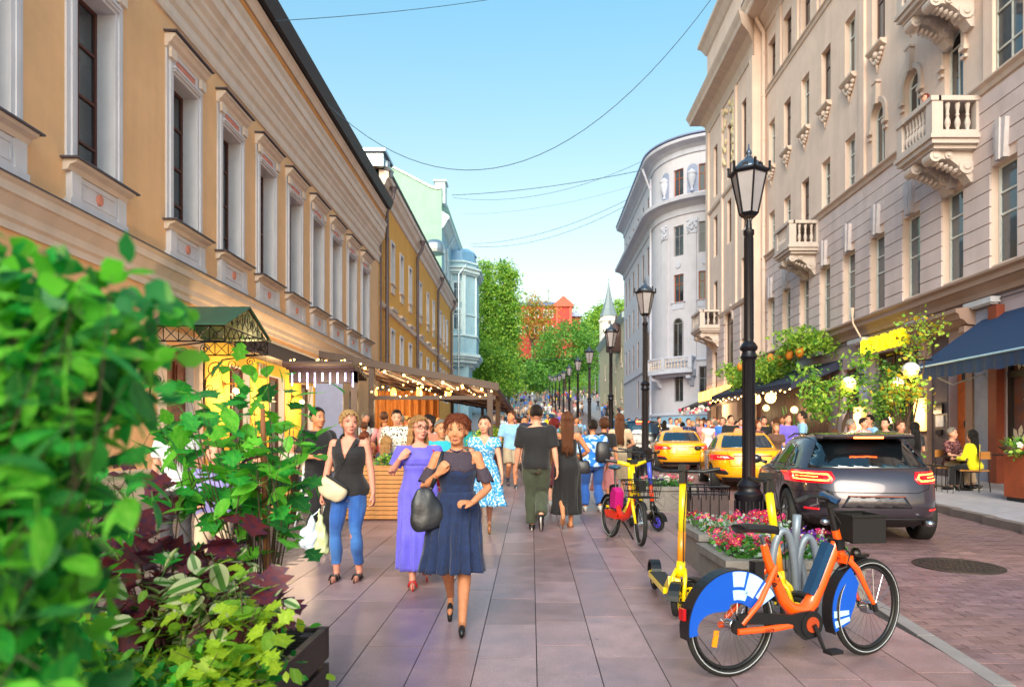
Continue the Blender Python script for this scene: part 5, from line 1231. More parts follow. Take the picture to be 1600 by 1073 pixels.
m = MB(); m.prism([(-.02, .40), (.1, .405), (.4, .36), (.5, .37), (.6, .36), (.63, .28), (.6, .2), (.5, .19), (.44, .24), (.4, .30), (.0, .345)], -.088, -.066, 'y')
m.tube([(.553, -.095, .285), (.553, -.06, .285)], .085, 22); cg = m.build('chain_guard', BLK, bk)
m = MB(); m.tube([(.553, -.1, .285), (.553, -.095, .285)], .05, 16); m.build('crank_disc', pm('dark_orange_disc', '#a33a10'), cg)
m = MB(); m.tube([(.553, -.11, .285), (.59, -.115, .2), (.62, -.12, .13)], [.016, .013, .011], 8); m.tube([(.553, .1, .285), (.5, .11, .4)], .012, 8); ca_ = m.build('crank_arm', BLK, bk)
m = MB(); m.cbox((.655, -.16, .12), (.1, .07, .022)); m.build('pedal', BLK, ca_); m = MB(); m.cbox((.46, .16, .42), (.1, .07, .022)); m.build('pedal', BLK, ca_)
m = MB(); m.tube([(.36, .05, .30), (.33, .1, .15), (.28, .16, .015)], [.014, .012, .012], 8); m.cbox((.27, .17, .012), (.07, .03, .02)); m.build('kickstand', BLK, bk)
m = MB(); m.cbox((-.35, 0, .42), (.02, .05, .07)); m.build('rear_light', REDL, bk)
m = MB(); m.cbox((-.17, -.01, .22), (.035, .008, .1), M=Matrix.Rotation(.2, 4, 'Y')); m.build('wheel_reflector', AMB, bk)
m = MB(); m.tube([(0, -.09, .325), (0, -.06, .325)], .05, 14); m.cbox((.2, 0, .62), (.07, .06, .16), M=Matrix.Rotation(0, 4, 'Y')); m.build('hub_gear', BLK, bk)
def text_obj(txt, M, size, mt, parent, depth=.001, align='CENTER', name='lettering', bold=0.):
 cu = bpy.data.curves.new(name, 'FONT'); cu.body = txt; cu.size = size; cu.align_x = align; cu.align_y = 'CENTER'; cu.extrude = depth; cu.offset = bold
 o = bpy.data.objects.new(name, cu); TMP.collection.objects.link(o); TMP.view_layers[0].update()
 dg = TMP.view_layers[0].depsgraph; me = bpy.data.meshes.new_from_object(o.evaluated_get(dg), depsgraph=dg); bpy.data.objects.remove(o)
 me.materials.clear(); me.materials.append(mt); return obj(name, me, parent, M=M)
text_obj('33374', Matrix.Translation((.2, -.116, .292)) @ Matrix.Rotation(rad(90), 4, 'X'), .028, BLK, bk, .0006)
m = MB(); MM_ = Matrix.Translation((.335, -.036, .60)) @ Matrix.Rotation(rad(23), 4, 'Y')
for a, b in (((-.022, 0, -.03), (.022, .002, -.027)), ((-.022, 0, .027), (.022, .002, .03)), ((-.022, 0, -.027), (-.019, .002, .027)), ((.019, 0, -.027), (.022, .002, .027)), ((-.008, 0, -.008), (.008, .002, .008)), ((-.015, 0, -.055), (.015, .002, -.045)), ((-.015, 0, -.07), (.01, .002, -.06))): m.box(a, b, M=MM_)
m.build('frame_logo', BLK, bk)
# second bicycle: yellow fork and bars, red frame, magenta cover
YEL = pm('yellow_paint', '#f2cf06', rough=.3, coat=.4, var=.04); REDP = pm('red_orange_paint', '#cf2a12', rough=.3, coat=.4, var=.04); MAG = pm('magenta_cover', '#b01670', rough=.35)
b2 = thing('bicycle', 'small shared bicycle with yellow fork, red frame, magenta cover and wire basket, facing the camera', 'bicycle')
P0, P1 = Vector((1.10, 9.75, g(9.75))), Vector((1.38, 8.88, g(8.88))); b2.location = P0; b2.rotation_euler = (0, 0, math.atan2(P1.y-P0.y, P1.x-P0.x)); WB2 = (P1-P0).length; R2 = .29
wheel(b2, 0, R2, .026); wheel(b2, WB2, R2, .028, M=Matrix.Translation((WB2, 0, R2)) @ Matrix.Rotation(rad(-14), 4, 'Z'))
m = MB(); m.tube([(.72, 0, .62), (.66, 0, .5), (.55, 0, .36), (.42, 0, .3), (.3, 0, .34), (.2, 0, .52)], [.03, .04, .045, .045, .04, .035], 12); m.tube([(.4, 0, .3), (0, .06, R2)], .02, 8); m.tube([(.4, 0, .3), (0, -.06, R2)], .02, 8); m.build('frame', REDP, b2, smooth=True)
m = MB(); m.prism([(-.02, .3), (.3, .28), (.34, .36), (.1, .4), (-.06, .38)], -.07, -.05, 'y'); m.prism([(-.02, .3), (.3, .28), (.34, .36), (.1, .4), (-.06, .38)], .05, .07, 'y'); m.build('side_cover', REDP, b2)
m = MB(); m.prism([(.1, .42), (.26, .42), (.3, .64), (.2, .7), (.12, .62)], -.06, .06, 'y'); m.build('magenta_cover', MAG, b2)
m = MB(); m.prism([(.04, .46), (.12, .4), (.16, .74), (.06, .72)], -.045, .045, 'y'); m.tube([(.18, 0, .6), (.13, 0, .95)], .016, 8); m.build('seat_post', BLK, b2)
m = MB(); m.ball((.12, 0, .97), (.14, .075, .035), 12); m.build('saddle', pm('saddle_blue', '#2a5068', rough=.35), b2, smooth=True)
m = MB()
for s in (-1, 1): m.tube([(WB2-.16, s*.05, .66), (WB2-.08, s*.07, .5), (WB2, s*.07, R2)], [.022, .022, .015], 8)
m.tube([(WB2-.24, 0, 1.0), (WB2-.2, 0, .8), (WB2-.15, 0, .64)], [.03, .034, .035], 10); m.tube([(WB2-.26, -.2, 1.06), (WB2-.24, -.06, 1.02), (WB2-.24, .06, 1.02), (WB2-.26, .2, 1.06)], [.022, .03, .03, .022], 8)
m.build('fork', YEL, b2, smooth=True)
for s in (-1, 1): m = MB(); m.tube([(WB2-.26, s*.2, 1.06), (WB2-.32, s*.34, 1.08)], .02, 8); m.build('grip', BLK, b2)
m = MB(); m.cbox((WB2-.24, 0, 1.06), (.12, .1, .05)); m.cbox((WB2-.17, 0, .82), (.02, .03, .2)); m.build('console', BLK, b2)
m = MB(); bx = (WB2-.1, -.19, .62);
for z, e in ((.62, 0), (.7, .015), (.78, .03), (.84, .04)):
 m.tube([(WB2-.1-e, -.16-e, z), (WB2+.18+e, -.16-e, z), (WB2+.18+e, .16+e, z), (WB2-.1-e, .16+e, z), (WB2-.1-e, -.16-e, z)], .006, 5)
for i in range(7):
 y = -.16+.32*i/6; m.tube([(WB2+.22, y*1.25, .84), (WB2+.18, y, .62), (WB2-.1, y, .62), (WB2-.14, y*1.25, .84)], .004, 4)
 x = WB2-.1+.28*i/6; m.tube([(x, -.2, .84), (x, -.16, .62), (x, .16, .62), (x, .2, .84)], .004, 4)
m.build('basket', BLK, b2); m = MB(); m.cbox((WB2+.0, 0, .76), (.1, .1, .12)); m.build('front_lamp', BLK, b2)
m = MB(); m.tube([(.3, .03, .27), (.3, .2, .0)], .012, 8); m.tube([(.3, -.03, .27), (.3, -.2, .0)], .012, 8); m.build('kickstand', BLK, b2)
m = MB(); sector_mesh(m, 0, R2, R2+.01, R2+.02, 30, 150, -.04, .04, 12); m.build('mudguard', BLK, b2)
m = MB(); m.cbox((-.1, 0, .42), (.05, .03, .03)); m.build('rear_light', YEL, b2)
# ================================================================ KICK SCOOTERS
def scooter(P0, P1, label, body, stemc, wheelc, turn=0., stem2=None, fender=None, H=1.12):
 """P0 rear wheel, P1 front wheel on the ground"""
 t = thing('kick_scooter', label, 'kick scooter', group='shared kick scooters beside the planters'); t.location = P0; t.rotation_euler = (0, 0, math.atan2(P1.y-P0.y, P1.x-P0.x)); L = math.hypot(P1.x-P0.x, P1.y-P0.y); r = .125
 for x, nm in ((0, 'rear'), (L, 'front')):
  M = Matrix.Translation((x, 0, r))
  if nm == 'front': M = M @ Matrix.Rotation(turn, 4, 'Z')
  w = obj('wheel', None, t, M=M); m = MB(); ring(m, r-.028, .028, 32, 8); m.build('tyre', RUB, w, smooth=True)
  m = MB(); m.tube([(0, -.024, 0), (0, -.02, 0), (0, .02, 0), (0, .024, 0)], [.07, .075, .075, .07], 24);
  m.build('rim', wheelc, w)
  m = MB(); m.tube([(0, -.035, 0), (0, .035, 0)], .022, 12)
  for j in range(6): a = j*math.pi/3; m.tube([(.05*math.cos(a), -.027, .05*math.sin(a)), (.05*math.cos(a), .027, .05*math.sin(a))], .012, 8)
  m.build('hub', BLK, w)
 m = MB(); m.box((.1, -.075, .14), (L-.2, .075, .185)); m.prism([(L-.22, .13), (L-.08, .2), (L-.12, .3), (L-.3, .19)], -.05, .05, 'y'); m.prism([(-.02, .12), (.14, .14), (.14, .18), (0, .18)], -.05, .05, 'y'); m.build('deck', body, t)
 m = MB(); m.box((.14, -.07, .185), (L-.26, .07, .19)); m.build('deck_mat', pm('deck_rubber', '#2a2a2c', rough=.9), t)
 m = MB(); sector_mesh(m, 0, r, r+.012, r+.03, 20, 170, -.045, .045, 10); m.build('rear_mudguard', fender or BLK, t)
 Mt = Matrix.Translation((L, 0, 0)) @ Matrix.Rotation(turn, 4, 'Z') @ Matrix.Translation((-L, 0, 0))
 m = MB(); sector_mesh(m, L, r, r+.012, r+.028, 10, 165, -.045, .045, 10); m.build('front_mudguard', fender or BLK, t, ).matrix_local = Mt
 m = MB(); sx = lambda z: L-.1-(z-.2)*.13
 for s in (-1, 1): m.tube([(L, s*.05, r), (L-.06, s*.05, .3), (sx(.36), s*.035, .36)], [.016, .018, .016], 8)
 m.tube([(sx(.3), 0, .3), (sx(.42), 0, .42)], [.04, .036], 12); m.build('fork', body, t, smooth=True).matrix_local = Mt
 m = MB(); m.tube([(sx(.4), 0, .4), (sx(.66), 0, .66)], .032, 14); m.build('lower_stem', stem2 or stemc, t, smooth=True).matrix_local = Mt
 m = MB(); m.tube([(sx(.66), 0, .66), (sx(H-.1), 0, H-.1)], .032, 14); m.build('stem', stemc, t, smooth=True).matrix_local = Mt
 m = MB(); m.tube([(sx(H), 0, H-.11), (sx(H), 0, H+.02)], [.03, .034], 10); m.cbox((sx(H)+.0, 0, H+.03), (.1, .07, .05)); m.cbox((sx(H)+.04, 0, H-.05), (.04, .05, .09))
 m.tube([(sx(H)-.07, -.28, H+.02), (sx(H), -.16, H), (sx(H), 0, H), (sx(H), .16, H), (sx(H)-.07, .28, H+.02)], [.017, .013, .016, .013, .017], 8); m.tube([(sx(H)+.03, .1, H), (sx(H)+.02, .2, H-.01)], .006, 5); m.tube([(sx(H)+.03, -.1, H), (sx(H)+.02, -.2, H-.01)], .006, 5)
 m.tube([(sx(H)+.04, .04, H-.02), (sx(.7)+.06, .03, .75), (sx(.4)+.04, .03, .42)], .005, 5); m.build('handlebar', BLK, t, smooth=True, auto=50).matrix_local = Mt
 m = MB(); m.tube([(.45, .07, .15), (.4, .16, .0)], .01, 6); m.build('kickstand', BLK, t)
 return t
OCH = pm('ochre_paint', '#e08a14', rough=.35, coat=.3)
gp = lambda x, y: Vector((x, y, g(y)))
scooter(gp(1.17, 6.68), gp(1.165, 5.62), 'yellow kick scooter with yellow front wheel, nearest of the row, left of the planters', YEL, YEL, YEL, rad(-25), OCH, H=1.15)
scooter(gp(1.35, 5.9), gp(2.02, 5.35), 'yellow kick scooter half hidden behind the orange bicycle and the grey rack', YEL, YEL, YEL, rad(8), OCH, H=1.12)
scooter(gp(1.62, 11.1), gp(1.82, 10.1), 'kick scooter with purple wheel and blue and orange stem beside the wire basket', BLK, pm('blue_stem', '#3d52c0', rough=.35), pm('purple_wheel', '#4a44c0', rough=.4), rad(20), pm('orange_stem', '#d4461c', rough=.35))
scooter(gp(1.32, 11.6), gp(1.50, 10.55), 'yellow kick scooter behind the small bicycle, stem rising beside its saddle', YEL, YEL, BLK, rad(-10), OCH)
scooter(gp(1.60, 12.4), gp(1.78, 11.4), 'dark kick scooter farthest back, only its black handlebar showing', BLK, BLK, BLK, rad(5))
# ================================================================ CARS (built from stacked plan outlines, wheel wells cut, glass and lights laid on)
def car_shell(levels, n=72, ex=4.6):
 vs = []; fs = []
 for lv in levels:
  z, w, yr, yf = lv[:4]; e = lv[4] if len(lv) > 4 else ex; cy, hy = (yr+yf)/2, (yf-yr)/2
  for j in range(n):
   a = 2*math.pi*j/n; ca, sa = math.cos(a), math.sin(a)
   x = w*math.copysign(abs(ca)**(2/e), ca); y = math.copysign(abs(sa)**(2/e), sa)
   # the plan narrows gently to the nose and the tail
   x *= 1-.07*abs(y)**3 if y < 0 else 1-.16*abs(y)**3
   yy = cy+hy*y
   yy += (.10 if y < 0 else -.16)*(abs(x)/max(w, .01))**2.5*abs(y)**2      # bowed bumpers
   vs.append((x, yy, z))
 for i in range(len(levels)-1):
  for j in range(n): fs.append((i*n+j, i*n+(j+1) % n, (i+1)*n+(j+1) % n, (i+1)*n+j))
 fs.append(tuple(range(n))[::-1]); fs.append(tuple((len(levels)-1)*n+j for j in range(n)))
 return MB().add(vs, fs)
def bvh_of(me): return BVHTree.FromPolygons([v.co.copy() for v in me.vertices], [tuple(p.vertices) for p in me.polygons])
def drape(bvh, poly, axis, off, mt, name, parent, sub=4, side=1, thick=None):
 """lay a flat outline on the body: axis 'y' = seen from behind (x, z), 'x' = seen from the side (y, z)"""
 bm = bmesh.new(); vs = [bm.verts.new((p[0], 0, p[1])) for p in poly]; bm.faces.new(vs)
 bmesh.ops.triangulate(bm, faces=bm.faces[:])
 for _ in range(sub):
  if len(bm.faces) > 900: break
  long = [e for e in bm.edges if e.calc_length() > .07]
  if not long: break
  bmesh.ops.subdivide_edges(bm, edges=long, cuts=1); bmesh.ops.triangulate(bm, faces=bm.faces[:])
 bmesh.ops.recalc_face_normals(bm, faces=bm.faces[:]); bad = []
 for v in bm.verts:
  a, b = v.co.x, v.co.z
  if axis == 'y': o_, d_ = Vector((a, -2, b)), Vector((0, 1, 0))
  elif axis == 'f': o_, d_ = Vector((a, 8, b)), Vector((0, -1, 0))
  elif axis == 'z': o_, d_ = Vector((a, b, 4)), Vector((0, 0, -1))
  else: o_, d_ = Vector((side*3, a, b)), Vector((-side, 0, 0))
  h = bvh.ray_cast(o_, d_)
  if h[0] is None: bad.append(v); continue
  nn = h[1] if h[1].dot(d_) < 0 else -h[1]
  v.co = h[0]+nn*off
 if bad: bmesh.ops.delete(bm, geom=bad, context='VERTS')
 me = bpy.data.meshes.new(name); bm.to_mesh(me); bm.free(); me.materials.append(mt); me.polygons.foreach_set('use_smooth', [True]*len(me.polygons))
 me = bake(me, [('SOLIDIFY', dict(thickness=thick or off*.9, offset=0))])
 return obj(name, me, parent)
def seam(bvh, pts, axis, r, mt, name, parent, side=1, off=.0, n=14):
 P = []
 for i in range(len(pts)-1):
  for k in range(n if i == len(pts)-2 else n):
   t = k/n; P.append((pts[i][0]*(1-t)+pts[i+1][0]*t, pts[i][1]*(1-t)+pts[i+1][1]*t))
 P.append(pts[-1]); out = []
 for a, b in P:
  o_, d_ = (Vector((a, -2, b)), Vector((0, 1, 0))) if axis == 'y' else (Vector((side*3, a, b)), Vector((-side, 0, 0)))
  h = bvh.ray_cast(o_, d_)
  if h[0] is not None: out.append(h[0]+(-d_)*off)
 if len(out) > 1:
  m = MB(); m.tube(out, r, 6); return m.build(name, mt, parent, smooth=True)
CGL = pm('car_glass', '#0d1318', rough=.03, spec=1.0, coat=.6, var=.3, vs=1.2); SEAMM = pm('panel_gap', '#08080a', rough=.9); BUMP = pm('lower_cladding', '#1c1c20', rough=.6)
TYRE = RUB; ALU = pm('alloy_wheel', '#8f9298', rough=.3, metal=.9)
BRL = pm('brake_light_glow', '#ff3010', emit='#ff5a20', es=9.0); BRL2 = pm('tail_lens_red', '#a30a14', rough=.12, coat=.6, emit='#ff1420', es=.35); WLENS = pm('white_lens', '#d8d8dc', rough=.15, coat=.6)
def car_wheel(parent, x, y, r, w=.22):
 o = obj('wheel', None, parent, (x, y, r)); s = 1 if x > 0 else -1
 m = MB(); vs = [];
 prof = [(r*.62, -w/2), (r*.9, -w/2), (r*.98, -w*.42), (r, -w*.25), (r, w*.25), (r*.98, w*.42), (r*.9, w/2), (r*.62, w/2)]
 m.lathe([(a, b) for a, b in prof], 36, 0, Matrix.Rotation(rad(90), 4, 'Y'), caps=False); m.build('tyre', TYRE, o, smooth=True, auto=50)
 m = MB(); m.lathe([(r*.64, -w*.35), (r*.64, w*.44), (r*.6, w*.46), (r*.58, w*.3)], 36, 0, Matrix.Rotation(rad(90)*s, 4, 'Y'), caps=False)
 for j in range(5):
  a = j*2*math.pi/5
  for da in (-.16, .16): m.tube([(s*w*.3, math.cos(a)*r*.12, math.sin(a)*r*.12), (s*w*.42, math.cos(a+da)*r*.6, math.sin(a+da)*r*.6)], [.028, .02], 6)
 m.tube([(s*w*.2, 0, 0), (s*w*.4, 0, 0)], [r*.16, r*.13], 14); m.tube([(-s*w*.1, 0, 0), (-s*w*.05, 0, 0)], r*.42, 24); m.build('rim', ALU, o, smooth=True, auto=40)
 return o
def make_car(name, label, cat, levels, paint, wheels, wr, wells, ex=4.6, loc=None, head=0., group=None):
 t = thing(name, label, cat, loc, head, group)
 me = car_shell(levels, ex=ex).mesh('body', [paint, BUMP]); x = max(l[1] for l in levels)
 mods = []
 for (y) in wheels:
  for s in (-1, 1):
   c = MB(); c.tube([(s*(x-.26), y, wr+.01), (s*(x+.3), y, wr+.01)], wells, 32); mods.append(('BOOLEAN', dict(object=c.mesh('cut', SEAMM), operation='DIFFERENCE', solver='EXACT')))
 me = bake(me, mods); me.polygons.foreach_set('use_smooth', [True]*len(me.polygons)); me.set_sharp_from_angle(angle=rad(42))
 ob = obj('body', me, t)
 for y in wheels:
  for s in (-1, 1): car_wheel(t, s*(x-.135), y, wr)
 return t, bvh_of(me)
# --- grey SUV
GRAYP = pm('graphite_paint', '#3e3843', rough=.3, metal=.45, coat=.8, var=.06)
K = .955
lv = [(.24, .78, .30, 4.4), (.30, .88, .16, 4.52), (.38, .935, .05, 4.6), (.47, .955, .01, 4.66), (.60, .965, .0, 4.68), (.72, .968, .03, 4.66), (.82, .965, .05, 4.6), (.90, .955, .085, 4.45), (.96, .938, .12, 4.15), (1.0, .92, .15, 3.75), (1.03, .90, .18, 3.5), (1.10, .86, .26, 3.3), (1.22, .80, .38, 2.98), (1.34, .735, .52, 2.68), (1.42, .69, .62, 2.5), (1.47, .64, .72, 2.36), (1.505, .56, .86, 2.2), (1.53, .42, 1.05, 2.0), (1.54, .2, 1.3, 1.8)]
lv = [(a*K, *b) for a, *b in lv]
suv, bv = make_car('grey_suv', 'graphite grey suv with glowing red tail lights, nearest of the cars', 'car', lv, GRAYP, (.95, 3.72), .345, .395, 5.2, Vector((4.35, 8.85, g(9))), rad(-9.5))
drape(bv, [(-.74, 1.04*K), (.74, 1.04*K), (.66, 1.20*K), (.56, 1.405*K), (-.56, 1.405*K), (-.66, 1.20*K)], 'y', .006, CGL, 'rear_window', suv)
for s in (-1, 1):
 drape(bv, [(.78, 1.06*K), (1.02, 1.05*K), (1.16, 1.05*K), (1.16, 1.34*K), (.98, 1.27*K)], 'x', .005, CGL, 'quarter_window', suv, side=s)
 drape(bv, [(1.21, 1.05*K), (2.05, 1.045*K), (2.05, 1.41*K), (1.55, 1.405*K), (1.21, 1.35*K)], 'x', .005, CGL, 'side_window', suv, side=s)
 drape(bv, [(2.13, 1.045*K), (3.12, 1.04*K), (2.72, 1.28*K), (2.45, 1.40*K), (2.13, 1.41*K)], 'x', .005, CGL, 'side_window', suv, side=s)
 seam(bv, [(1.2, .42), (1.18, .98), (1.2, 1.36*K)], 'x', .005, SEAMM, 'door_seam', suv, s); seam(bv, [(2.1, .35), (2.09, 1.38*K)], 'x', .005, SEAMM, 'door_seam', suv, s); seam(bv, [(3.2, .5), (3.12, 1.0*K)], 'x', .005, SEAMM, 'door_seam', suv, s)
 for y in (1.35, 2.3): seam(bv, [(y, .90), (y+.2, .91)], 'x', .015, GRAYP, 'door_handle', suv, s, off=.012)
 drape(bv, [(s*.93, .80), (s*.52, .80), (s*.47, .86), (s*.5, .945), (s*.93, .96)][::s], 'y', .008, BRL2, 'tail_light', suv)
 tl = seam(bv, [(s*.88, .925), (s*.55, .915), (s*.52, .87), (s*.56, .835), (s*.88, .845)], 'y', .011, BRL, 'light_tube', suv, off=.012)
 seam(bv, [(s*.86, .885), (s*.66, .88)], 'y', .008, BRL, 'light_tube', suv, off=.012)
 drape(bv, [(.28, .84), (.46, .86), (.46, .93), (.22, .95)], 'x', .008, BRL2, 'tail_light_side', suv, side=s)
 m = MB(); m.tube([(s*.62, -.02, .315), (s*.62, .15, .315)], .052, 16, flat=.75); m.build('exhaust', CHR, suv, smooth=True)
 seam(bv, [(s*.8, .47), (s*.66, .47)], 'y', .014, BRL2, 'fog_reflector', suv, off=.004)
 m = MB(); m.ball((s*1.04, 2.98, 1.05), (.1, .07, .075), 12); m.tube([(s*.86, 2.98, .99), (s*.98, 2.98, 1.03)], [.03, .02], 8); m.build('wing_mirror', GRAYP, suv, smooth=True)
 m = MB(); m.tube([(s*.62, .95, 1.50*K+.012), (s*.64, 1.8, 1.51*K+.02), (s*.62, 2.4, 1.46*K+.01)], .012, 6); m.build('roof_rail', BLK, suv, smooth=True)
drape(bv, [(-.42, .50), (.42, .50), (.34, .64), (-.34, .64)], 'y', .005, pm('plate_recess', '#2c2a33', rough=.35, metal=.5, coat=.5), 'plate_recess', suv)
seam(bv, [(-.34, .645), (.34, .645)], 'y', .01, pm('number_lamp_strip', '#7a4030', rough=.4), 'plate_strip', suv, off=.006)
drape(bv, [(-.8, .25), (.8, .25), (.84, .37), (-.84, .37)], 'y', .007, BUMP, 'rear_skirt', suv)
seam(bv, [(-.74, 1.0*K), (-.66, .74), (-.5, .69), (.5, .69), (.66, .74), (.74, 1.0*K)], 'y', .005, SEAMM, 'tailgate_seam', suv)
seam(bv, [(-.9, .68), (-.66, .70)], 'y', .004, SEAMM, 'bumper_seam', suv)
m = MB(); m.prism([(.36, 1.47*K), (.42, 1.44*K), (.80, 1.46*K), (.95, 1.53*K), (.42, 1.50*K)], -.56, .56, 'x'); m.build('spoiler', GRAYP, suv)
m = MB(); m.cbox((0, .355, 1.455*K), (.36, .02, .022)); m.build('brake_light', BRL, suv)
m = MB(); m.tube([(0, .22, 1.08*K), (.05, .27, 1.10*K), (.42, .30, 1.135*K)], [.02, .012, .006], 6); m.build('rear_wiper', BLK, suv)
# --- yellow taxis
TAXI = pm('taxi_yellow', '#f0a800', rough=.25, coat=.7, var=.04); RGL = pm('rear_glass_blue', '#15283c', rough=.03, spec=1, coat=.5)
lt = [(.24, .72, .30, 4.1), (.30, .82, .12, 4.22), (.40, .875, .02, 4.3), (.55, .895, .0, 4.33), (.70, .90, .02, 4.3), (.82, .895, .04, 4.15), (.90, .88, .05, 3.9), (.955, .85, .08, 3.45), (.985, .82, .16, 3.25), (1.0, .79, .45, 3.12), (1.02, .76, .70, 3.0), (1.10, .73, .84, 2.86), (1.20, .68, 1.0, 2.66), (1.30, .63, 1.16, 2.45), (1.36, .59, 1.28, 2.3), (1.40, .53, 1.4, 2.15), (1.425, .42, 1.55, 2.0), (1.435, .22, 1.7, 1.9)]
def taxi(label, loc, head, k=.97):
 l2 = [(a*k, *b) for a, *b in lt]
 t, b = make_car('taxi', label, 'taxi', l2, TAXI, (.86, 3.4), .315, .36, 5.0, loc, head, 'yellow taxis waiting in the queue')
 drape(b, [(-.60, 1.04*k), (.60, 1.04*k), (.55, 1.2*k), (.48, 1.345*k), (-.48, 1.345*k), (-.55, 1.2*k)], 'y', .006, RGL, 'rear_window', t)
 for s in (-1, 1):
  drape(b, [(1.08, 1.0*k), (1.95, .99*k), (1.95, 1.33*k), (1.6, 1.33*k), (1.38, 1.26*k)], 'x', .005, CGL, 'side_window', t, side=s); drape(b, [(2.02, .99*k), (2.85, .98*k), (2.5, 1.2*k), (2.25, 1.31*k), (2.02, 1.33*k)], 'x', .005, CGL, 'side_window', t, side=s)
  for y in (1.05, 1.98, 2.95): seam(b, [(y, .4), (y, .95)], 'x', .005, SEAMM, 'door_seam', t, s)
  for y in (1.15, 2.1): seam(b, [(y, .84), (y+.17, .845)], 'x', .013, TAXI, 'door_handle', t, s, off=.01)
  drape(b, [(s*.86, .73), (s*.42, .75), (s*.40, .79), (s*.55, .85), (s*.86, .86)][::s], 'y', .008, BRL2, 'tail_light', t); drape(b, [(s*.66, .77), (s*.50, .775), (s*.55, .815), (s*.66, .82)][::s], 'y', .013, WLENS, 'reverse_light', t)
  drape(b, [(s*.84, .42), (s*.56, .40), (s*.52, .43), (s*.62, .52), (s*.84, .53)][::s], 'y', .006, BUMP, 'bumper_vent', t); seam(b, [(s*.8, .52), (s*.6, .505)], 'y', .012, BRL2, 'reflector', t, off=.006)
  m = MB(); m.ball((s*.97, 2.72, .98), (.1, .06, .065), 10); m.build('wing_mirror', BLK, t, smooth=True)
  drape(b, [(1.0, .42), (1.7, .42), (1.85, .92), (1.2, .92)], 'x', .003, pm('taxi_livery_grey', '#9a9ca6', rough=.3), 'livery_stripe', t, side=s)
 drape(b, [(-.42, .82), (.42, .82), (.42, .845), (-.42, .845)], 'y', .006, pm('dark_red_trim', '#7c1c10', rough=.3), 'boot_strip', t)
 drape(b, [(-.27, .6), (.27, .6), (.27, .71), (-.27, .71)], 'y', .005, pm('number_plate', '#e0c040', rough=.4), 'number_plate', t)
 drape(b, [(-.62, .25), (.62, .25), (.66, .34), (-.66, .34)], 'y', .006, BUMP, 'rear_skirt', t); seam(b, [(-.56, .96), (-.5, .60), (.5, .60), (.56, .96)], 'y', .005, SEAMM, 'boot_seam', t)
 m = MB(); m.cbox((0, 1.85, 1.435*k+.05), (.36, .13, .1), tp=.75); m.build('roof_sign', pm('taxi_sign_orange', '#e86a20', rough=.4), t)
 return t
taxi('second yellow taxi, directly behind the nearest lamp pole, tail towards us', Vector((5.02, 15.9, g(16.4))), rad(-8)); taxi('farther yellow taxi, partly hidden by its twin and the scooter handlebars', Vector((4.92, 22.6, g(23))), rad(-5))
# --- black van-like car with a red high light, and two cars further up the street
BLKP = pm('black_paint', '#0e0e14', rough=.2, coat=.8, metal=.3)
lb = [(.26, .76, .30, 4.4), (.34, .9, .06, 4.6), (.5, .94, .0, 4.7), (.75, .95, .0, 4.7), (.95, .94, .03, 4.5), (1.05, .92, .06, 4.0), (1.12, .9, .09, 3.6), (1.3, .85, .16, 3.3), (1.5, .8, .25, 3.0), (1.64, .74, .34, 2.8), (1.70, .66, .45, 2.6), (1.73, .5, .6, 2.4), (1.74, .2, .9, 2.0)]
def boxcar(name, label, paint, loc, head, k=1., lit=True):
 t, b = make_car(name, label, 'car', [(a*k, *c) for a, *c in lb], paint, (.95, 3.8), .36, .41, 6, loc, head)
 drape(b, [(-.74, 1.14*k), (.74, 1.14*k), (.66, 1.6*k), (-.66, 1.6*k)], 'y', .006, RGL, 'rear_window', t)
 for s in (-1, 1):
  drape(b, [(.6, 1.12*k), (2.0, 1.12*k), (2.0, 1.6*k), (.75, 1.58*k)], 'x', .005, CGL, 'side_window', t, side=s); drape(b, [(s*.9, .8), (s*.74, .8), (s*.74, 1.08*k), (s*.88, 1.08*k)][::s], 'y', .008, BRL2, 'tail_light', t)
  m = MB(); m.ball((s*1.03, 3.2, 1.12*k), (.1, .07, .09), 10); m.build('wing_mirror', BLK, t, smooth=True)
 drape(b, [(-.27, .6), (.27, .6), (.27, .71), (-.27, .71)], 'y', .005, pm('white_plate', '#d0d0d0', rough=.4), 'number_plate', t)
 if lit: m = MB(); m.cbox((0, .26, 1.655*k), (.5, .05, .045)); m.build('brake_light', BRL, t)
 return t
boxcar('black_suv', 'black suv with a glowing red high brake light ahead of the taxis', BLKP, Vector((4.45, 28.0, g(29))), rad(-4), .98)
boxcar('blue_car', 'blue car beyond the black suv, by the blue house base', pm('blue_car_paint', '#2c5f9a', rough=.25, coat=.7), Vector((5.3, 40, g(41))), rad(-2), .85, False)
boxcar('parked_car', 'silver car parked up the street left of the lamp row', pm('silver_paint', '#a9adb6', rough=.25, metal=.7, coat=.5), Vector((-1.2, 49, g(50))), rad(6), .85, False)
boxcar('parked_car', 'dark car parked up the street just beyond the silver one', pm('dark_blue_paint', '#1c2738', rough=.2, coat=.7), Vector((1.2, 56, g(57))), rad(3), .85, False)
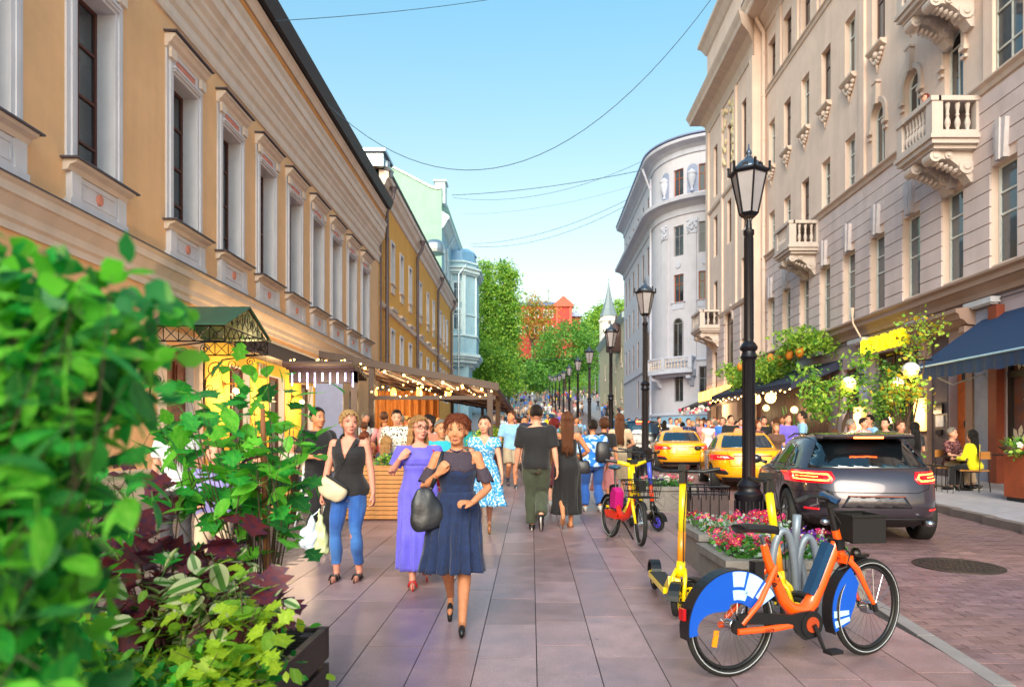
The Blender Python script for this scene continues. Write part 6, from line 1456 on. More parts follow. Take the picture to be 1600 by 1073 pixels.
# ================================================================ PEOPLE
SKIN = [pm('skin_fair', '#d0967c', rough=.55, var=.13, vs=22, bump=.12, bs=160, spec=.35, sub=.08), pm('skin_tan', '#c0805c', rough=.55, var=.13, vs=22, bump=.12, bs=160, spec=.35, sub=.08), pm('skin_rosy', '#cc8a76', rough=.55, var=.1, vs=14, spec=.35, sub=.08)]
LIP = pm('lips', '#a04a48', rough=.45); EYEW = pm('eye_white', '#a79c94', rough=.3); IRIS = pm('iris_dark', '#2c1c14', rough=.2); BROW = pm('brow', '#5a3c28', rough=.8)
def hairm(nm, c, c2=None): return pm(nm, c, rough=.55, var=.35, vs=60, bump=.9, wave=1, wvs=45, spec=.4)
HAIR = dict(blond=hairm('hair_blond', '#caa06a'), brown=hairm('hair_brown', '#643c26'), dark=hairm('hair_dark', '#241812'), auburn=hairm('hair_auburn', '#7d3c20'), red=hairm('hair_red', '#7c1f1c'), grey=hairm('hair_grey', '#8d8880'), strawberry=hairm('hair_strawberry', '#bd8c58'), black=hairm('hair_black', '#14100f'), long_brown=hairm('hair_long_brown', '#6b3f26'))
def cloth(nm, c, **k):
 d = dict(rough=.85, var=.14, vs=9, bump=.35, bs=28, sheen=.2); d.update(k); return pm(nm, c, **d)
def ik(a, t, l1, l2, hint):
 d = t-a; L = d.length; mx = (l1+l2)*.998
 if L > mx: d = d*(mx/L); t = a+d; L = mx
 L = max(L, abs(l1-l2)+.01); x = (l1*l1-l2*l2+L*L)/(2*L); h = math.sqrt(max(0, l1*l1-x*x)); u = d.normalized()
 p = Vector(hint)-u*Vector(hint).dot(u); p = p.normalized() if p.length > 1e-6 else Vector((0, 0, 1))
 return a+u*x+p*h, t
TORSO = {'f': [(.80, .09, .085, 0), (.86, .160, .115, -.012), (.93, .172, .122, -.015), (1.0, .150, .105, -.005), (1.08, .122, .088, 0), (1.16, .130, .092, .004), (1.24, .148, .118, .018), (1.29, .152, .120, .02), (1.34, .152, .100, .004), (1.39, .150, .082, -.008), (1.425, .105, .066, -.012), (1.45, .058, .056, -.012)],
   'm': [(.80, .09, .09, 0), (.86, .150, .112, -.01), (.93, .160, .118, -.01), (1.0, .152, .110, 0), (1.08, .148, .104, .004), (1.16, .156, .108, .006), (1.24, .170, .116, .008), (1.31, .180, .115, .002), (1.37, .184, .100, -.008), (1.41, .165, .082, -.014), (1.44, .105, .068, -.014), (1.46, .062, .06, -.014)]}
def skel(sp):
 sx = sp.get('sex', 'f'); J = {}; hz = sp.get('hip', .90); dz = hz-.90; lean = sp.get('lean', 0.); bw = sp.get('bw', 1.)
 shw = (.162 if sx == 'f' else .192)*(.6+.4*bw)
 def tl(p):          # lean the upper body forward about the hips
  p = Vector(p); y, z = p.y, p.z-.93; c, s = math.cos(lean), math.sin(lean)
  if z <= 0: return Vector((p.x, p.y, p.z+dz))
  return Vector((p.x, y*c+z*s, .93+z*c-y*s+dz))
 J['tl'] = tl; J['hips'] = [Vector((-.085*bw, 0, hz)), Vector((.085*bw, 0, hz))]; J['sh'] = [tl((-shw, -.01, 1.385)), tl((shw, -.01, 1.385))]
 ft = sp.get('feet', [(-.09, .05, 0, 0), (.09, -.05, 0, 0)]); J['ank'] = []; J['knee'] = []; J['toe'] = []; J['heel'] = []
 for i in range(2):
  x, y, z, p = ft[i]; cp, s_ = math.cos(rad(p)), math.sin(rad(p))     # pitch > 0: heel up
  ball = Vector((x, y+.10, z+.02)); off = Vector((0, -.13*cp+.065*-s_*-0, .13*s_)); heel = ball+off
  a = heel+Vector((0, .02, .065*cp+.0)); a = heel+Vector((0, .03*cp+.06*s_, .065*cp-.0*s_))
  k, a = ik(J['hips'][i], a, .43, .42, sp.get('kh', [(0, 1, 0), (0, 1, 0)])[i])
  J['knee'].append(k); J['ank'].append(a); J['heel'].append(heel); J['toe'].append(ball)
 hd = sp.get('hands', [(-.24, .06, .74), (.24, .02, .74)]); J['el'] = []; J['wr'] = []
 eh = sp.get('eh', [(-.35, -1, -.2), (.35, -1, -.2)])
 for i in range(2):
  e, w = ik(J['sh'][i], Vector(hd[i])+Vector((0, 0, dz)), .28, .245, eh[i]); J['el'].append(e); J['wr'].append(w)
 J['neck'] = tl((0, -.015, 1.44)); hc = tl((0, .0, 1.49)); J['hb'] = hc
 J['HM'] = Matrix.Translation(hc) @ Matrix.Rotation(rad(sp.get('yaw', 0)), 4, 'Z') @ Matrix.Rotation(rad(sp.get('pitch', 0)), 4, 'X') @ Matrix.Rotation(rad(sp.get('roll', 0)), 4, 'Y') @ Matrix.Scale(sp.get('hs', 1.12), 4) @ Matrix.Translation((0, 0, -1.49))
 return J
def torso_mb(m, sp, J, infl=0., z0=.78, z1=1.47, n=20, flare=0.):
 T_ = TORSO[sp.get('sex', 'f')]; bw = sp.get('bw', 1.); vs = []; rings = []
 for z, a, b, y in T_:
  if z < z0-.001 or z > z1+.001: continue
  k = bw if z < 1.36 else 1+(bw-1)*.3
  rings.append((z, a*k+infl+flare*max(0, 1.08-z), b*k*(1+.35*(bw-1))+infl+flare*max(0, 1.08-z), y+(bw-1)*.03))
 for z, a, b, y in rings:
  for j in range(n):
   t = 2*math.pi*j/n; c, s = math.cos(t), math.sin(t)
   vs.append(J['tl']((a*math.copysign(abs(c)**.85, c), y+b*math.copysign(abs(s)**.9, s), z)))
 k = len(rings); m.add(vs, [(i*n+j, i*n+(j+1) % n, (i+1)*n+(j+1) % n, (i+1)*n+j) for i in range(k-1) for j in range(n)]+[tuple(range(n))[::-1], tuple((k-1)*n+j for j in range(n))])
def leg_mb(m, J, i, r, infl=0., upto=1., n=12, cuff=0.):
 h, k, a = J['hips'][i], J['knee'][i], J['ank'][i]; s = Vector((-.0, 0, .02))
 P = [h+Vector((0, 0, .0)), h.lerp(k, .3), h.lerp(k, .7), k, k.lerp(a, .3), k.lerp(a, .65), a]; Rr = [.088*r, .083*r, .062*r, .053*r, .054*r, .041*r, .033]
 if upto < 1.:
  t = upto*2
  if t <= 1: P = [h, h.lerp(k, t*.5), h.lerp(k, t)]; q = .088*r+(.056-.088)*r*t; Rr = [.088*r, (.088*r+q)/2+.01, q+.012]
  else:
   t -= 1; P = P[:4]+[k.lerp(a, t*.5), k.lerp(a, t)]; Rr = Rr[:4]+[.054*r, .045*r]
 if cuff: Rr = [x+cuff*max(0, i_/(len(Rr)-1)) for i_, x in enumerate(Rr)]
 m.tube(P, [x+infl for x in Rr], n)
def arm_mb(m, J, i, r, infl=0., upto=1., n=10, cuff=0.):
 s, e, w = J['sh'][i], J['el'][i], J['wr'][i]; inn = s+Vector((-.05 if s.x > 0 else .05, 0, .005))
 P = [inn, s, s.lerp(e, .5), e, e.lerp(w, .3), w]; Rr = [.045*r, .052*r, .043*r, .037*r, .036*r, .024]
 if upto < 1.:
  t = upto*2
  if t <= 1: P = [inn, s, s.lerp(e, t)]; Rr = [.045*r, .053*r, (.053+(.038-.053)*t)*r]
  else: t -= 1; P = P[:4]+[e.lerp(w, t)]; Rr = Rr[:4]+[.034*r]
 Rr = [x+infl+cuff*(i_/(len(Rr)-1)) for i_, x in enumerate(Rr)]; m.tube(P, Rr, n); m.ball(s, (.05*r+infl,)*3, n, k=8)
def hand_mb(m, J, i, sp, fine):
 e, w = J['el'][i], J['wr'][i]; d = (w-e).normalized(); side = Vector(((-1 if i == 0 else 1), 0, 0))
 hdir = sp.get('hdir', [None, None])[i]; f = Vector(hdir).normalized() if hdir else d
 pn = sp.get('palm', [None, None])[i]; pn = Vector(pn) if pn else Vector((1 if i == 0 else -1, 0, 0))   # palm normal: towards the body
 pn = (pn-f*pn.dot(f)).normalized(); lat = f.cross(pn)*(1 if i == 0 else -1)                            # lat points to the thumb side
 if sp.get('thumb', [0, 0])[i]: lat = -lat
 if lat.y < 0 and not sp.get('thumb', [0, 0])[i] and hdir is None: lat = -lat
 k = len(sp.get('curl', [.5, .5])) and sp.get('curl', [.5, .5])[i]
 M = Matrix((lat.to_4d(), pn.to_4d(), f.to_4d(), (0, 0, 0, 1))).transposed(); M.translation = w; M[3][3] = 1.
 for q in range(3): M[3][q] = 0.
 m.tube([M @ Vector(p) for p in ((0, 0, -.02), (0, 0, .01), (.0, .004, .045), (0, .006, .082))], [.024, .03, .04, .037], 10, flat=.5, up=tuple(pn))
 if not fine:
  m.tube([M @ Vector(p) for p in ((0, .006, .07), (0, .02, .12), (0, .04*(1+k), .155))], [.035, .032, .02], 8, flat=.45, up=tuple(pn)); m.tube([M @ Vector(p) for p in ((.025, .0, .02), (.048, .015, .06), (.045, .03, .09))], [.013, .012, .009], 6); return
 for j, (x, L) in enumerate(((.030, .070), (.010, .080), (-.010, .074), (-.029, .058))):
  p = Vector((x*.95, .004, .07)); a = .25+k*.5; P = [p, p+Vector((0, 0, .02))]; q = P[-1]; spr = x*.12
  for s_, l in enumerate((.42, .33, .25)):
   q = q+Vector((spr*.3, math.sin(a)*L*l, math.cos(a)*L*l)); P.append(q.copy()); a += .35+k*1.0
  m.tube([M @ v for v in P], [.0095, .0093, .0088, .008, .006], 7)
 m.tube([M @ Vector(p) for p in ((.018, .0, .008), (.036, .01, .035), (.042, .024, .062), (.036, .036+.01*k, .085))], [.014, .0125, .0105, .0075], 8)
def head_mb(m, J, sex, fine):
 H = J['HM']; jw = 1. if sex == 'f' else 1.1
 m.tube([J['neck'], J['neck'].lerp(J['hb'], .6), H @ Vector((0, .005, 1.53))], [.056*jw, .05*jw, .052*jw], 12)
 m.ball((0, -.012, 1.612), (.074, .093, .090), 18, M=H, k=12); m.ball((0, .022, 1.565), (.062*jw, .068, .072), 16, M=H, k=10); m.ball((0, .042, 1.515), (.042*jw, .045, .036), 14, M=H, k=8); m.ball((0, .066, 1.502), (.02*jw, .02, .017), 10, M=H, k=6)
 for s in (-1, 1): m.ball((s*.036, .055, 1.56), (.026, .026, .024), 10, M=H, k=6); m.ball((s*.078, -.01, 1.585), (.010, .02, .032), 8, M=H, k=6)
 m.ball((0, .082, 1.565), (.012, .016, .012), 8, M=H, k=6)
 m.tube([H @ Vector(p) for p in ((0, .07, 1.605), (0, .086, 1.58), (0, .101, 1.562), (0, .088, 1.552))], [.009, .0105, .0125, .009], 8)
 if fine:
  for s in (-1, 1): m.ball((s*.013, .086, 1.556), (.009, .011, .008), 8, M=H, k=5); m.ball((s*.033, .071, 1.617), (.024, .014, .009), 8, M=H, k=5)
  m.ball((0, .077, 1.53), (.022, .013, .010), 10, M=H, k=6); m.ball((0, .073, 1.519), (.019, .013, .008), 10, M=H, k=6)
def remesh(mb, name, mats, vox, smooth=3, extra=()):
 me = mb.mesh(name, mats if isinstance(mats, list) else [mats])
 return bake(me, [('REMESH', dict(mode='VOXEL', voxel_size=vox, use_smooth_shade=True)), ('SMOOTH', dict(factor=.5, iterations=smooth))]+list(extra))
def wrinkle(me, amp=.004, sc=9., zst=.45, seed=0):
 """fold the cloth a little"""
 import mathutils.noise as mn
 n = len(me.vertices); co = np.empty(n*3, np.float32); me.vertices.foreach_get('co', co); co = co.reshape(-1, 3); no = np.empty(n*3, np.float32); me.vertices.foreach_get('normal', no); no = no.reshape(-1, 3)
 x, y, z = co.T*sc
 d = np.sin(x*1.3+seed+1.7*np.sin(z*zst*2+y*.8))*np.sin(z*.9+2.1*np.sin(x*.6+seed))+.6*np.sin(z*2.2+1.5*np.sin(y*1.1+x)+seed*2)+.4*np.sin((x+y)*3.1+z*1.7)
 co += no*(d*amp)[:, None]; me.vertices.foreach_set('co', co.ravel()); me.update(); return me
def cuth(me, fn):
 """drop the faces of a shell for which fn(centre) is true: necklines and openings"""
 bm = bmesh.new(); bm.from_mesh(me); bmesh.ops.delete(bm, geom=[f for f in bm.faces if fn(f.calc_center_median())], context='FACES'); bm.to_mesh(me); bm.free(); return me
def skirt(sp, J, z_top, z_hem, r_hem, mt, name, parent, folds=9, amp=.02, n=72, m=16, sway=0., ruffle=0., legs=True, r0=None, flat=.8, mats=None):
 sx = sp.get('sex', 'f'); bw = sp.get('bw', 1.); T_ = TORSO[sx]; vs = []; fs = []; ph = R.random()*6
 def tz(z, k): zs = [t[0] for t in T_]; return np.interp(z, zs, [t[k] for t in T_])
 for i in range(m+1):
  t = i/m; z = z_top+(z_hem-z_top)*t; e = t**1.1
  a0 = (tz(max(z, .93), 1)*bw+.02); b0 = (tz(max(z, .93), 2)*bw*(1+.35*(bw-1))+.022); hip = min(1, max(0, (z_top-z)/max(.01, z_top-.9)))
  a = a0*(1-e)+max(a0, r_hem)*e; b = b0*(1-e)+max(b0, r_hem*flat)*e
  cy = ((J['knee'][0].y+J['knee'][1].y)*.5*max(0, min(1, (.9-z)/.45)) if legs else 0)+(bw-1)*.03
  cx = 0
  for j in range(n):
   th = 2*math.pi*j/n; f = 1+amp*e*10*(.6*math.sin(folds*th+ph+1.2*math.sin(3*t))+.4*math.sin((folds*2-3)*th+ph*2))*.1
   if ruffle and t > .9: f += ruffle*math.sin(26*th)*(t-.88)*8
   x, y = a*f*math.cos(th)+cx+sway*e, b*f*math.sin(th)+cy+tz(max(z, .93), 3)
   if legs and z < .8:      # the front leg pushes the cloth out
    for q in (0, 1):
     kn = J['knee'][q]; fy = kn.y*min(1, (.9-z)/.45) if z > .45 else kn.y+(J['ank'][q].y-kn.y)*(.45-z)/.45
     if math.sin(th)*fy > 0 and abs(fy) > abs(y)-.07: y = math.copysign(max(abs(y), min(abs(fy)+.075, abs(y)+.16)), fy) if abs(x-kn.x) < .14 else y
   p = J['tl']((x, y, z)) if z > .93 else Vector((x, y, z+(sp.get('hip', .9)-.9)*(1 if z > .5 else 0))); vs.append(p)
 for i in range(m):
  for j in range(n): fs.append((i*n+j, i*n+(j+1) % n, (i+1)*n+(j+1) % n, (i+1)*n+j))
 me = MB().add(vs, fs).mesh(name, mt, True)
 me = bake(wrinkle(me, .005, 13, .2, 5), [('SMOOTH', dict(factor=.5, iterations=1)), ('SOLIDIFY', dict(thickness=.004))]); return obj(name, me, parent)
def hair(sp, J, parent, lod):
 st = sp.get('hairstyle', 'short'); mt = HAIR[sp.get('hair', 'brown')]
 if st == 'bald': return
 H = J['HM']; vs = []; fs = []; n, k = (28, 18) if lod < 2 else (14, 9); rs = np.random.RandomState(len(sp.get('label', ''))*7 % 999)
 big = {'short': 1.0, 'crop': .97, 'fluffy': 1.04, 'bob': 1.04, 'long': 1.05, 'pony': 1.0, 'bun': 1.02, 'wavy': 1.04, 'cap': 1.04}[st]
 low = {'short': 1.555, 'crop': 1.57, 'fluffy': 1.545, 'bob': 1.51, 'long': 1.46, 'pony': 1.55, 'bun': 1.55, 'wavy': 1.45, 'cap': 1.56}[st]
 keep = {}; V = []
 for i in range(k+1):
  p = math.pi*i/k-math.pi/2
  for j in range(n):
   a = 2*math.pi*j/n; x, y, z = .081*big*math.cos(p)*math.cos(a), -.018+.099*big*math.cos(p)*math.sin(a), 1.622+.096*big*math.sin(p)
   if z < 1.60: x *= 1.0;
   no = (1+.03*math.sin(9*a+7*p)+.02*math.sin(17*a-4*p)) if lod < 2 else 1; V.append((x*no, y*no, z+.004*math.sin(11*a)))
 def hidden(c):
  x, y, z = c
  fr = 1.678 if st not in ('fluffy',) else 1.664
  if y > .035-.02*math.sin(x*90) and z < fr-x*x*4+.005*math.sin(x*140): return True
  if y > .0 and z < 1.615 and st in ('crop', 'short', 'bald', 'pony', 'bun'): return True
  if y > -.01 and z < fr-.03 and abs(x) < .2 and y > .035-.5*(fr-z): return st not in ('bob', 'long', 'wavy') or (y > .02)
  return z < low
 for i in range(k):
  for j in range(n):
   q = (i*n+j, i*n+(j+1) % n, (i+1)*n+(j+1) % n, (i+1)*n+j); c = [sum(V[t][d] for t in q)/4 for d in range(3)]
   if not hidden(c): fs.append(q)
 m = MB(); m.add([H @ Vector(v) for v in V], fs)
 me = m.mesh('hair', mt, True)
 bm = bmesh.new(); bm.from_mesh(me); bmesh.ops.delete(bm, geom=[v for v in bm.verts if not v.link_faces], context='VERTS'); bm.to_mesh(me); bm.free()
 me = bake(me, [('SOLIDIFY', dict(thickness=.006, offset=1)), ('SUBSURF', dict(levels=1 if lod < 2 else 0))])
 o = obj('hair', me, parent); mm = MB()
 if st in ('long', 'wavy'):
  L = .34 if st == 'long' else .16; nn = 46 if lod < 2 else 12
  for q in range(nn):
   a = math.pi+math.pi*(q+.5)/nn if st == 'long' else math.pi*.92+math.pi*1.16*(q+.5)/nn
   x0, y0 = .076*math.cos(a), -.02+.088*math.sin(a); P = [];
   for s_ in range(6):
    t = s_/5; w = .012*math.sin(t*9+q) if st == 'wavy' else .003*math.sin(t*6+q)
    P.append(H @ Vector((x0*(1+.15*t*(st == 'wavy')+.1*t)+w, y0*(1+.25*t)-.01*t-w*.5, 1.60-t*(.1+L*(.85+.3*rs.rand())))))
   mm.tube(P, [.012, .014, .013, .012, .009, .003], 6)
 if st == 'pony':
  for q in range(22 if lod < 2 else 6):
   dx, dy = rs.uniform(-.02, .02), rs.uniform(-.012, .012); mm.tube([H @ Vector(p) for p in ((0, -.1, 1.63), (dx*.6, -.13+dy, 1.6), (dx, -.125+dy, 1.48), (dx*1.3, -.115+dy, 1.3), (dx*.5, -.12, 1.18))], [.012, .014, .013, .01, .003], 5)
 if st == 'bun': mm.ball((0, -.1, 1.66), (.042, .04, .04), 12, M=H)
 if lod == 0 or (lod == 1 and st in ('fluffy', 'bob', 'wavy')):
  for q in range((1300 if st == 'fluffy' else 1200) if lod == 0 else 120):     # loose strands
   a = rs.uniform(math.pi*.85, math.pi*2.15) if rs.rand() < .75 else rs.uniform(0, 2*math.pi); p = rs.uniform(.1, 1.45)
   b = Vector((.08*big*math.cos(p)*math.cos(a), -.018+.098*big*math.cos(p)*math.sin(a), 1.624+.095*big*math.sin(p)))
   if hidden(b): continue
   tn = Vector((math.cos(a)*math.sin(p)*.6+rs.uniform(-.3, .3), math.sin(a)*math.sin(p)*.6+rs.uniform(-.2, .2), -math.cos(p)-.15)).normalized(); ln = rs.uniform(.03, .075 if st == 'fluffy' else .055); ou = (b-Vector((0, -.01, 1.61))).normalized()
   mm.tube([H @ (b-tn*.01), H @ (b+tn*ln*.5+ou*.008), H @ (b+tn*ln+ou*.004*rs.uniform(-1, 6 if st == 'fluffy' else 3))], [.0028, .0034, .001], 4, caps=False)
 if mm.v: mm.build('hair_lock', mt, o, smooth=True)
def face(sp, J, parent, lod):
 H = J['HM']; m = MB()
 for s in (-1, 1): m.ball((s*.031, .0730, 1.600), (.0115, .0080, .0050), 10, M=H, k=6)
 e = m.build('eyes', EYEW, parent, smooth=True); m = MB()
 for s in (-1, 1): m.ball((s*.031, .0795, 1.600), (.0055, .0035, .0055), 8, M=H, k=5)
 m.build('iris', IRIS, e); m = MB()
 for s in (-1, 1):
  m.tube([H @ Vector(p) for p in ((s*.017, .083, 1.620), (s*.032, .083, 1.6255), (s*.048, .072, 1.621))], [.0028, .003, .0015], 5)
  m.tube([H @ Vector(p) for p in ((s*.018, .079, 1.6045), (s*.031, .0825, 1.6075), (s*.044, .075, 1.604))], [.0014, .0018, .001], 4)
 m.build('brow', HAIR['brown'] if sp.get('hair') != 'grey' else HAIR['grey'], parent); m = MB()
 m.tube([H @ Vector(p) for p in ((-.022, .080, 1.524), (-.008, .0905, 1.5275), (0, .0905, 1.526), (.008, .0905, 1.5275), (.022, .080, 1.524))], [.0015, .0042, .004, .0042, .0015], 6)
 m.tube([H @ Vector(p) for p in ((-.019, .080, 1.5215), (0, .090, 1.517), (.019, .080, 1.5215))], [.0015, .0052, .0015], 6); m.build('lips', LIP, parent, smooth=True)
 if sp.get('glasses'):
  m = MB()
  for s in (-1, 1): ring(m2 := MB(), .021, .0026, 20, 5); m.add([H @ (Vector((s*.032, .092, 1.598))+Vector((x*1.15, 0, z*.85))) for x, y, z in m2.v], m2.f); m.tube([H @ Vector(p) for p in ((s*.055, .09, 1.60), (s*.08, .03, 1.6), (s*.082, -.02, 1.598))], .0025, 5)
  m.tube([H @ Vector(p) for p in ((-.01, .093, 1.6), (.01, .093, 1.6))], .0025, 5); m.build('glasses', pm('red_black_frame', '#3a1418', rough=.25), parent)
def shoe(J, i, mt, parent, kind='shoe'):
 h, t, a = J['heel'][i], J['toe'][i], J['ank'][i]; d = (t-h).normalized(); up = Vector((0, -d.z, d.y)) if abs(d.x) < .5 else Vector((0, 0, 1)); up = (a-h)-(d*(a-h).dot(d)); up.normalize()
 m = MB(); tip = t+d*.10
 if t.z > h.z-.02: tip = t+Vector((0, .095, .0))
 if kind == 'sandal':
  sd = [h-d*.025, h+d*.03, t, tip]; m.tube([p-up*.008 for p in sd], [.032, .036, .045, .03], 10, flat=.25, up=tuple(d.cross(up)))
  for q in (.25, .75, 1.0): c = h.lerp(t, q)+d*(.02); w = .043; sdv = d.cross(up).normalized(); m.tube([c-sdv*w-up*.005, c-sdv*w*.6+up*.045, c+sdv*w*.6+up*.045, c+sdv*w-up*.005], .009, 6, flat=.6)
  return m.build('sandal', mt, parent, smooth=True)
 if kind == 'flat':
  m.tube([h-d*.03+up*.012, h+d*.03+up*.008, t+up*.008, tip+up*.004], [.034, .036, .046, .028], 12, flat=.62, up=tuple(d.cross(up)));
  return m.build('shoe', mt, parent, smooth=True)
 m.tube([h-d*.035+up*.02, h+d*.03+up*.02, t+up*.016, tip+up*.008], [.04, .044, .05, .034], 12, flat=.8, up=tuple(d.cross(up))); m.tube([a, h+d*.03+up*.02], [.042, .045], 10)
 o = m.build('shoe', mt, parent, smooth=True); m = MB(); m.tube([h-d*.04-up*.012, h+d*.03-up*.012, t-up*.014, tip-up*.012], [.038, .042, .052, .034], 12, flat=.3, up=tuple(d.cross(up))); m.build('sole', sp_sole, o, smooth=True); return o
sp_sole = pm('sole_pale', '#b9b4ae', rough=.8)
def person(sp, lod=1):
 """one figure; local frame: x to its right, y forward, z up; scaled to its height"""
 t = thing('person', sp['label'], 'person', sp['loc'], sp['rz'], sp.get('group')); k = sp.get('h', 1.68)/1.70; t.scale = (k, k, k)
 J = skel(sp); sx = sp.get('sex', 'f'); r = (1. if sx == 'f' else 1.12)*(.5+.5*sp.get('bw', 1.)); vox = (.0062, .013, .02)[lod]; sk = SKIN[sp.get('skin', 0)]
 m = MB(); torso_mb(m, sp, J)
 for i in (0, 1):
  leg_mb(m, J, i, r); arm_mb(m, J, i, r); hand_mb(m, J, i, sp, lod == 0)
  m.tube([J['heel'][i]+Vector((0, 0, .02)), J['heel'][i].lerp(J['toe'][i], .5)+Vector((0, 0, .025)), J['toe'][i]+Vector((0, .01, .0)), J['toe'][i]+Vector((0, .085, -.003))], [.032, .036, .038, .022], 10, flat=.75, up=(1, 0, 0)); m.tube([J['ank'][i], J['heel'][i]+Vector((0, .02, .02))], [.034, .034], 8)
 head_mb(m, J, sx, lod == 0)
 b = obj('body', remesh(m, 'body', sk, vox if lod else .0075, 2 if lod else 2), t)
 if lod < 2: face(sp, J, t, lod)
 hair(sp, J, t, lod)
 top, bot = sp.get('top'), sp.get('bottom'); inf = sp.get('inf', .019 if bot != 'skirt' else .010)
 if top:
  m = MB(); torso_mb(m, sp, J, inf, sp.get('top_z', .86), 1.452, flare=sp.get('flare', 0));
  sl = sp.get('sleeve', .4)
  if sl > 0:
   for i in (0, 1): arm_mb(m, J, i, r, inf, sl, cuff=sp.get('cuff', .008))
  me = wrinkle(remesh(m, 'top', top, vox*1.1, 2), sp.get('wr', .0055), seed=len(sp['label']))
  if sp.get('neck'): cuth(me, sp['neck'])
  elif sl == 0: cuth(me, lambda c: c.z > 1.36 and abs(c.x) > .125)
  o = obj(sp.get('top_name', 'shirt'), me, t)
 if bot == 'trousers' or bot == 'shorts':
  m = MB(); torso_mb(m, sp, J, .011, .78, 1.0)
  up = sp.get('legs_to', .97 if bot == 'trousers' else .42)
  for i in (0, 1): leg_mb(m, J, i, r, .010, up, cuff=sp.get('legcuff', .012))
  obj(bot, wrinkle(remesh(m, bot, sp['bot_m'], vox*1.1, 2), .006, 10, seed=3), t)
 elif bot == 'skirt': skirt(sp, J, sp.get('sk_top', .98), sp['hem'], sp.get('hem_r', .24), sp['bot_m'], sp.get('skirt_name', 'skirt'), t, **sp.get('sk', {}))
 for i in (0, 1):
  if sp.get('shoe'): shoe(J, i, sp['shoe'], t, sp.get('shoe_kind', 'shoe'))
 for fn in sp.get('extra', []): fn(t, J)
 return t, J
def at(px, Y, dy=0.): p = G(px, Y); p.z += dy; return p
AWAY, TO = 0., math.pi
def strap(P, w, mt, name, parent): m = MB(); m.tube(P, w, 6, flat=.3); return m.build(name, mt, parent, smooth=True)
# ---- colours
C = {k: cloth('cloth_'+k, v) for k, v in dict(navy='#141b33', black='#121116', white='#c9ccd0', teal='#1f9fae', purple='#6a5bd0', lilac='#8f86c8', blue='#2f6fd0', lightblue='#7fb0dc', denim='#1f4f94', jeans='#2457a8', olive='#3b4232', beige='#c0a78c', khaki='#9a8a74', pink='#c98284', grey='#6d6a6c', red='#a82426', green='#3f6a4a', cream='#c2b8a2', brown='#5a3d30', yellow='#dfd400', orange='#cc6a2c', darkgrey='#35343a', maroon='#5d2230', salmon='#c26a56').items()}
def pattern(nm, a, b, sc, th=.5, kind='n'):
 m = bpy.data.materials.new(nm); m.use_nodes = True; N = m.node_tree.nodes; L = m.node_tree.links; bs = N['Principled BSDF']; bs.inputs['Roughness'].default_value = .85
 tc = N.new('ShaderNodeTexCoord'); n = N.new('ShaderNodeTexVoronoi' if kind == 'v' else 'ShaderNodeTexNoise'); n.inputs['Scale'].default_value = sc; L.new(tc.outputs['Object'], n.inputs['Vector'])
 if kind != 'v': n.inputs['Detail'].default_value = 2
 rp = N.new('ShaderNodeMapRange'); rp.inputs[1].default_value = th-.04; rp.inputs[2].default_value = th+.04; L.new(n.outputs[0], rp.inputs[0])
 mx = N.new('ShaderNodeMix'); mx.data_type = 'RGBA'; mx.inputs[6].default_value = (*lin(a), 1); mx.inputs[7].default_value = (*lin(b), 1); L.new(rp.outputs[0], mx.inputs[0]); L.new(mx.outputs[2], bs.inputs['Base Color']); return m
PT = dict(bluefloral=pattern('blue_floral_cloth', '#2f8fc8', '#c4dcea', 34, .54), tiedye=pattern('tie_dye_cloth', '#1f6fd0', '#b4d2ee', 11, .52), blackspot=pattern('white_spotted_cloth', '#201d20', '#d6d2c4', 22, .36, 'v'), redfloral=pattern('red_floral_cloth', '#3a1a22', '#a86a6a', 30, .55), darkfloral=pattern('dark_floral_cloth', '#151a3c', '#6f7cae', 20, .6), checked=pattern('checked_cloth', '#b04a52', '#cfc0c0', 26, .5, 'v'))
# ================================================================ the three women in front
SHB = pm('black_leather', '#17161a', rough=.4, bump=.2); BAGD = pm('charcoal_bag_leather', '#25252b', rough=.42, bump=.5, bs=18, var=.2)
DRESSN = cloth('navy_dress_cloth', '#091f48', var=.3, vs=22, bump=.6, bs=60); LACE = pm('navy_lace', '#3a2e3c', rough=.8, var=.5, vs=120, bump=.5, bs=150)
def bag_mesh(m, pts, wid, thick, M=None):
 n = 16; vs = []
 for (z, w, d) in pts:
  for j in range(n): a = 2*math.pi*j/n; vs.append((w*math.copysign(abs(math.cos(a))**.7, math.cos(a)), d*math.copysign(abs(math.sin(a))**.7, math.sin(a)), z))
 k = len(pts); m.add(vs, [(i*n+j, i*n+(j+1) % n, (i+1)*n+(j+1) % n, (i+1)*n+j) for i in range(k-1) for j in range(n)]+[tuple(range(n))[::-1], tuple((k-1)*n+j for j in range(n))], 0, M)
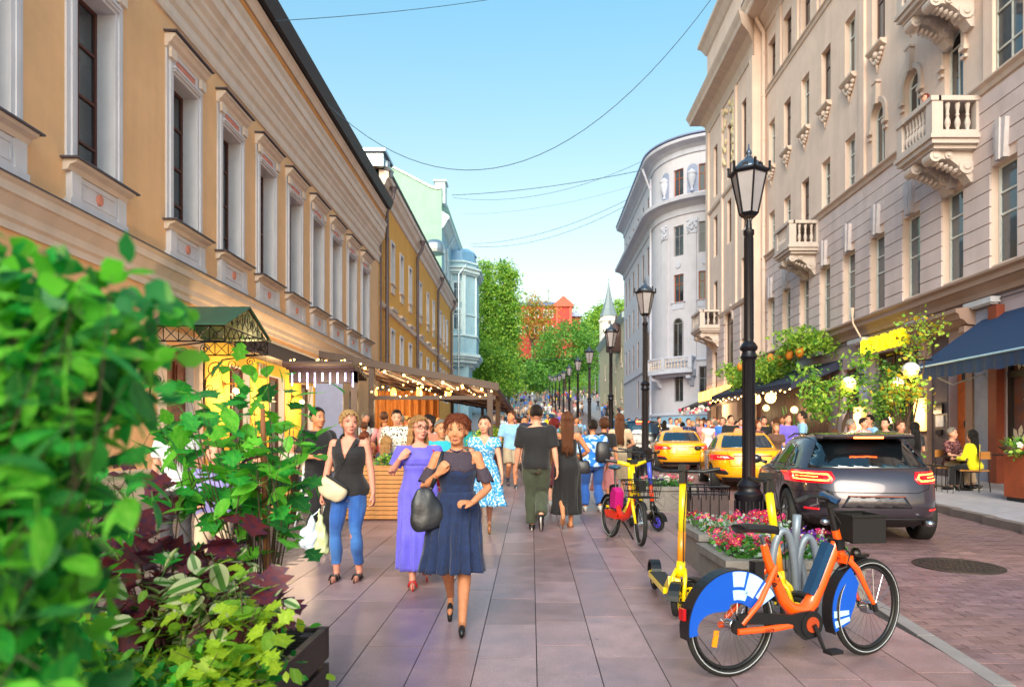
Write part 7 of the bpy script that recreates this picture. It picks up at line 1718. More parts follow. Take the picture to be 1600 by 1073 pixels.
# 1: navy lace dress, walking to the camera. She faces the camera, so her right hand is on the photo's left
def navy_extra(t, J):
 m = MB(); torso_mb(m, dict(sex='f', bw=1.03), J, .008, 1.22, 1.45)
 me = cuth(remesh(m, 'lace_yoke', LACE, .010, 2), lambda c: c.z < 1.285-.03*(1-min(1, abs(abs(c.x)-.07)/.07)) or c.z > 1.43 or (abs(c.x) > .122 and c.z > 1.33)); obj('lace_yoke', bake(me, [('SOLIDIFY', dict(thickness=.004))]), t)
 for i in (0, 1):      # cold-shoulder sleeves hanging off the upper arm
  s, e = J['sh'][i], J['el'][i]; m = MB(); P = [s.lerp(e, .34), s.lerp(e, .55), s.lerp(e, .80)]; n = 20; vs = []
  for q, (p, rr) in enumerate(zip(P, (.055, .062, .069))):
   for j in range(n): a = 2*math.pi*j/n; vs.append((p.x+rr*math.cos(a)*(1+.05*math.sin(5*a)*q), p.y+rr*math.sin(a)*(1+.05*math.sin(5*a)*q), p.z+.01*math.sin(3*a)))
  m.add(vs, [(u*n+j, u*n+(j+1) % n, (u+1)*n+(j+1) % n, (u+1)*n+j) for u in range(2) for j in range(n)]); me = m.mesh('sleeve', LACE, True); obj('sleeve', bake(me, [('SOLIDIFY', dict(thickness=.004)), ('SUBSURF', dict(levels=1))]), t)
 m = MB(); m.tube([J['tl'](p) for p in ((-.052, .052, 1.445), (0, .075, 1.43), (.052, .052, 1.445), (.06, -.01, 1.455))], .005, 6); m.build('neckline', DRESSN, t)
navy = dict(label='woman in a navy lace-yoke dress with a charcoal shoulder bag, nearest walker', loc=at(714, 5.52), rz=TO+rad(4), h=1.60, sex='f', skin=1, hair='auburn', hairstyle='fluffy', hs=1.1, yaw=-8, pitch=-1,
 bw=1.03, feet=[(-.05, .24, 0, -4), (.06, -.18, .07, 42)], hands=[(-.13, .20, 1.02), (.145, .16, 1.255)], eh=[(-.8, -.6, -.5), (.55, -.25, -1)], hdir=[(.75, .55, .15), (-.35, .2, .55)], palm=[(0, -.4, -1), (-.5, -.8, 0)], curl=[.55, 1.1],
 top=DRESSN, sleeve=0, top_z=.93, top_name='bodice', neck=lambda c: c.z > 1.285-.03*(1-min(1, abs(abs(c.x)-.07)/.07)), wr=.002,
 bottom='skirt', bot_m=DRESSN, hem=.46, hem_r=.215, sk_top=1.10, skirt_name='dress_skirt', sk=dict(folds=13, amp=.35, sway=.03, n=110, m=22), shoe=SHB, shoe_kind='flat', extra=[navy_extra])
nv, J = person(navy, 0)
def place_on(t, P):   # body-frame point -> world
 return t.matrix_basis @ Vector(P)
def held(name, label, cat, t): o = thing(name, label, cat, t.location.copy(), t.rotation_euler[2]); o.scale = t.scale; return o
bg1 = held('handbag', 'slouchy charcoal leather bag hanging from the navy dressed woman\'s shoulder', 'handbag', nv)
m = MB(); M_ = Matrix.Translation((.235, .12, .93)) @ Matrix.Rotation(rad(12), 4, 'Y') @ Matrix.Rotation(rad(15), 4, 'Z'); bag_mesh(m, [(-.14, .10, .04), (-.12, .145, .062), (-.03, .155, .07), (.08, .12, .05), (.17, .075, .028), (.22, .045, .016)], 0, 0, M_)
me = wrinkle(bake(m.mesh('bag_body', BAGD, True), [('SUBSURF', dict(levels=2))]), .006, 16, seed=4); obj('bag_body', me, bg1)
strap([(.20, .13, 1.14), (.165, .15, 1.24), (.13, .10, 1.37), (.115, .02, 1.43), (.125, -.06, 1.36), (.17, -.06, 1.22), (.215, .06, 1.12)], .016, BAGD, 'strap', bg1)
# 2: lilac blue maxi dress, glasses
PURD = cloth('periwinkle_dress_cloth', '#6058cc', var=.16, vs=7); REDS = pm('red_sandal', '#a8121a', rough=.4)
pur = dict(label='woman in a long periwinkle dress and dark glasses, red sandals', loc=at(655, 6.95), rz=TO+rad(10), h=1.61, sex='f', bw=1.06, hs=1.08, skin=2, hair='strawberry', hairstyle='wavy', yaw=24, pitch=4, roll=-4, glasses=True,
 feet=[(-.08, -.18, .05, 30), (.07, .2, 0, -4)], hands=[(-.14, .17, 1.12), (.19, .16, 1.30)], eh=[(-.6, -.8, -.5), (.5, -.1, -1)], hdir=[(.5, .5, .6), (-.55, .1, .6)], palm=[(0, -1, 0), (-.3, -1, 0)], curl=[.9, .9],
 top=PURD, sleeve=.36, top_z=.93, cuff=.022, top_name='bodice', neck=lambda c: c.z > 1.425 or (c.y > .02 and c.z > 1.405 and abs(c.x) < .075), bottom='skirt', bot_m=PURD, hem=.16, hem_r=.20, sk_top=1.22, skirt_name='dress_skirt', sk=dict(folds=8, amp=.25, n=110, m=26, ruffle=.03, flat=.75), shoe=REDS, shoe_kind='sandal')
pr, J = person(pur, 0)
bg2 = held('handbag', 'red and white strapped small bag on the periwinkle woman\'s far shoulder', 'handbag', pr); strap([(-.20, .02, 1.0), (-.17, .08, 1.2), (-.14, .06, 1.38), (-.13, -.04, 1.40), (-.18, -.08, 1.2), (-.21, -.03, 1.0)], .013, pm('red_strap', '#a01828', rough=.5), 'strap', bg2)
m = MB(); bag_mesh(m, [(-.1, .04, .08), (-.05, .05, .11), (.06, .04, .1), (.1, .02, .07)], 0, 0, Matrix.Translation((-.24, -.02, .92))); m.build('bag_body', pm('red_bag', '#8c1a26', rough=.5), bg2, smooth=True)
# 3: black sleeveless top and blue jeans
JEAN = cloth('blue_jeans_cloth', '#1c4a90', var=.3, vs=5, col2='#3a6fb4', cs=2.2); BTOP = cloth('black_top_cloth', '#131016')
jn = dict(label='blond woman in black sleeveless top and blue jeans with a cream crossbody bag', loc=at(546, 7.15), rz=TO+rad(-3), h=1.67, sex='f', bw=1.03, hs=1.06, skin=2, hair='blond', hairstyle='bob', yaw=30, pitch=2,
 feet=[(-.12, .05, 0, 0), (.10, .1, 0, 0)], hands=[(-.275, .05, .80), (.285, .08, .74)], eh=[(-.8, -1, -.2), (.8, -1, -.2)], curl=[.5, 1.0],
 inf=.022, top=BTOP, sleeve=0, top_z=.84, top_name='top', neck=lambda c: (c.z > 1.36 and abs(c.x) > .118) or (c.y > 0 and c.z > 1.235+abs(c.x)*2.6 and abs(c.x) < .085) or c.z > 1.45,
 bottom='trousers', bot_m=JEAN, legs_to=.90, legcuff=.0, shoe=SHB, shoe_kind='sandal')
jw, J = person(jn, 0)
CRB = pm('cream_bag_leather', '#b9ad92', rough=.5, bump=.3, bs=25, var=.12)
b3 = held('crossbody_bag', 'cream crossbody bag with black strap on the blond woman\'s hip', 'handbag', jw)
m = MB(); M_ = Matrix.Translation((.12, .165, .93)) @ Matrix.Rotation(rad(-32), 4, 'Y'); n = 18
bag_mesh(m, [(-.11, .07, .03), (-.09, .13, .048), (-.02, .165, .055), (.05, .15, .045), (.09, .13, .025)], 0, 0, M_); me = wrinkle(bake(m.mesh('bag_body', CRB, True), [('SUBSURF', dict(levels=1))]), .004, 18, seed=2); obj('bag_body', me, b3)
strap([(.24, .14, 1.0), (.1, .155, 1.12), (-.02, .155, 1.24), (-.10, .10, 1.38), (-.115, -.03, 1.42), (-.02, -.13, 1.25), (.13, -.13, 1.05), (.2, -.02, .95)], .008, SHB, 'strap', b3)
m = MB(); m.tube([M_ @ Vector(p) for p in ((-.12, .03, .09), (0, .045, .095), (.12, .03, .09))], .012, 6); m.build('bag_flap_edge', SHB, b3)
# plastic bags in her right hand (photo left)
for lab, mt, dx, L, w in (('pale blue white plastic bag hanging lowest from the blond woman\'s hand', pm('plastic_white_blue', '#b9c6d8', rough=.35, var=.1, bump=.5, bs=12), .05, .36, .10), ('pale yellow green plastic bag beside the white one in her hand', pm('plastic_pale_green', '#bcc492', rough=.35, var=.12, bump=.5, bs=12), -.02, .40, .085)):
 b = held('plastic_bag', lab, 'plastic bag', jw); m = MB(); bag_mesh(m, [(-L, w*.85, .03), (-L+.03, w, .05), (-L*.5, w*.95, .06), (-.14, w*.6, .035), (-.03, .02, .012), (.0, .01, .008)], 0, 0, Matrix.Translation((.30+dx, .10+dx*.3, .66)) @ Matrix.Rotation(rad(-8 if dx > 0 else 2), 4, 'Y'))
 me = wrinkle(bake(m.mesh('bag', mt, True), [('SUBSURF', dict(levels=2))]), .009, 24, seed=dx*50); obj('bag_body', me, b)
 m = MB(); m.tube([(.30+dx, .10, .65), (.29, .09, .70), (.285, .08, .72)], .008, 6); m.build('bag_handle', mt, b)
# ================================================================ walkers and standing people, middle distance
def bag_on(t, lab, P, size, mt, cat='handbag', name='shoulder_bag', st=None):
 b = held(name, lab, cat, t); w, d, h = size; m = MB(); bag_mesh(m, [(-h, w*.8, d*.7), (-h*.85, w, d), (0, w, d), (h*.85, w*.85, d*.8), (h, w*.6, d*.5)], 0, 0, Matrix.Translation(P)); m.build('bag_body', mt, b, smooth=True)
 if st: strap(st, .011, mt, 'strap', b)
 return b
walk_f = dict(feet=[(-.07, .17, 0, -6), (.07, -.2, .07, 42)]); walk_b = dict(feet=[(-.07, -.2, .07, 42), (.07, .17, 0, -6)])
SNK = pm('sneaker_white', '#bdbab6', rough=.6); DKS = pm('dark_shoe', '#1c191b', rough=.5)
def P_(label, px, Y, rz, **k): d = dict(label=label, loc=at(px, Y), rz=rz); d.update(k); return person(d, 1)
mA, _ = P_('broad man seen from behind in black tee and olive trousers', 838, 10.3, rad(-3), h=1.80, sex='m', bw=1.12, skin=0, hair='dark', hairstyle='crop', hands=[(-.30, .1, .80), (.30, -.02, .80)], top=C['black'], sleeve=.42, top_z=.84, flare=.03, bottom='trousers', bot_m=C['olive'], legcuff=.022, shoe=DKS, **walk_f)
mB, _ = P_('woman from behind in long black slip dress with waist length brown hair', 886, 10.5, rad(2), h=1.70, skin=1, hair='long_brown', hairstyle='long', hands=[(-.27, .08, .80), (.2, .2, 1.05)], eh=[(-.6, -1, 0), (.9, -.6, -.3)], top=C['black'], sleeve=0, neck=lambda c: c.z > 1.33, bottom='skirt', bot_m=C['black'], hem=.2, hem_r=.19, sk_top=1.1, sk=dict(folds=7, amp=.3, flat=.8), shoe=pm('tan_sandal', '#9a6a48', rough=.5), shoe_kind='sandal', **walk_b)
bag_on(mB, 'black shoulder bag of the woman in the black slip dress', (.24, .02, .92), (.11, .05, .1), BAGD, st=[(.22, .03, 1.0), (.17, .07, 1.3), (.14, 0, 1.41), (.18, -.06, 1.25), (.23, -.02, 1.0)])
mC, _ = P_('woman from behind in blue tie dye top, jeans and platform sandals', 926, 12.5, rad(4), h=1.60, bw=1.32, skin=1, hair='dark', hairstyle='short', hands=[(-.3, .12, .85), (.3, .1, .9)], top=PT['tiedye'], sleeve=.5, top_z=.82, flare=.06, cuff=.03, bottom='trousers', bot_m=C['jeans'], legcuff=.03, shoe=SNK, feet=[(-.13, .08, .02, 0), (.13, -.08, .02, 10)])
bag_on(mC, 'black backpack slung on the tie dye woman', (.16, -.19, 1.14), (.14, .09, .19), BAGD, 'backpack', 'backpack', [(.1, -.15, 1.3), (.13, -.05, 1.43), (.16, .08, 1.35), (.2, .0, 1.05)])
P_('woman from behind in black tee and long pink skirt', 944, 13.4, rad(-6), h=1.64, skin=1, hair='brown', hairstyle='bob', hands=[(-.27, .1, .8), (.27, 0, .8)], top=C['black'], sleeve=.4, bottom='skirt', bot_m=C['pink'], hem=.30, hem_r=.23, sk=dict(folds=9, amp=.4), shoe=DKS, **walk_f)
P_('woman from behind in beige blouse and skirt with long auburn hair', 968, 14.3, rad(-5), h=1.73, skin=0, hair='long_brown', hairstyle='long', hands=[(-.26, .1, .85), (.12, .22, 1.05)], eh=[(-.7, -1, 0), (1, -.5, -.2)], top=C['beige'], sleeve=.3, bottom='skirt', bot_m=C['khaki'], hem=.42, hem_r=.18, sk=dict(folds=6, amp=.2), shoe=DKS, **walk_b)
P_('man in pale blue tee and khaki shorts looking aside', 799, 17.4, TO+rad(8), h=1.84, sex='m', skin=1, hair='brown', hairstyle='crop', yaw=-60, hands=[(-.3, .06, .82), (.3, .04, .82)], top=C['lightblue'], sleeve=.42, top_z=.84, flare=.05, bottom='shorts', bot_m=C['khaki'], legs_to=.46, legcuff=.03, shoe=C['navy'], **walk_f)
mG, _ = P_('smiling dark haired woman in pale blue flowered dress behind the navy dressed one', 757, 9.9, TO+rad(3), h=1.64, skin=0, hair='dark', hairstyle='pony', yaw=-12, hands=[(-.27, .1, .80), (.26, .05, .8)], top=PT['bluefloral'], sleeve=.2, cuff=.02, neck=lambda c: c.y > 0 and c.z > 1.30+abs(c.x)*1.8 and abs(c.x) < .07 or c.z > 1.43, bottom='skirt', bot_m=PT['bluefloral'], hem=.44, hem_r=.25, sk_top=1.1, sk=dict(folds=10, amp=.5), shoe=pm('tan_shoe', '#a06a3c', rough=.5), shoe_kind='flat', **walk_b)
P_('older grey haired woman in teal blouse between the two dresses', 690, 8.9, TO+rad(14), h=1.58, bw=1.15, skin=1, hair='grey', hairstyle='short', yaw=8, hands=[(-.25, .15, .85), (.25, .15, .85)], top=C['teal'], sleeve=.5, cuff=.02, bottom='trousers', bot_m=C['grey'], shoe=DKS, **walk_f)
P_('woman with tied dark hair raising a hand behind the older woman', 668, 10.6, TO+rad(-20), h=1.66, skin=2, hair='dark', hairstyle='bun', yaw=-25, hands=[(-.12, .2, 1.3), (.25, .1, .85)], top=C['salmon'], sleeve=.3, bottom='trousers', bot_m=C['navy'], shoe=DKS, **walk_f)
P_('young man in white shirt with black spots and a shoulder strap', 620, 13.0, TO+rad(-6), h=1.78, sex='m', skin=0, hair='black', hairstyle='short', yaw=14, pitch=-10, hands=[(-.24, .2, 1.0), (.25, .1, .95)], top=PT['blackspot'], sleeve=.45, top_z=.82, flare=.06, cuff=.03, bottom='trousers', bot_m=C['darkgrey'], shoe=DKS)
P_('red haired woman in dark flowered blouse between the black tee and the slip dress', 866, 12.4, rad(0), h=1.62, skin=0, hair='red', hairstyle='fluffy', hands=[(-.26, .1, .8), (.26, 0, .8)], top=PT['redfloral'], sleeve=.4, bottom='skirt', bot_m=C['maroon'], hem=.5, hem_r=.2, shoe=SNK, **walk_b)
P_('blond curly haired person behind the man in the black tee', 834, 13.6, rad(6), h=1.86, sex='m', skin=0, hair='blond', hairstyle='fluffy', top=C['navy'], sleeve=.5, bottom='trousers', bot_m=C['navy'], shoe=DKS, **walk_b)
P_('man in dark shirt walking towards us behind the pale blue tee', 820, 20.0, TO, h=1.74, sex='m', skin=1, hair='black', hairstyle='crop', top=C['navy'], sleeve=.5, bottom='trousers', bot_m=C['darkgrey'], shoe=DKS, **walk_f)
P_('dark figure in black tee at the cafe post on the left', 497, 9.4, TO+rad(50), h=1.74, sex='m', skin=1, hair='black', hairstyle='short', top=C['black'], sleeve=.45, bottom='trousers', bot_m=C['black'], shoe=DKS, hands=[(-.2, .25, 1.1), (.2, .25, 1.1)])
# ---- simpler figures, copied with their own clothes
LO = dict(hs=1.12)
sit = dict(hip=.50, feet=[(-.1, .45, 0, 0), (.1, .45, 0, 0)], kh=[(0, 1, 1), (0, 1, 1)], hands=[(-.16, .36, 1.10), (.16, .36, 1.10)], lean=.12)
def proto(label, **k):
 d = dict(label=label, loc=Vector((0, 0, 0)), rz=0, **k); t, J = person(d, 2); face(d, J, t, 1); return t
pm_m = proto('x', sex='m', hair='dark', hairstyle='crop', top=C['grey'], sleeve=.42, top_z=.84, bottom='trousers', bot_m=C['navy'], shoe=DKS, h=1.76, hands=[(-.2, .25, 1.05), (.28, .04, .8)], feet=[(-.12, .05, 0, 0), (.12, -.03, 0, 0)])
pm_f = proto('x', sex='f', hair='brown', hairstyle='long', top=C['grey'], sleeve=.3, bottom='trousers', bot_m=C['navy'], shoe=DKS, h=1.66, hands=[(-.26, .05, .8), (.18, .24, 1.1)])
pm_d = proto('x', sex='f', hair='brown', hairstyle='pony', top=C['white'], sleeve=.15, bottom='skirt', bot_m=C['white'], hem=.3, hem_r=.22, shoe=SNK, h=1.68, **walk_f)
pm_w = proto('x', sex='m', hair='brown', hairstyle='short', top=C['white'], sleeve=.42, top_z=.84, bottom='shorts', bot_m=C['khaki'], shoe=SNK, h=1.8, hands=[(-.3, .06, .82), (.3, .04, .82)], **walk_b)
ps_m = proto('x', sex='m', hair='dark', hairstyle='crop', top=C['white'], sleeve=.42, bottom='trousers', bot_m=C['navy'], shoe=DKS, h=1.76, **sit)
ps_f = proto('x', sex='f', hair='dark', hairstyle='long', top=C['white'], sleeve=.8, bottom='trousers', bot_m=C['navy'], shoe=DKS, h=1.68, **sit)
protos_used = set()
def clone(p, label, px, Y, rz, top, bot, hr=None, s=1., skin=None, group=None, dz=0.):
 o = copy_tree(p); o.location = at(px, Y, dz); o.rotation_euler = (0, 0, rz); o.scale = [v*s for v in p.scale]; o['label'] = label
 if group: o['group'] = group
 for c in o.children:
  n = c.name.split('.')[0]
  if n in ('shirt', 'top'): recolor(c, 0, top)
  elif n in ('trousers', 'shorts', 'skirt'): recolor(c, 0, bot)
  elif n == 'hair' and hr:
   recolor(c, 0, HAIR[hr]); [recolor(q, 0, HAIR[hr]) for q in c.children]
  elif n == 'body' and skin is not None: recolor(c, 0, SKIN[skin])
 return o
GR = 'people outside the cafes on the right'
for a in [
 (pm_d, 'woman in long white dress standing in the crowd before the taxi roof', 1107, 23.5, TO, C['white'], C['white'], 'brown'),
 (pm_m, 'man in black tee and dark cap, arms folded, behind the taxi', 1142, 21.5, TO+.2, C['black'], C['black'], 'black', 1.02),
 (pm_f, 'long haired woman in black tee with a pale print', 1170, 20.5, TO+.1, C['black'], C['darkgrey'], 'black', 1.0),
 (pm_m, 'man in bright blue shirt half hidden behind the black capped man', 1129, 24, TO-.5, C['blue'], C['navy'], 'dark', 1.0), (pm_m, 'man in blue tee just left of the nearest lamp pole', 1158, 25, TO, C['blue'], C['navy'], 'dark', .98),
 (pm_m, 'bearded man in black shirt right of the lamp pole', 1194, 22.5, TO-.3, C['black'], C['black'], 'dark'), (pm_f, 'person in beige jacket turned away near the hanging globes', 1212, 23, .3, C['beige'], C['khaki'], 'brown', 1.04),
 (pm_f, 'red cheeked woman in brown top behind the taxi boot', 1213, 17.8, TO-.1, C['brown'], C['darkgrey'], 'strawberry', .93), (pm_m, 'man in violet polo and bright blue trousers holding a pink item', 1231, 18.6, TO+.25, C['purple'], C['blue'], 'brown', 1.02),
 (pm_w, 'man in pale blue shirt with a dark body bag, seen from the side', 1253, 19.3, rad(70), C['lightblue'], C['darkgrey'], 'dark', 1.04), (pm_f, 'woman in maroon top beside the lamp pole foot', 1185, 19, TO+.4, C['maroon'], C['grey'], 'auburn', .98),
 (ps_f, 'fair woman sitting at a table just behind the grey car roof', 1296, 16.3, TO-.2, C['grey'], C['navy'], 'strawberry'), (ps_f, 'long haired seated woman seen from behind', 1306, 17.0, .2, C['beige'], C['navy'], 'long_brown', 1.08),
 (pm_m, 'bald headed man in white shirt at the cafe table', 1331, 15.6, rad(-110), C['white'], C['grey'], 'grey', .93), (pm_m, 'man in checked shirt leaning behind the bald man', 1350, 16.4, TO+.6, PT['checked'], C['navy'], 'dark', .95),
 (pm_m, 'man in pale shirt with dark hair standing by the lit lantern', 1358, 17.0, rad(100), C['lightblue'], C['navy'], 'black', .99), (ps_f, 'woman in sunglasses seated low behind the car', 1357, 14.8, TO+.1, C['white'], C['black'], 'black', .98),
 (pm_m, 'dark bearded man in olive shirt by the green window', 1383, 15.6, rad(120), C['olive'], C['darkgrey'], 'dark', .94), (pm_m, 'man in red checked shirt facing us left of the wall lantern', 1408, 14.6, TO, PT['checked'], C['navy'], 'brown', .91),
 (pm_f, 'long dark haired woman in black, back turned, by the wall lantern', 1428, 14.2, .15, C['black'], C['black'], 'black', .94)]:
 clone(*a, group=GR)
for i, (px, Y, p, top, bot, hr, w) in enumerate([(1038, 30, pm_f, 'navy', 'navy', 'dark', 'navy top'), (1048, 31, pm_m, 'white', 'navy', 'brown', 'white shirt'), (1057, 29, pm_w, 'cream', 'khaki', 'dark', 'cream shirt and shorts'), (1066, 27, pm_f, 'black', 'white', 'black', 'black blouse and white trousers'), (1076, 26, pm_m, 'navy', 'grey', 'dark', 'dark flowered shirt'),
  (1083, 29, pm_f, 'salmon', 'navy', 'blond', 'salmon top'), (1090, 31, pm_m, 'grey', 'grey', 'grey', 'grey clothes'), (1096, 27, pm_f, 'pink', 'pink', 'long_brown', 'pink clothes'), (1116, 28, pm_w, 'white', 'beige', 'red', 'white tee, red hair'), (1100, 33, pm_m, 'blue', 'navy', 'dark', 'blue tee'), (1120, 32, pm_d, 'pink', 'pink', 'brown', 'pale pink dress'), (1030, 34, pm_m, 'black', 'black', 'dark', 'black clothes'), (1062, 34, pm_d, 'lightblue', 'lightblue', 'blond', 'light blue dress'), (995, 33, pm_m, 'white', 'blue', 'dark', 'white shirt and blue trousers'), (983, 33.5, pm_f, 'lilac', 'navy', 'black', 'lilac top')]):
 clone(p, 'distant pedestrian in %s among the crowd by the blue house' % w, px, Y, TO+R.uniform(-.7, .7) if i % 3 else R.uniform(-.5, .5), PT['darkfloral'] if w.startswith('dark fl') else C[top], C[bot], hr, R.uniform(.96, 1.04), group='crowd by the blue corner house')
# terrace guests on the left
GT = 'guests on the cafe terrace'
for a in [(ps_f, 'woman with hair bun in navy top sitting behind the slatted planter', 601, 12.6, rad(-30), C['navy'], C['navy'], 'strawberry', 1.02), (ps_m, 'guest in salmon shirt under the brown awning', 566, 14.6, rad(-60), C['salmon'], C['grey'], 'auburn', 1.02), (ps_f, 'guest in red deeper under the awning', 583, 16.8, TO, C['red'], C['darkgrey'], 'dark'), (ps_m, 'guest in black seen beside the awning post', 538, 12.8, rad(200), C['black'], C['black'], 'black', 1.0),
   (pm_f, 'woman in white blouse behind the potted foliage', 276, 7.6, rad(30), C['white'], C['darkgrey'], 'long_brown', 1.0), (ps_m, 'person in pale lilac top at the table behind the foliage', 335, 7.6, TO+.4, C['lilac'], C['beige'], 'dark', 1.0), (ps_m, 'guest in pink shirt behind the second slatted planter', 408, 9.6, rad(160), C['pink'], C['navy'], 'dark'), (ps_f, 'guest near the yellow lit wall', 455, 13.2, rad(220), C['cream'], C['navy'], 'brown')]:
 clone(*a, group=GT)
crouch = clone(ps_m, 'crouching person in black jacket partly hidden by the foreground shrubs', 150, 3.75, rad(65), C['black'], C['black'], 'black', .98, group=None); crouch.location.z -= .12; crouch.rotation_euler = (rad(-22), 0, rad(65))
m = MB(); m.tube([(.12, .2, .98), (.16, .3, .86), (.14, .36, .72)], [.02, .045, .03], 8, flat=.5); o = m.build('red_trim', pm('red_fabric', '#b80f18', rough=.6), crouch)
# woman looking over the big balcony, two at the near cafe table
bal_w = clone(pm_f, 'red haired woman looking over the big stone balcony', 1440, 20.0, rad(110), C['white'], C['navy'], 'red', .95); bal_w.location = Vector((10.75, 19.2, 9.42))
yl = clone(ps_f, 'woman with long black hair in a bright yellow sweater on a cafe chair', 1517, 15.2, rad(28), C['yellow'], C['black'], 'black', .98); yl.location = Vector((9.45, 15.0, g(15)+.14));
el = clone(ps_m, 'light haired elderly person in flowered shirt facing the yellow sweater', 1494, 15.9, rad(210), PT['redfloral'], C['beige'], 'grey', .97); el.location = Vector((9.45, 15.9, g(16)+.14))
for p in (pm_m, pm_f, pm_d, pm_w, ps_m, ps_f):
 for c in list(p.children):
  for q in list(c.children): bpy.data.objects.remove(q)
  bpy.data.objects.remove(c)
 bpy.data.objects.remove(p)
# ---- the far crowd on the square: small one-mesh figures with head, limbs and clothes
def tiny(kind, k):
 m = MB(); f = kind == 'f'; s = (.12, -.12)[k % 2]
 m.tube([(0, 0, .82), (0, 0, 1.0), (0, 0, 1.25), (0, 0, 1.42)], [.14, .13, .18, .1], 7, 1, flat=.65); m.tube([(0, 0, 1.42), (0, 0, 1.5)], .05, 6, 0); m.ball((0, .01, 1.6), (.085, .095, .11), 8, 0, k=6); m.ball((0, -.02, 1.64), (.092, .1, .1), 8, 3, k=6)
 for q in (-1, 1):
  m.tube([(q*.19, 0, 1.38), (q*.24, -q*s*.6, 1.12)], [.055, .05], 6, 1); m.tube([(q*.24, -q*s*.6, 1.12), (q*.22, q*-s*.6+.12, .92)], [.04, .035], 6, 0)
  if not (f and k > 1): m.tube([(q*.08, 0, .88), (q*.09, q*s+.04, .48), (q*.09, q*s*1.7-.04, .06)], [.1, .07, .05], 6, 2)
  else: m.tube([(q*.08, 0, .6), (q*.09, q*s*1.3, .06)], [.06, .04], 6, 0)
  m.cbox((q*.09, q*s*1.7+.02, .03), (.08, .24, .07), 3)
 if f and k > 1: m.tube([(0, 0, .98), (0, 0, .7), (0, 0, .42)], [.14, .2, .25], 9, 2)
 return m.mesh('person', [SKIN[k % 3], C['white'], C['navy'], HAIR[('dark', 'brown', 'blond', 'grey')[k]]], True)
TM = [tiny(a, b) for a in 'mf' for b in range(4)]
used = set(); tops = ['white', 'black', 'navy', 'blue', 'lightblue', 'red', 'grey', 'beige', 'yellow', 'pink', 'green', 'orange', 'teal', 'cream', 'purple', 'maroon']; bots = ['navy', 'black', 'khaki', 'white', 'denim', 'grey', 'beige']
def tiny_person(px, Y, where, rs=R):
 for _ in range(60):
  a, b, k = rs.choice(tops+['white', 'white', 'black', 'navy']), rs.choice(bots), rs.randrange(8); lab = '%s in %s with %s %s %s' % ('woman' if k > 3 else 'man', a, b, ('skirt' if k > 5 else 'trousers'), where)
  if lab not in used: break
 used.add(lab); o = bpy.data.objects.new('person', TM[k]); COL.objects.link(o); o.location = G(px, Y); o.rotation_euler = (0, 0, rs.choice((0, math.pi, math.pi, .0))+rs.uniform(-.9, .9)); s = rs.uniform(.92, 1.06); o.scale = (s, s, s)
 recolor(o, 1, C[a]); recolor(o, 2, C[b]); tag(o, lab, 'person', 'far crowd on the square and street')
for i in range(62): Y = R.uniform(118, 160); tiny_person(R.uniform(772, 862), Y, 'on the upper square left of the lamps')
for i in range(40): Y = R.uniform(116, 158); tiny_person(R.uniform(862, 945), Y, 'on the upper square under the round trees')
for i in range(34): Y = R.uniform(60, 112); tiny_person(830+R.uniform(-1, 1)*3600/Y-(8 if i % 2 else -14), Y, 'on the rising street')
for i in range(20): Y = R.uniform(84, 112); tiny_person(R.uniform(895, 958), Y, 'on the open paving before the pale yellow house')
for i in range(30): Y = R.uniform(24, 48); tiny_person(830+(R.uniform(-2.0, 3.0))*1100/Y, Y, 'walking up the promenade beyond the cafe')
for i in range(26): Y = R.uniform(23, 33); tiny_person(R.uniform(1112, 1268), Y, 'in the crowd outside the right hand cafes')
for i in range(16): Y = R.uniform(15, 24); tiny_person(830-R.uniform(1.6, 5)*1100/Y, Y, 'among the terrace tables')
for i in range(8): Y = R.uniform(74, 90); tiny_person(R.uniform(964, 985), Y, 'by the blue house wall')
# ================================================================ LEFT CAFE: porch canopy, terrace awning, planters, lights
GLOW = pm('warm_bulb', '#ffd890', emit='#ffc060', es=9.); GLOW2 = pm('cool_led', '#e8d8ff', emit='#d8c8ff', es=5.); LANT = pm('lantern_glass_lit', '#ffd080', emit='#ffb347', es=1.3)
def lamp(p, w, c=(1, .68, .34), r=.12, nm='lamp_light'):
 d = bpy.data.lights.new(nm, 'POINT'); d.energy = w; d.color = c; d.shadow_soft_size = r; o = bpy.data.objects.new(nm, d); COL.objects.link(o); o.location = p; return o
def spiral(m, c, r, turns, d1, d2, w=.012, s=1, n=22):   # flat scroll in the plane d1, d2
 m.tube([Vector(c)+Vector(d1)*(math.cos(s*t*turns*6.283/n)*r*(1-t/n*.85))+Vector(d2)*(math.sin(s*t*turns*6.283/n)*r*(1-t/n*.85)) for t in range(n+1)], w, 5)
X0, X1, YA, YM, YB, ZE, ZR = -8.0, -6.4, 14.7, 15.9, 17.1, 4.02, 4.58
cp = thing('porch_canopy', 'green metal porch canopy on scrolled black ironwork over the red wooden door', 'canopy')
m = MB(); o_ = .02
m.prism([(YA-.08, ZE-.03), (YM, ZR), (YM, ZR+.03), (YA-.08, ZE)], X0, X1+.06, 'x'); m.prism([(YM, ZR), (YB+.08, ZE-.03), (YB+.08, ZE), (YM, ZR+.03)], X0, X1+.06, 'x'); m.build('roof', pm('green_tin', '#2c6452', rough=.4, metal=.2, var=.15), cp)
m = MB(); ex, ey, ez = Vector((1, 0, 0)), Vector((0, 1, 0)), Vector((0, 0, 1)); zb = ZE-.36
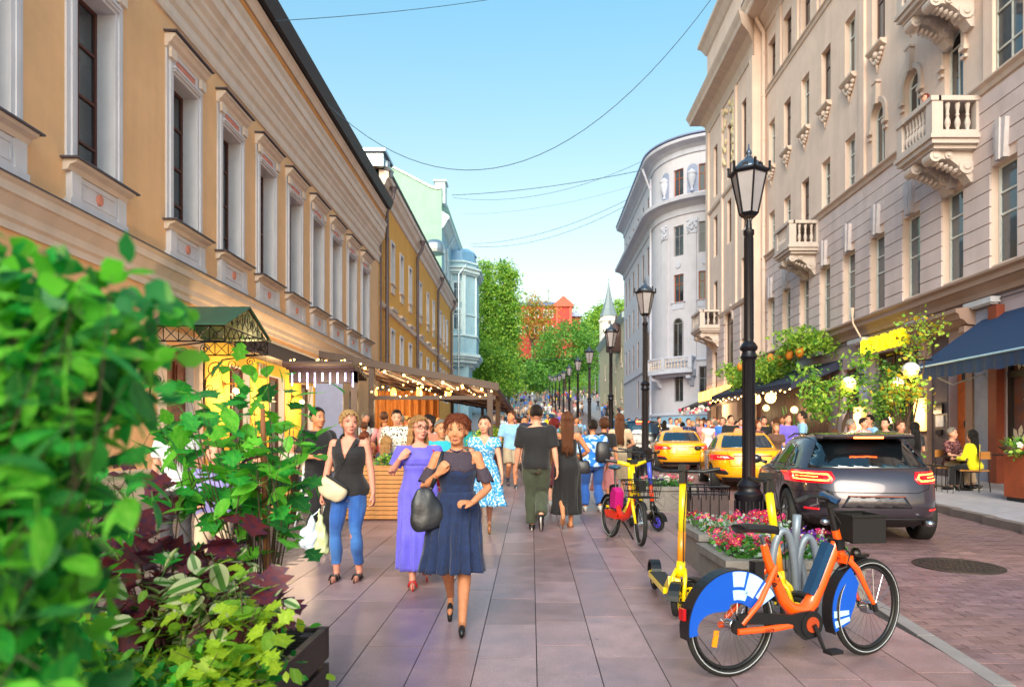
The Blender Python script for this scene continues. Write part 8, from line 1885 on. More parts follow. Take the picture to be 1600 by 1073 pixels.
for y in (YA, YB):
 for z in (ZE-.04, zb): m.tube([(X0, y, z), (X1, y, z)], .016, 5)
 for i in range(5): a = X0+(X1-X0)*i/5; b = a+(X1-X0)/5; m.tube([(a, y, zb), (b, y, ZE-.04)], .01, 5); m.tube([(a, y, ZE-.04), (b, y, zb)], .01, 5); m.tube([(b, y, ZE-.04), (b, y, zb)], .011, 5)
for z in (ZE-.04, zb): m.tube([(X1, YA, z), (X1, YB, z)], .016, 5)
m.tube([(X1, YA, ZE), (X1, YM, ZR-.02), (X1, YB, ZE)], .022, 5)
for i in range(8): a = YA+(YB-YA)*i/8; b = a+(YB-YA)/8; m.tube([(X1, a, zb), (X1, b, ZE-.04)], .01, 5); m.tube([(X1, a, ZE-.04), (X1, b, zb)], .01, 5)
for i in range(-3, 4): h = (ZR-ZE)*(1-abs(i)/4); spiral(m, (X1, YM+i*.28, ZE+h*.5), max(.06, h*.42), 1.6, ey, ez, .008, 1 if i < 0 else -1); m.tube([(X1, YM+i*.28, ZE), (X1, YM+i*.28, ZE+h)], .008, 4)
m.build('lattice', IRON, cp)
for y in (YA, YB):
 m = MB(); m.tube([(X0+.05, y, 2.6), (X0+.1, y, 3.1), (X0+.5, y, 3.55), (X1-.25, y, zb)], .016, 6); m.tube([(X0+.04, y, 2.2), (X0+.04, y, zb)], .018, 6)
 for c, r, s in (((X0+.32, y, 3.3), .22, 1), ((X0+.75, y, 3.42), .15, -1), ((X1-.42, y, 3.5), .11, 1), ((X0+.2, y, 2.85), .13, -1), ((X1-.15, y, zb+.1), .12, 1)): spiral(m, c, r, 1.7, ex, ez, .011, s)
 m.build('bracket', IRON, cp)
# wall lamps on the yellow lit cafe wall, and its fascia
for y in (18.2, 20.6, 23.4):
 w_ = thing('wall_lamp', {18.2: 'brass wall lamp nearest the porch canopy', 20.6: 'middle brass wall lamp, below the white letters', 23.4: 'brass wall lamp farthest from the porch canopy'}[y], 'wall lamp', (-7.93, y, 3.05), group='wall lamps on the yellow cafe wall'); m = MB(); m.tube([(0, 0, 0), (.3, 0, .02)], .02, 6); m.tube([(.3, 0, .03), (.3, 0, -.1)], .03, 8); m.tube([(0, 0, 0), (.02, 0, 0)], .07, 12); m.build('arm', MATS['brass'], w_); m = MB(); m.ball((.3, 0, -.17), .08, 12); m.build('bulb', GLOW, w_)
 lamp((-7.5, y, 2.85), 55)
fs_ = thing('cafe_fascia', 'dark brown awning cassette with a bright edge above the yellow lit wall', 'awning'); m = MB(); m.box((-7.6, 18.0, 3.85), (-7.0, 24.5, 4.22)); m.build('cassette', pm('dark_brown_metal', '#33262a', rough=.5), fs_); m = MB(); m.box((-7.05, 18.0, 4.22), (-6.97, 24.5, 4.26)); m.build('edge_strip', pm('white_strip', '#e0dccc', rough=.4), fs_)
ps = thing('cafe_sign', 'short sign with white letters on the yellow lit cafe wall', 'sign', (-7.55, 19.7, 3.55)); m = MB(); m.box((-.03, -.4, -.22), (.03, .4, .22)); m.build('sign_board', YW, ps); text_obj('PA', Matrix.Translation((.035, 0, 0)) @ Matrix.Rotation(rad(90), 4, 'Z') @ Matrix.Rotation(rad(90), 4, 'X'), .5, WF, ps, .02)
# terrace pavilion with retractable brown awning
BRA = pm('brown_awning_cloth', '#7a5442', rough=.8, var=.12, bump=.2, backl=.25); BRM = pm('brown_steel', '#3a2722', rough=.5); TW = pm('terrace_wood', '#5d3222', rough=.55, var=.3, vs=6, wave=2, bump=.3)
aw = thing('terrace_awning', 'large brown retractable awning with ribs and a row of bulbs over the cafe terrace', 'awning')
A, B, YF, YK = Vector((-5.35, 0, 3.72)), Vector((-.95, 0, 2.92)), 17.8, 36.0
def aq(t, y, dz=0.): p = A.lerp(B, t); return Vector((p.x, y, p.z+dz+.008*(y-YF)))
m = MB(); nr = 9
for i in range(14):
 t0, t1 = i/14, (i+1)/14
 for j in range(6): y0, y1 = YF+(YK-YF)*j/6, YF+(YK-YF)*(j+1)/6; s0, s1 = -.05*math.sin(math.pi*(j%2)), 0; m.add([aq(t0, y0), aq(t1, y0), aq(t1, y1), aq(t0, y1)], [(0, 1, 2, 3)])
m.build('cloth', BRA, aw)
for t in np.linspace(0, .94, nr): m = MB(); m.tube([aq(t, YF, -.07), aq(t, YK, -.07)], .04, 5); m.build('rib', BRM, aw)
for y in (21.5, 25, 29, 33): m = MB(); m.tube([aq(0, y, -.12), aq(1, y, -.12)], .035, 5); m.build('cross_rib', BRM, aw)
m = MB(); m.box((0, 0, 0), (1, 1, 1)); vs = [aq(0, YF-.08, -.05), aq(1.03, YF-.08, -.05), aq(1.03, YF, -.05), aq(0, YF, -.05), aq(0, YF-.08, .14), aq(1.03, YF-.08, .14), aq(1.03, YF, .14), aq(0, YF, .14)]
m = MB(); m.add(vs, [(0, 3, 2, 1), (4, 5, 6, 7), (0, 1, 5, 4), (1, 2, 6, 5), (2, 3, 7, 6), (3, 0, 4, 7)]); m.build('front_beam', BRM, aw)
m = MB(); m.tube([aq(1.02, YF-.1, 0), aq(1.02, YK, 0)], .06, 6); m.build('gutter_beam', BRM, aw)
for t, y in ((.98, YF), (.98, 22), (.98, YK), (.30, YF), (.04, YF), (.3, YK), (.65, YK)):
 p = aq(t, y); m = MB(); m.box((p.x-.07, y-.07, g(y)), (p.x+.07, y+.07, p.z)); m.build('post', BRM, aw)
m = MB(); m.box((-4.0, YF-.04, 2.38+g(YF)-.2), (-.9, YF+.04, 2.48+g(YF)-.2)); m.build('cross_bar', BRM, aw)
sl = thing('string_lights', 'string of small warm bulbs under the front beam of the brown awning', 'string lights'); m = MB(); m.ball((0, 0, 0), .03, 8); bm_ = m.mesh('bulb', GLOW, True)
for i in range(9): obj('bulb', bm_, sl, aq((i+.4)/9, YF-.12, -.1))
m = MB(); m.tube([aq(i/18, YF-.12, -.045) for i in range(19)], .006, 4); m.build('cord', BLK, sl)
sb = MB(); sb.ball((0, 0, 0), .019, 6, k=5); sbm = sb.mesh('bulb', GLOW, True)
for q, (xa, xb, y, za, lab) in enumerate(((-4.0, -1.0, 17.7, 2.55, 'garland of tiny lights along the terrace cross bar'), (-3.8, -1.0, 21, 2.9, 'garland of tiny lights deeper under the terrace awning'), (-5.6, -3.9, 16.2, 3.1, 'garland of tiny lights at the dark kiosk roof'))):
 gl = thing('light_garland', lab, 'string lights'); pts = []
 for i in range(22): t = i/21; pts.append(Vector((xa+(xb-xa)*t, y+R.uniform(-.1, .1), za+g(y)-.15+.12*math.sin(t*19)))); obj('bulb', sbm, gl, pts[-1]+Vector((0, 0, -.03)))
 m = MB(); m.tube(pts, .005, 4); m.build('cord', BLK, gl)
for p, w in (((-4.4, 20.5, 2.9), 40), ((-3.0, 22.0, 2.8), 40), ((-1.8, 21, 2.6), 25), ((-4.6, 24.0, 2.8), 40), ((-4.9, 14.6, 2.6), 35)): lamp(Vector(p)+Vector((0, 0, .1)), w)
CU = pm('ochre_curtain', '#8f5a2a', rough=.85, var=.2, wave=1, bump=.8, wvs=5); cu = thing('curtain', 'ochre curtains lit warm at the back of the terrace', 'curtain'); m = MB(); n = 60
m.add([(-5.6+2.3*i/n, 25.2+.09*math.sin(i*.9), z) for i in range(n+1) for z in (g(25), 2.75+g(25))], [(2*i, 2*i+2, 2*i+3, 2*i+1) for i in range(n)]); o = m.mesh('curtain_cloth', CU, True); obj('curtain_cloth', o, cu)
for i, x in enumerate((-4.9, -4.3, -3.5, -2.6)):
 ld = thing('pendant_lamp', ('pendant lamp glowing beside the ochre curtain, leftmost', 'second pendant lamp beside the ochre curtain', 'third pendant lamp under the awning', 'pendant lamp nearest the awning posts')[i], 'pendant lamp', (x, 22.0, 2.55+g(22)), group='pendant lamps under the awning'); m = MB(); m.lathe([(.03, .14), (.08, .07), (.1, -.07), (.06, -.14)], 12); m.build('lamp_shade', LANT, ld, smooth=True); m = MB(); m.tube([(0, 0, .2), (0, 0, .9)], .006, 4); m.build('cord', BLK, ld)
# dark kiosk roof with hanging white light strips
kr = thing('kiosk_roof', 'dark small roof with icicle lights in front of the awning', 'canopy'); m = MB()
for i in range(7): m.tube([(-5.5, 15.6+i*.22, 3.28-.03*i), (-3.95, 15.6+i*.22, 3.28-.03*i)], .075, 8)
m.build('roof', BRM, kr); m = MB(); m.box((-4.1, 16.0, g(16)), (-3.96, 16.14, 3.2)); m.box((-5.5, 16, 2.9), (-3.96, 16.1, 3.2)); m.build('post', BRM, kr)
for i in range(9): m = MB(); x = -5.35+i*.17; m.cyl((x, 15.75, 3.1), (x, 15.75, 2.82+.1*math.sin(i*2)), .012, 6); m.build('light_strip', GLOW2, kr)
gp_ = thing('glass_screen', 'blue grey glass screen panel behind the blond woman', 'screen', G(497, 12.8)); m = MB(); m.box((-.05, 0, .1), (.45, .04, 2.3)); m.build('panel', pm('blue_grey_panel', '#5c6688', rough=.25), gp_)
# slatted planter fences
PW = pm('honey_slat_wood', '#b5793c', rough=.5, var=.28, vs=5, wave=2, bump=.25);
def slat_fence(label, x0, y0, x1, y1, h, mt=PW, vert=False, n=11, cat='planter', gr=True):
 L = math.hypot(x1-x0, y1-y0); t = thing('slatted_planter', label, cat, (x0, y0, g(y0)), math.atan2(y1-y0, x1-x0), 'slatted planters round the terrace'); sl_ = math.atan((g(y1)-g(y0))/L)
 t.rotation_euler = (0, -sl_, t.rotation_euler[2]); m = MB()
 if vert: m.box((-.045, -.02, 0), (.045, .012, h))
 else: m.box((0, -.02, -.03), (L, .012, .03))
 me = m.mesh('slat', mt)
 if vert:
  for i in range(int(L/.11)): obj('slat', me, t, (.055+i*.11, 0, 0))
 else:
  for i in range(n): obj('slat', me, t, (0, R.uniform(-.004, .004), .06+i*(h-.08)/(n-1)))
 m = MB(); m.box((0, .015, 0), (L, .36, h-.06)); m.build('box', TW, t); m = MB(); m.box((-.02, -.03, h), (L+.02, .4, h+.03)); m.build('rim', mt, t); return t
slat_fence('honey coloured slatted planter behind the women, lit warm', -3.0, 11.4, -1.75, 11.4, .86, n=12)
slat_fence('honey coloured slatted planter left of the folding chair', -4.9, 11.0, -3.75, 11.0, .86, n=12)
slat_fence('dark red upright slatted planter along the promenade edge of the terrace', -1.45, 17.4, -1.0, 21.5, .95, pm('dark_red_slat', '#6a2a22', rough=.55, var=.25, vs=8), True)
slat_fence('honey coloured slatted planter running back along the terrace', -1.72, 11.5, -1.5, 17.2, .86, n=12)
fc = thing('folding_chair', 'white folding chair standing in the gap between the slatted planters', 'chair', G(488, 10.9)); m = MB()
for s in (-.2, .2): m.tube([(s, -.22, 0), (s, .1, .5), (s, .2, .9)], .013, 6); m.tube([(s, .22, 0), (s, -.18, .47)], .013, 6)
m.tube([(-.2, -.18, .47), (.2, -.18, .47)], .012, 6); m.build('frame', WF, fc); m = MB(); [m.box((-.19, -.18+i*.09, .465), (.19, -.11+i*.09, .48)) for i in range(4)]; m.build('seat', GRYF, fc); m = MB(); m.box((-.2, .17, .72), (.2, .2, .9)); m.build('backrest', WF, fc)
Pf = clumps([(-1.25, 18.2, g(18)+1.15, .3, .5, .25), (-1.1, 20.2, g(20)+1.2, .3, 1, .3)], 60, 18, .1); o = leaf_cloud('flower_box_plants', Pf, [FLG, LG[0]], .09); tag(o, 'leafy plants with pale flowers on top of the dark red planter', 'plant')
Pf = clumps([(-2.4, 11.6, g(11)+.95, .6, .15, .1)], 40, 14, .05); o = leaf_cloud('planter_herbs', Pf, [LG[0], FLG], .06); tag(o, 'low green herbs in the honey coloured planter behind the women', 'plant')
# ================================================================ RIGHT CAFES
NVA = pm('navy_awning_cloth', '#0d2f55', rough=.75, var=.08, bump=.15)
na = thing('navy_awning', 'navy blue fabric awning with pale front rail over the shop door', 'awning'); zb_ = 4.68; fr = 3.42
m = MB(); m.prism([(0, zb_), (1.75, fr), (1.75, fr+.02), (0, zb_+.03)], 11.5, 17.8, 'x'); m.v = [(XR-y, x, z) for x, y, z in m.v]; m.build('cloth', NVA, na)
m = MB(); n = 60; vs = []
for i in range(n+1): y = 11.5+6.3*i/n; k_ = .02*math.sin(i*1.9); vs += [(XR-1.76-k_*.3, y, fr-.02), (XR-1.76-k_, y, fr-.33+.02*math.sin(i*.8))]
m.add(vs, [(2*i, 2*i+2, 2*i+3, 2*i+1) for i in range(n)]); m.build('valance', NVA, na)
m = MB(); m.tube([(XR-1.77, 11.5, fr), (XR-1.77, 17.82, fr)], .025, 6); m.build('front_rail', pm('pale_blue_rail', '#9cc3dc', rough=.4), na)
m = MB(); m.tube([(XR, 17.7, 3.3), (XR-.9, 17.7, 3.0), (XR-1.7, 17.7, fr-.05)], .02, 6); m.build('arm', WF, na)
sg = thing('yellow_sign', 'glowing yellow letter sign on the wall above the green window', 'sign'); m = MB(RT); m.box((21.1, .2, 4.42), (24.2, .25, 4.50)); m.build('bracket', POR, sg)
m = MB(RT); m.box((21.1, .12, 4.5), (24.2, .17, 4.95)); m.build('sign_board', pm('sign_yellow_base', '#8f7a10', rough=.5, emit='#a88c00', es=.25), sg)
text_obj('BOUNSE', Matrix.Translation((XR-.22, 22.65, 4.72)) @ Matrix.Rotation(rad(-90), 4, 'Z') @ Matrix.Rotation(rad(90), 4, 'X'), .72, pm('sign_letter_glow', '#ffee20', emit='#ffe610', es=1.1), sg, .05, bold=.012)
def lantern(s, z, lab, h=.62):
 w_ = thing('wall_lantern', lab, 'wall lantern', group='lit stone lanterns on the mauve wall'); m = MB(RT); m.box((s-.3, .02, z-h/2), (s+.3, .2, z+h/2)); m.build('shade', pm('alabaster_lit', '#ffd9a0', emit='#ffb050', es=.9, var=.3, vs=5), w_); m = MB(RT); m.box((s-.33, 0, z+h/2), (s+.33, .22, z+h/2+.04)); m.box((s-.33, 0, z-h/2-.04), (s+.33, .22, z-h/2)); m.build('frame', BRNW, w_)
 lamp(RT(Vector((s, .5, z))), 12)
lantern(20.5, 2.35, 'tall lit alabaster lantern right of the green window', .95); lantern(24.4, 2.3, 'tall lit alabaster lantern behind the bald man', .95)
gw = thing('window_greenery', 'green reflections and plants filling the wide cafe window', 'plant'); Pg = clumps([(XR-.25, 22.3, 3.0, .15, 1.2, 1.2)], 120, 10, .12); leaf_cloud('leaves', Pg, [LG[1], LG[2]], .12, 'oval', gw)
def climber(label, px, py, Y, rx_, rz_, stems=4, mats=LG, n=90, size=.13, blobs=None):
 c = W(px, py, Y); t = thing('potted_tree', label, 'tree', (c.x, Y, g(Y)+.12)); z0 = c.z-g(Y)-.12
 B = [(R.uniform(-.8, .8)*rx_, R.uniform(-.4, .4), z0+R.uniform(-.8, .8)*rz_, rx_*.42, .35, rz_*.34) for _ in range(8)]
 leaf_cloud('crown', clumps(B, n, 11, .13), mats, size, 'oval', t); m = MB()
 for i in range(stems): b = B[i % 8]; m.tube([(R.uniform(-.1, .1), 0, .3), (b[0]*.4, b[1]*.4, z0*.55), b[:3], (b[0]*1.6, b[1], b[2]+rz_*.5)], [.03, .022, .012, .004], 5)
 m.build('trunk', BARK, t); m = MB(); m.lathe([(.2, 0), (.27, .45), (.24, .45), (.2, .4)], 14); m.build('pot', POR, t); return t
climber('loose leafy potted tree against the mauve wall left of the globe lamp', 1306, 592, 19.5, .95, 1.15, 6, n=120); climber('airy potted tree with golden lit leaves in front of the wide window', 1410, 575, 16.4, .85, 1.15, 7, [LG[0], LG[1], leafmat('leaf_golden', '#c09a20', '#a8a030')], 80, .11)
def globe(px, py, Y, r, lab, dome=False):
 p = W(px, py, Y); t = thing('globe_lamp', lab, 'lamp', p, group='globe lamps over the right hand cafes'); m = MB(); m.ball((0, 0, 0), r, 16, k=10); m.build('globe', pm('globe_lit', '#ffe6b0', emit='#ffd28a', es=1.0) if not dome else LANT, t, smooth=True)
 if dome: m = MB(); m.lathe([(r*1.25, 0), (r*1.1, r*.7), (r*.6, r*1.2), (0, r*1.35)], 16); m.build('dome', WF, t, smooth=True)
 m = MB(); m.tube([(0, 0, r), (0, 0, r+.5)], .01, 5) if not dome else m.tube([(0, 0, r*1.3), (.1, 0, r*1.6), (.5, 0, r*1.7)], .02, 5); m.build('arm', BLK, t)
 if Y < 30: lamp(p+Vector((-.1, -r*1.8, -.1)), 7)
globe(1326, 601, 19.4, .17, 'white domed lamp beside the leafy potted tree', True); globe(1423, 580, 16.2, .16, 'white domed lamp at the corner of the navy awning', True); globe(1402, 600, 18, .14, 'smaller domed lamp left of the awning corner', True)
globe(1204, 621, 30, .24, 'biggest round globe lamp under the dark canopy'); globe(1182, 624, 32, .2, 'globe lamp just right of the lamp pole'); globe(1197, 637, 31.5, .15, 'small globe lamp below the biggest globe'); globe(1241, 640, 29, .15, 'globe lamp near the tall pot plants')
dc = thing('dark_canopy', 'dark blue canopy topped with greenery and orange fruit over the second cafe', 'canopy'); DKC = pm('dark_canopy_cloth', '#1c2440', rough=.7)
m = MB(); m.prism([(0, 4.6), (1.9, 3.75), (1.9, 3.5), (0, 4.3)], 26, 37.5, 'x'); m.v = [(XR-y, x, z+(x-26)*.02) for x, y, z in m.v]; m.build('cloth', DKC, dc)
Pg = clumps([(XR-.7-(i % 3)*.3, 26.4+i*.72, 4.75+.35*math.sin(i)+(.5 if i < 5 else 0), .7, .6, .42) for i in range(15)], 420, 14, .14); leaf_cloud('greenery', Pg, LG, .16, 'oval', dc, weights=[.6, .3, .1]); FR = pm('orange_fruit', '#d8862a', rough=.5)
for i in range(9): m = MB(); m.ball((XR-1.2, 27+i*1.1, 5.0+.3*math.sin(i*3)), (.16, .2, .24), 8); m.build('gourd', FR, dc, smooth=True)
bw_ = thing('cafe_back_wall', 'dark red plank wall glowing behind the globe lamps', 'wall'); m = MB();
for i in range(26): m.box((XR-.4, 26.2+i*.42, .6), (XR-.36+.02*(i % 2), 26.6+i*.42, 4.2))
tag(m.build('plank_cladding', pm('dark_red_planks', '#3a1812', rough=.6, var=.3, vs=4), bw_), kind='stuff'); lamp((10.3, 30, 2.9), 14); lamp((10.3, 34, 2.9), 14); lamp((10.2, 40, 3.4), 40)
g2 = thing('light_garland', 'string of bulbs hanging along the dark canopy edge', 'string lights'); pts = [Vector((XR-1.95, 26+i*.5, 3.5+(i*.5)*.02-.08*abs(math.sin(i*1.57)))) for i in range(24)]; [obj('bulb', bm_, g2, p) for p in pts[::1]]; m = MB(); m.tube(pts, .008, 4); m.build('cord', BLK, g2)
fw = thing('floral_canopy', 'brightly lit canopy with paper flowers and lanterns on the far wing', 'canopy'); m = MB(); m.prism([(-.2, 4.3), (1.3, 3.7), (1.3, 3.5), (-.2, 4.1)], 37.8, 46, 'x'); m.v = [(11.0-y, x, z) for x, y, z in m.v]; m.build('cloth', pm('black_canopy', '#151318', rough=.6), fw)
for i in range(5): m = MB(); m.box((10.6, 38.2+i*1.35, 3.95), (10.9, 39.2+i*1.35, 4.65)); m.build('light_box', LANT, fw)
for i in range(26): m = MB(); m.ball((9.62+R.uniform(-.06, .06), 37.9+i*.31, 3.5+R.uniform(-.22, .12)), R.uniform(.07, .13), 6, k=4); m.build('paper_flower', PET if i % 3 else PETS[1], fw)
sp_ = thing('snake_plant', 'tall spiky pot plants in front of the dark red wall', 'plant', G(1243, 20.5)+Vector((0, 0, .1)))
for i in range(16): m = MB(); a, l = R.uniform(0, 6.3), R.uniform(1.2, 2.1); m.tube([(R.uniform(-.1, .1), R.uniform(-.1, .1), .3), (.2*math.cos(a), .2*math.sin(a), l*.6), (.42*math.cos(a), .42*math.sin(a), l)], [.05, .045, .004], 5, flat=.25); m.build('blade', LD[0] if i % 2 else LD[2], sp_)
m = MB(); m.lathe([(.2, 0), (.28, .4), (.22, .4)], 12); m.build('pot', BRM, sp_)
# near cafe seating, corten planter
def table(x, y, lab, h=.76, w=.35): t = thing('cafe_table', lab, 'table', (x, y, g(y)+.12)); m = MB(); m.box((-w, -w, h-.03), (w, w, h)); m.build('tabletop', BRM, t); m = MB(); m.tube([(0, 0, 0), (0, 0, h-.03)], .03, 8); m.lathe([(.22, 0), (.2, .02), (.03, .04)], 14); m.build('pedestal', BLK, t)
table(9.45, 15.45, 'dark cafe table between the yellow sweater and the elderly guest', .74, .3); table(10.3, 15.0, 'dark cafe table carrying the succulent bowl', .8)
def chair(x, y, rz, lab):
 t = thing('cafe_chair', lab, 'chair', (x, y, g(y)+.12), rz); m = MB(); m.box((-.2, -.2, .44), (.2, .2, .47)); m.build('seat', PW, t); m = MB(); m.box((-.2, -.22, .7), (.2, -.2, .86)); m.build('backrest', PW, t)
 for a, b in ((-.18, -.18), (.18, -.18), (-.18, .18), (.18, .18)): m = MB(); m.cyl((a, b, .44), (a*1.15, b*1.15, 0), .012, 6); m.build('leg', BLK, t)
 m = MB(); m.tube([(-.18, -.2, .45), (-.18, -.22, .86)], .01, 5); m.tube([(.18, -.2, .45), (.18, -.22, .86)], .01, 5); m.build('back_frame', BLK, t)
chair(9.45, 15.0, rad(28), 'wooden cafe chair under the yellow sweater'); chair(9.45, 15.9, rad(210), 'wooden cafe chair under the elderly guest'); chair(10.5, 14.6, rad(20), 'empty wooden cafe chair beside the succulent bowl');
su = thing('succulent_bowl', 'terracotta bowl with spiky succulents on the cafe table', 'potted plant', (10.3, 15.0, g(15)+.93)); m = MB(); m.lathe([(.12, 0), (.32, .16), (.28, .16)], 14); m.build('bowl', POR, su); m = MB(); [m.tube([(R.uniform(-.2, .2), 0, .12), (R.uniform(-.32, .32), R.uniform(-.1, .1), R.uniform(.25, .36))], [.03, .003], 4) for _ in range(26)]; m.build('leaves', LD[0], su)
ct = thing('corten_planter', 'rust brown steel planter with orange flowers at the right edge', 'planter', (9.35, 12.9, g(13)+.12)); m = MB(); m.box((-.35, -.35, .08), (.45, .5, .88)); m.build('box', pm('corten_steel', '#9a4724', rough=.7, var=.25, vs=3), ct); m = MB(); m.box((-.32, -.32, 0), (.42, .47, .08)); m.build('plinth', BLK, ct)
leaf_cloud('leaves', clumps([(.0, 0, 1.0, .5, .4, .2)], 50, 16, .08), [FLG, LG[0]], .1, 'oval', ct)
for i in range(16): obj('flower', FLM[(1, 3, 1, 4)[i % 4]], ct, M=Matrix.Translation((R.uniform(-.5, .4), -.35+R.uniform(-.1, .3), 1.0+R.uniform(-.1, .15))) @ Matrix.Rotation(1.2, 4, 'X') @ Matrix.Scale(1.8, 4))
rl = thing('cafe_railing', 'low dark railing with thin bars round the near cafe seating', 'railing'); m = MB()
for z in (.12, .55): m.tube([(8.75, 14.6, g(14.6)+.12+z), (8.75, 17.6, g(17.6)+.12+z)], .015, 5)
for i in range(16): y = 14.6+i*.2; m.cyl((8.75, y, g(y)+.12), (8.75, y, g(y)+.67), .008, 4)
m.build('bars', BLK, rl)
tag(leaf_cloud('railing_plants', clumps([(8.7, 16.6, g(16)+.9, .2, .9, .3)], 60, 14, .09), [LG[1], LG[0]], .1, 'oval'), 'green leaves growing between the grey car and the cafe seating', 'plant')
# ================================================================ FOREGROUND SHRUBS AND WOODEN PLANTER
def big_leaf(kind, mt):
 m = MB(); n = 7; vs = []; fs = []
 for i in range(n+1):
  t = i/n; w = {'oval': .30*math.sin(math.pi*t**.8)**.8, 'maple': (.45*abs(math.sin(math.pi*t*.98))**.7)*(1.25 if i % 2 else .62), 'lance': .17*math.sin(math.pi*t**.75)}[kind] if 0 < i < n else .004
  zc_ = -.16*t*t; vs += [(-w, t, zc_+.10*w), (0, t, zc_-.03), (w, t, zc_+.10*w)]
 for i in range(n): fs += [(3*i, 3*i+1, 3*i+4, 3*i+3), (3*i+1, 3*i+2, 3*i+5, 3*i+4)]
 m.add(vs, fs); m.tube([(0, -.35, .02), (0, 0, -.02)], .012, 4); return m.mesh('leaf', mt, True)
def varieg():
 mt = pm('variegated_leaf', '#5d8a3c', rough=.45, backl=.3); N = mt.node_tree.nodes; L = mt.node_tree.links; tc = N.new('ShaderNodeTexCoord'); sx = N.new('ShaderNodeSeparateXYZ'); ab = N.new('ShaderNodeMath'); ab.operation = 'ABSOLUTE'; L.new(tc.outputs['Object'], sx.inputs[0]); L.new(sx.outputs[0], ab.inputs[0])
 gr = N.new('ShaderNodeMath'); gr.operation = 'GREATER_THAN'; gr.inputs[1].default_value = .1; L.new(ab.outputs[0], gr.inputs[0]); mx = N.new('ShaderNodeMix'); mx.data_type = 'RGBA'; mx.inputs[6].default_value = (*lin('#4f7f34'), 1); mx.inputs[7].default_value = (*lin('#c6cc9c'), 1); L.new(gr.outputs[0], mx.inputs[0]); L.new(mx.outputs[2], N['Principled BSDF'].inputs['Base Color']); return mt
VAR = varieg(); MAR = leafmat('maroon_leaf', '#6a2830', '#4c2740', .3); EM = [leafmat('leaf_emerald', '#2a9a3e', '#3fb03c', .5), leafmat('leaf_vivid', '#5cbc30', '#7acc42', .5), leafmat('leaf_shade', '#1f7034', '#2c8238', .45)]; LIME = [leafmat('leaf_lime', '#9cc02c', '#b4d23c', .5), leafmat('leaf_lime_mid', '#74a82c', '#88b838', .45)]
def vein(mt):
 N = mt.node_tree.nodes; L = mt.node_tree.links; bs = N['Principled BSDF']; src = bs.inputs['Base Color'].links[0].from_socket; dst = [l.to_socket for l in src.links]
 tc = N.new('ShaderNodeTexCoord'); sx = N.new('ShaderNodeSeparateXYZ'); L.new(tc.outputs['Object'], sx.inputs[0])
 def M_(op, a, b=None):
  n = N.new('ShaderNodeMath'); n.operation = op
  for i, v in enumerate((a, b)):
   if v is None: continue
   if isinstance(v, (int, float)): n.inputs[i].default_value = v
   else: L.new(v, n.inputs[i])
  return n.outputs[0]
 ax = M_('ABSOLUTE', sx.outputs[0]); mid = M_('LESS_THAN', ax, .012); sd = M_('GREATER_THAN', M_('SINE', M_('MULTIPLY', M_('SUBTRACT', sx.outputs[1], M_('MULTIPLY', ax, .9)), 52.)), .93); k = M_('MULTIPLY', M_('MAXIMUM', mid, sd), .2)
 mx = N.new('ShaderNodeMix'); mx.data_type = 'RGBA'; mx.inputs[7].default_value = (.5, .8, .2, 1); L.new(k, mx.inputs[0]); L.new(src, mx.inputs[6])
 for d in dst: L.new(mx.outputs[2], d)
for mt in EM+LIME: vein(mt)
def shrub(name, label, base, boughs, kinds, size, per, leafdown=.25, stem=.012, cap=280, cat='shrub', spread=.12, seed=1):
 """boughs: end points (world); leaves sit along each bough. Every big leaf is a part of its own"""
 rs = random.Random(seed); t = thing(name, label, cat, base); n = 0; ms = [(big_leaf(k, mt), w) for k, mt, w in kinds]; m = MB()
 for e in boughs:
  e = Vector(e)-Vector(base); s = Vector((e.x*.25, e.y*.25, e.z*.15)); mid = s.lerp(e, .5)+Vector((rs.uniform(-.08, .08), rs.uniform(-.05, .05), .05)); m.tube([s, mid, e], [stem, stem*.7, stem*.25], 5)
  for i in range(per):
   if n >= cap: break
   q = rs.uniform(.35, 1.03); p = (s.lerp(mid, q*2) if q < .5 else mid.lerp(e, q*2-1))+Vector([rs.gauss(0, spread*.6) for _ in range(3)])
   d = Vector((rs.gauss(0, 1), rs.gauss(0, 1), rs.gauss(0, .5)-leafdown)).normalized(); up = Vector((rs.gauss(0, .35), rs.gauss(-.25, .35), 1)).normalized(); x = d.cross(up).normalized(); up = x.cross(d)
   M = Matrix((x.to_4d(), d.to_4d(), up.to_4d(), (0, 0, 0, 1))).transposed()
   for k in range(3): M[3][k] = 0.
   M.translation = p; M[3][3] = 1.; obj('leaf', rs.choices([a for a, b in ms], [b for a, b in ms])[0], t, M=M @ Matrix.Scale(size*rs.uniform(.65, 1.25), 4)); n += 1
 m.build('stem', BARK, t, smooth=True); return t
def WW(l): return [W(px, py, Y) for px, py, Y in l]
rr = random.Random(3)
shrub('leafy_shrub', 'large vivid green shrub blurred at the left edge, closest to the camera', W(-80, 1150, .9), WW([(rr.uniform(-40, 205), rr.uniform(410, 620), rr.uniform(.72, .98)) for _ in range(22)]+[(rr.uniform(-40, 80), rr.uniform(620, 1050), rr.uniform(.7, .9)) for _ in range(12)]), [('oval', EM[0], 4), ('lance', EM[1], 4), ('oval', EM[1], 2), ('oval', EM[2], 2)], .06, 9, .3, .0016, 298, spread=.05)
shrub('leafy_shrub', 'darker shrub filling the gap behind the closest green shrub', W(60, 1100, 2.3), WW([(rr.uniform(20, 265), rr.uniform(560, 860), rr.uniform(2.1, 2.7)) for _ in range(17)]), [('lance', EM[2], 2), ('oval', EM[0], 3), ('lance', EM[1], 4)], .1, 9, .3, .003, 270, spread=.12, seed=2)
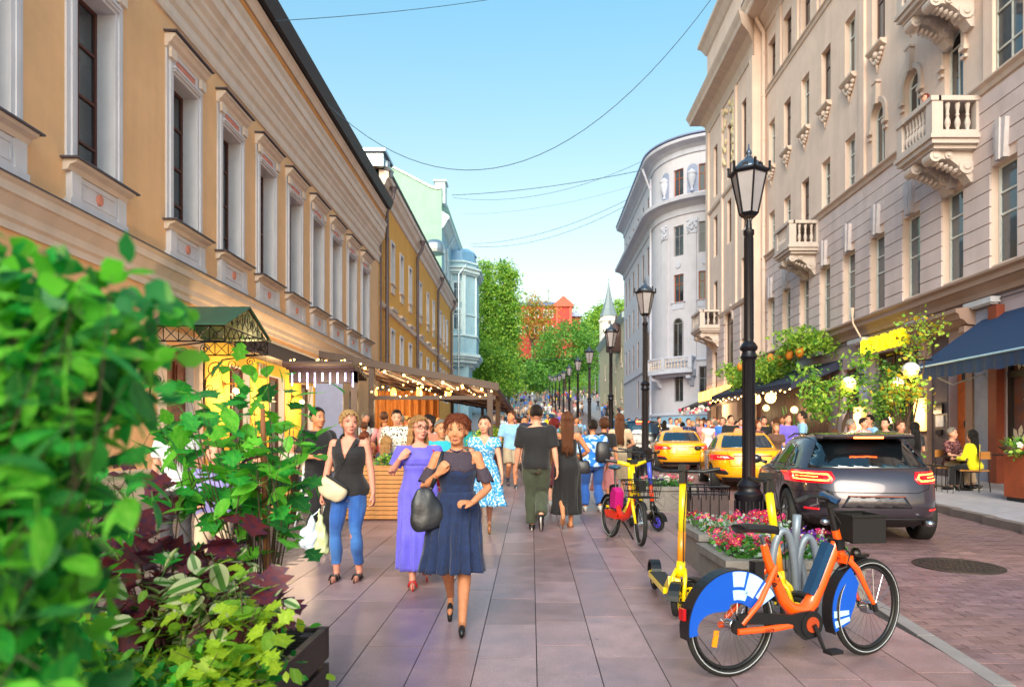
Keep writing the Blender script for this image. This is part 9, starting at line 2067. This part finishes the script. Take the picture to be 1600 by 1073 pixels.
shrub('potted_tree', 'slim tree with brown stem and lobed green leaves behind the foreground shrubs', W(412, 985, 3.35), WW([(min(455, rr.gauss(370, 70)), rr.uniform(555, 740), rr.uniform(3.0, 3.7)) for _ in range(36)]+[(480, 620, 3.3), (490, 580, 3.4), (470, 690, 3.3), (270, 600, 3.3), (250, 660, 3.2)]), [('maple', EM[0], 3), ('oval', EM[1], 3), ('maple', EM[1], 2), ('maple', EM[2], 2)], .11, 7, .35, .004, 299, 'tree', .12, 3)
m = MB(); m.tube([W(430, 1000, 3.4), W(418, 880, 3.38), W(413, 740, 3.35), W(410, 630, 3.35)], [.022, .019, .016, .011], 8); st_ = m.build('tree_stake', pm('cane_brown', '#8a5230', rough=.7), None, smooth=True); tag(st_, 'straight brown cane rising through the lobed green leaves', 'stake')
shrub('maroon_shrub', 'dark maroon leaved shrub between the green shrubs and the wooden planter', W(250, 1050, 3.1), WW([(rr.uniform(150, 440), rr.uniform(720, 960), rr.uniform(2.8, 3.3)) for _ in range(22)]), [('maple', MAR, 1)], .13, 7, .5, .006, 170, 'shrub', .1, 4)
shrub('variegated_shrub', 'white edged variegated shrub in the wooden planter', W(350, 1060, 3.2), WW([(rr.uniform(225, 465), rr.uniform(860, 1000), rr.uniform(2.6, 3.1)) for _ in range(20)]), [('oval', VAR, 1)], .11, 9, .2, .005, 180, 'shrub', .09, 5)
shrub('lime_shrub', 'yellow green low shrub filling the front of the wooden planter', W(330, 1110, 3.1), WW([(rr.uniform(205, 440), rr.uniform(890, 1080), rr.uniform(2.4, 2.9)) for _ in range(30)]), [('maple', LIME[0], 3), ('oval', LIME[1], 2)], .075, 10, .1, .004, 290, 'shrub', .09, 6)
o = leaf_cloud('shrub_inner_leaves', clumps([((px-CX)/F*Y, Y, CH+(CY-py)/F*Y, .09, .09, .09) for px, py, Y in ((20, 480, .95), (100, 500, 1.0), (150, 530, 1.0), (30, 600, .95), (90, 610, 1.0), (10, 720, .95), (30, 820, .95), (10, 930, .95), (30, 1010, .95))], 110, 11, .04), EM, .05, 'oval', upbias=.2); tag(o, kind='stuff')
o = leaf_cloud('shrub_undergrowth', clumps([(-2.3+i*.2, 2.9+.35*math.sin(i*2), .52, .3, .35, .2) for i in range(6)]+[(-1.7, 2.1, .85, .3, .25, .35)], 240, 22, .07), EM+LIME, .07, 'oval'); tag(o, kind='stuff')
wp = thing('wooden_planter', 'dark stained wooden planter box at the bottom left, filled with shrubs', 'planter', (0, 0, 0)); DWD = pm('dark_stained_wood', '#2e2422', rough=.55, var=.35, vs=6, wave=2, bump=.3)
for z0, z1 in ((.10, .26), (.29, .46)):
 for a, b in (((-3.2, 3.86, z0), (-1.12, 3.9, z1)), ((-1.16, 2.2, z0), (-1.12, 3.855, z1)), ((-3.2, 2.2, z0), (-1.165, 2.24, z1))): m = MB(); m.box((a[0], a[1], a[2]+.08), (b[0], b[1], b[2]+.08)); m.build('plank', DWD, wp)
for x, y in ((-1.2, 3.8), (-3.1, 3.8), (-1.2, 2.27)): m = MB(); m.box((x-.04, y-.04, .06), (x+.035, y+.04, .52)); m.build('post', DWD, wp)
m = MB(); m.box((-3.1, 2.3, .1), (-1.25, 3.78, .42)); m.build('soil', SOIL, wp)
bpy.data.scenes.remove(TMP)
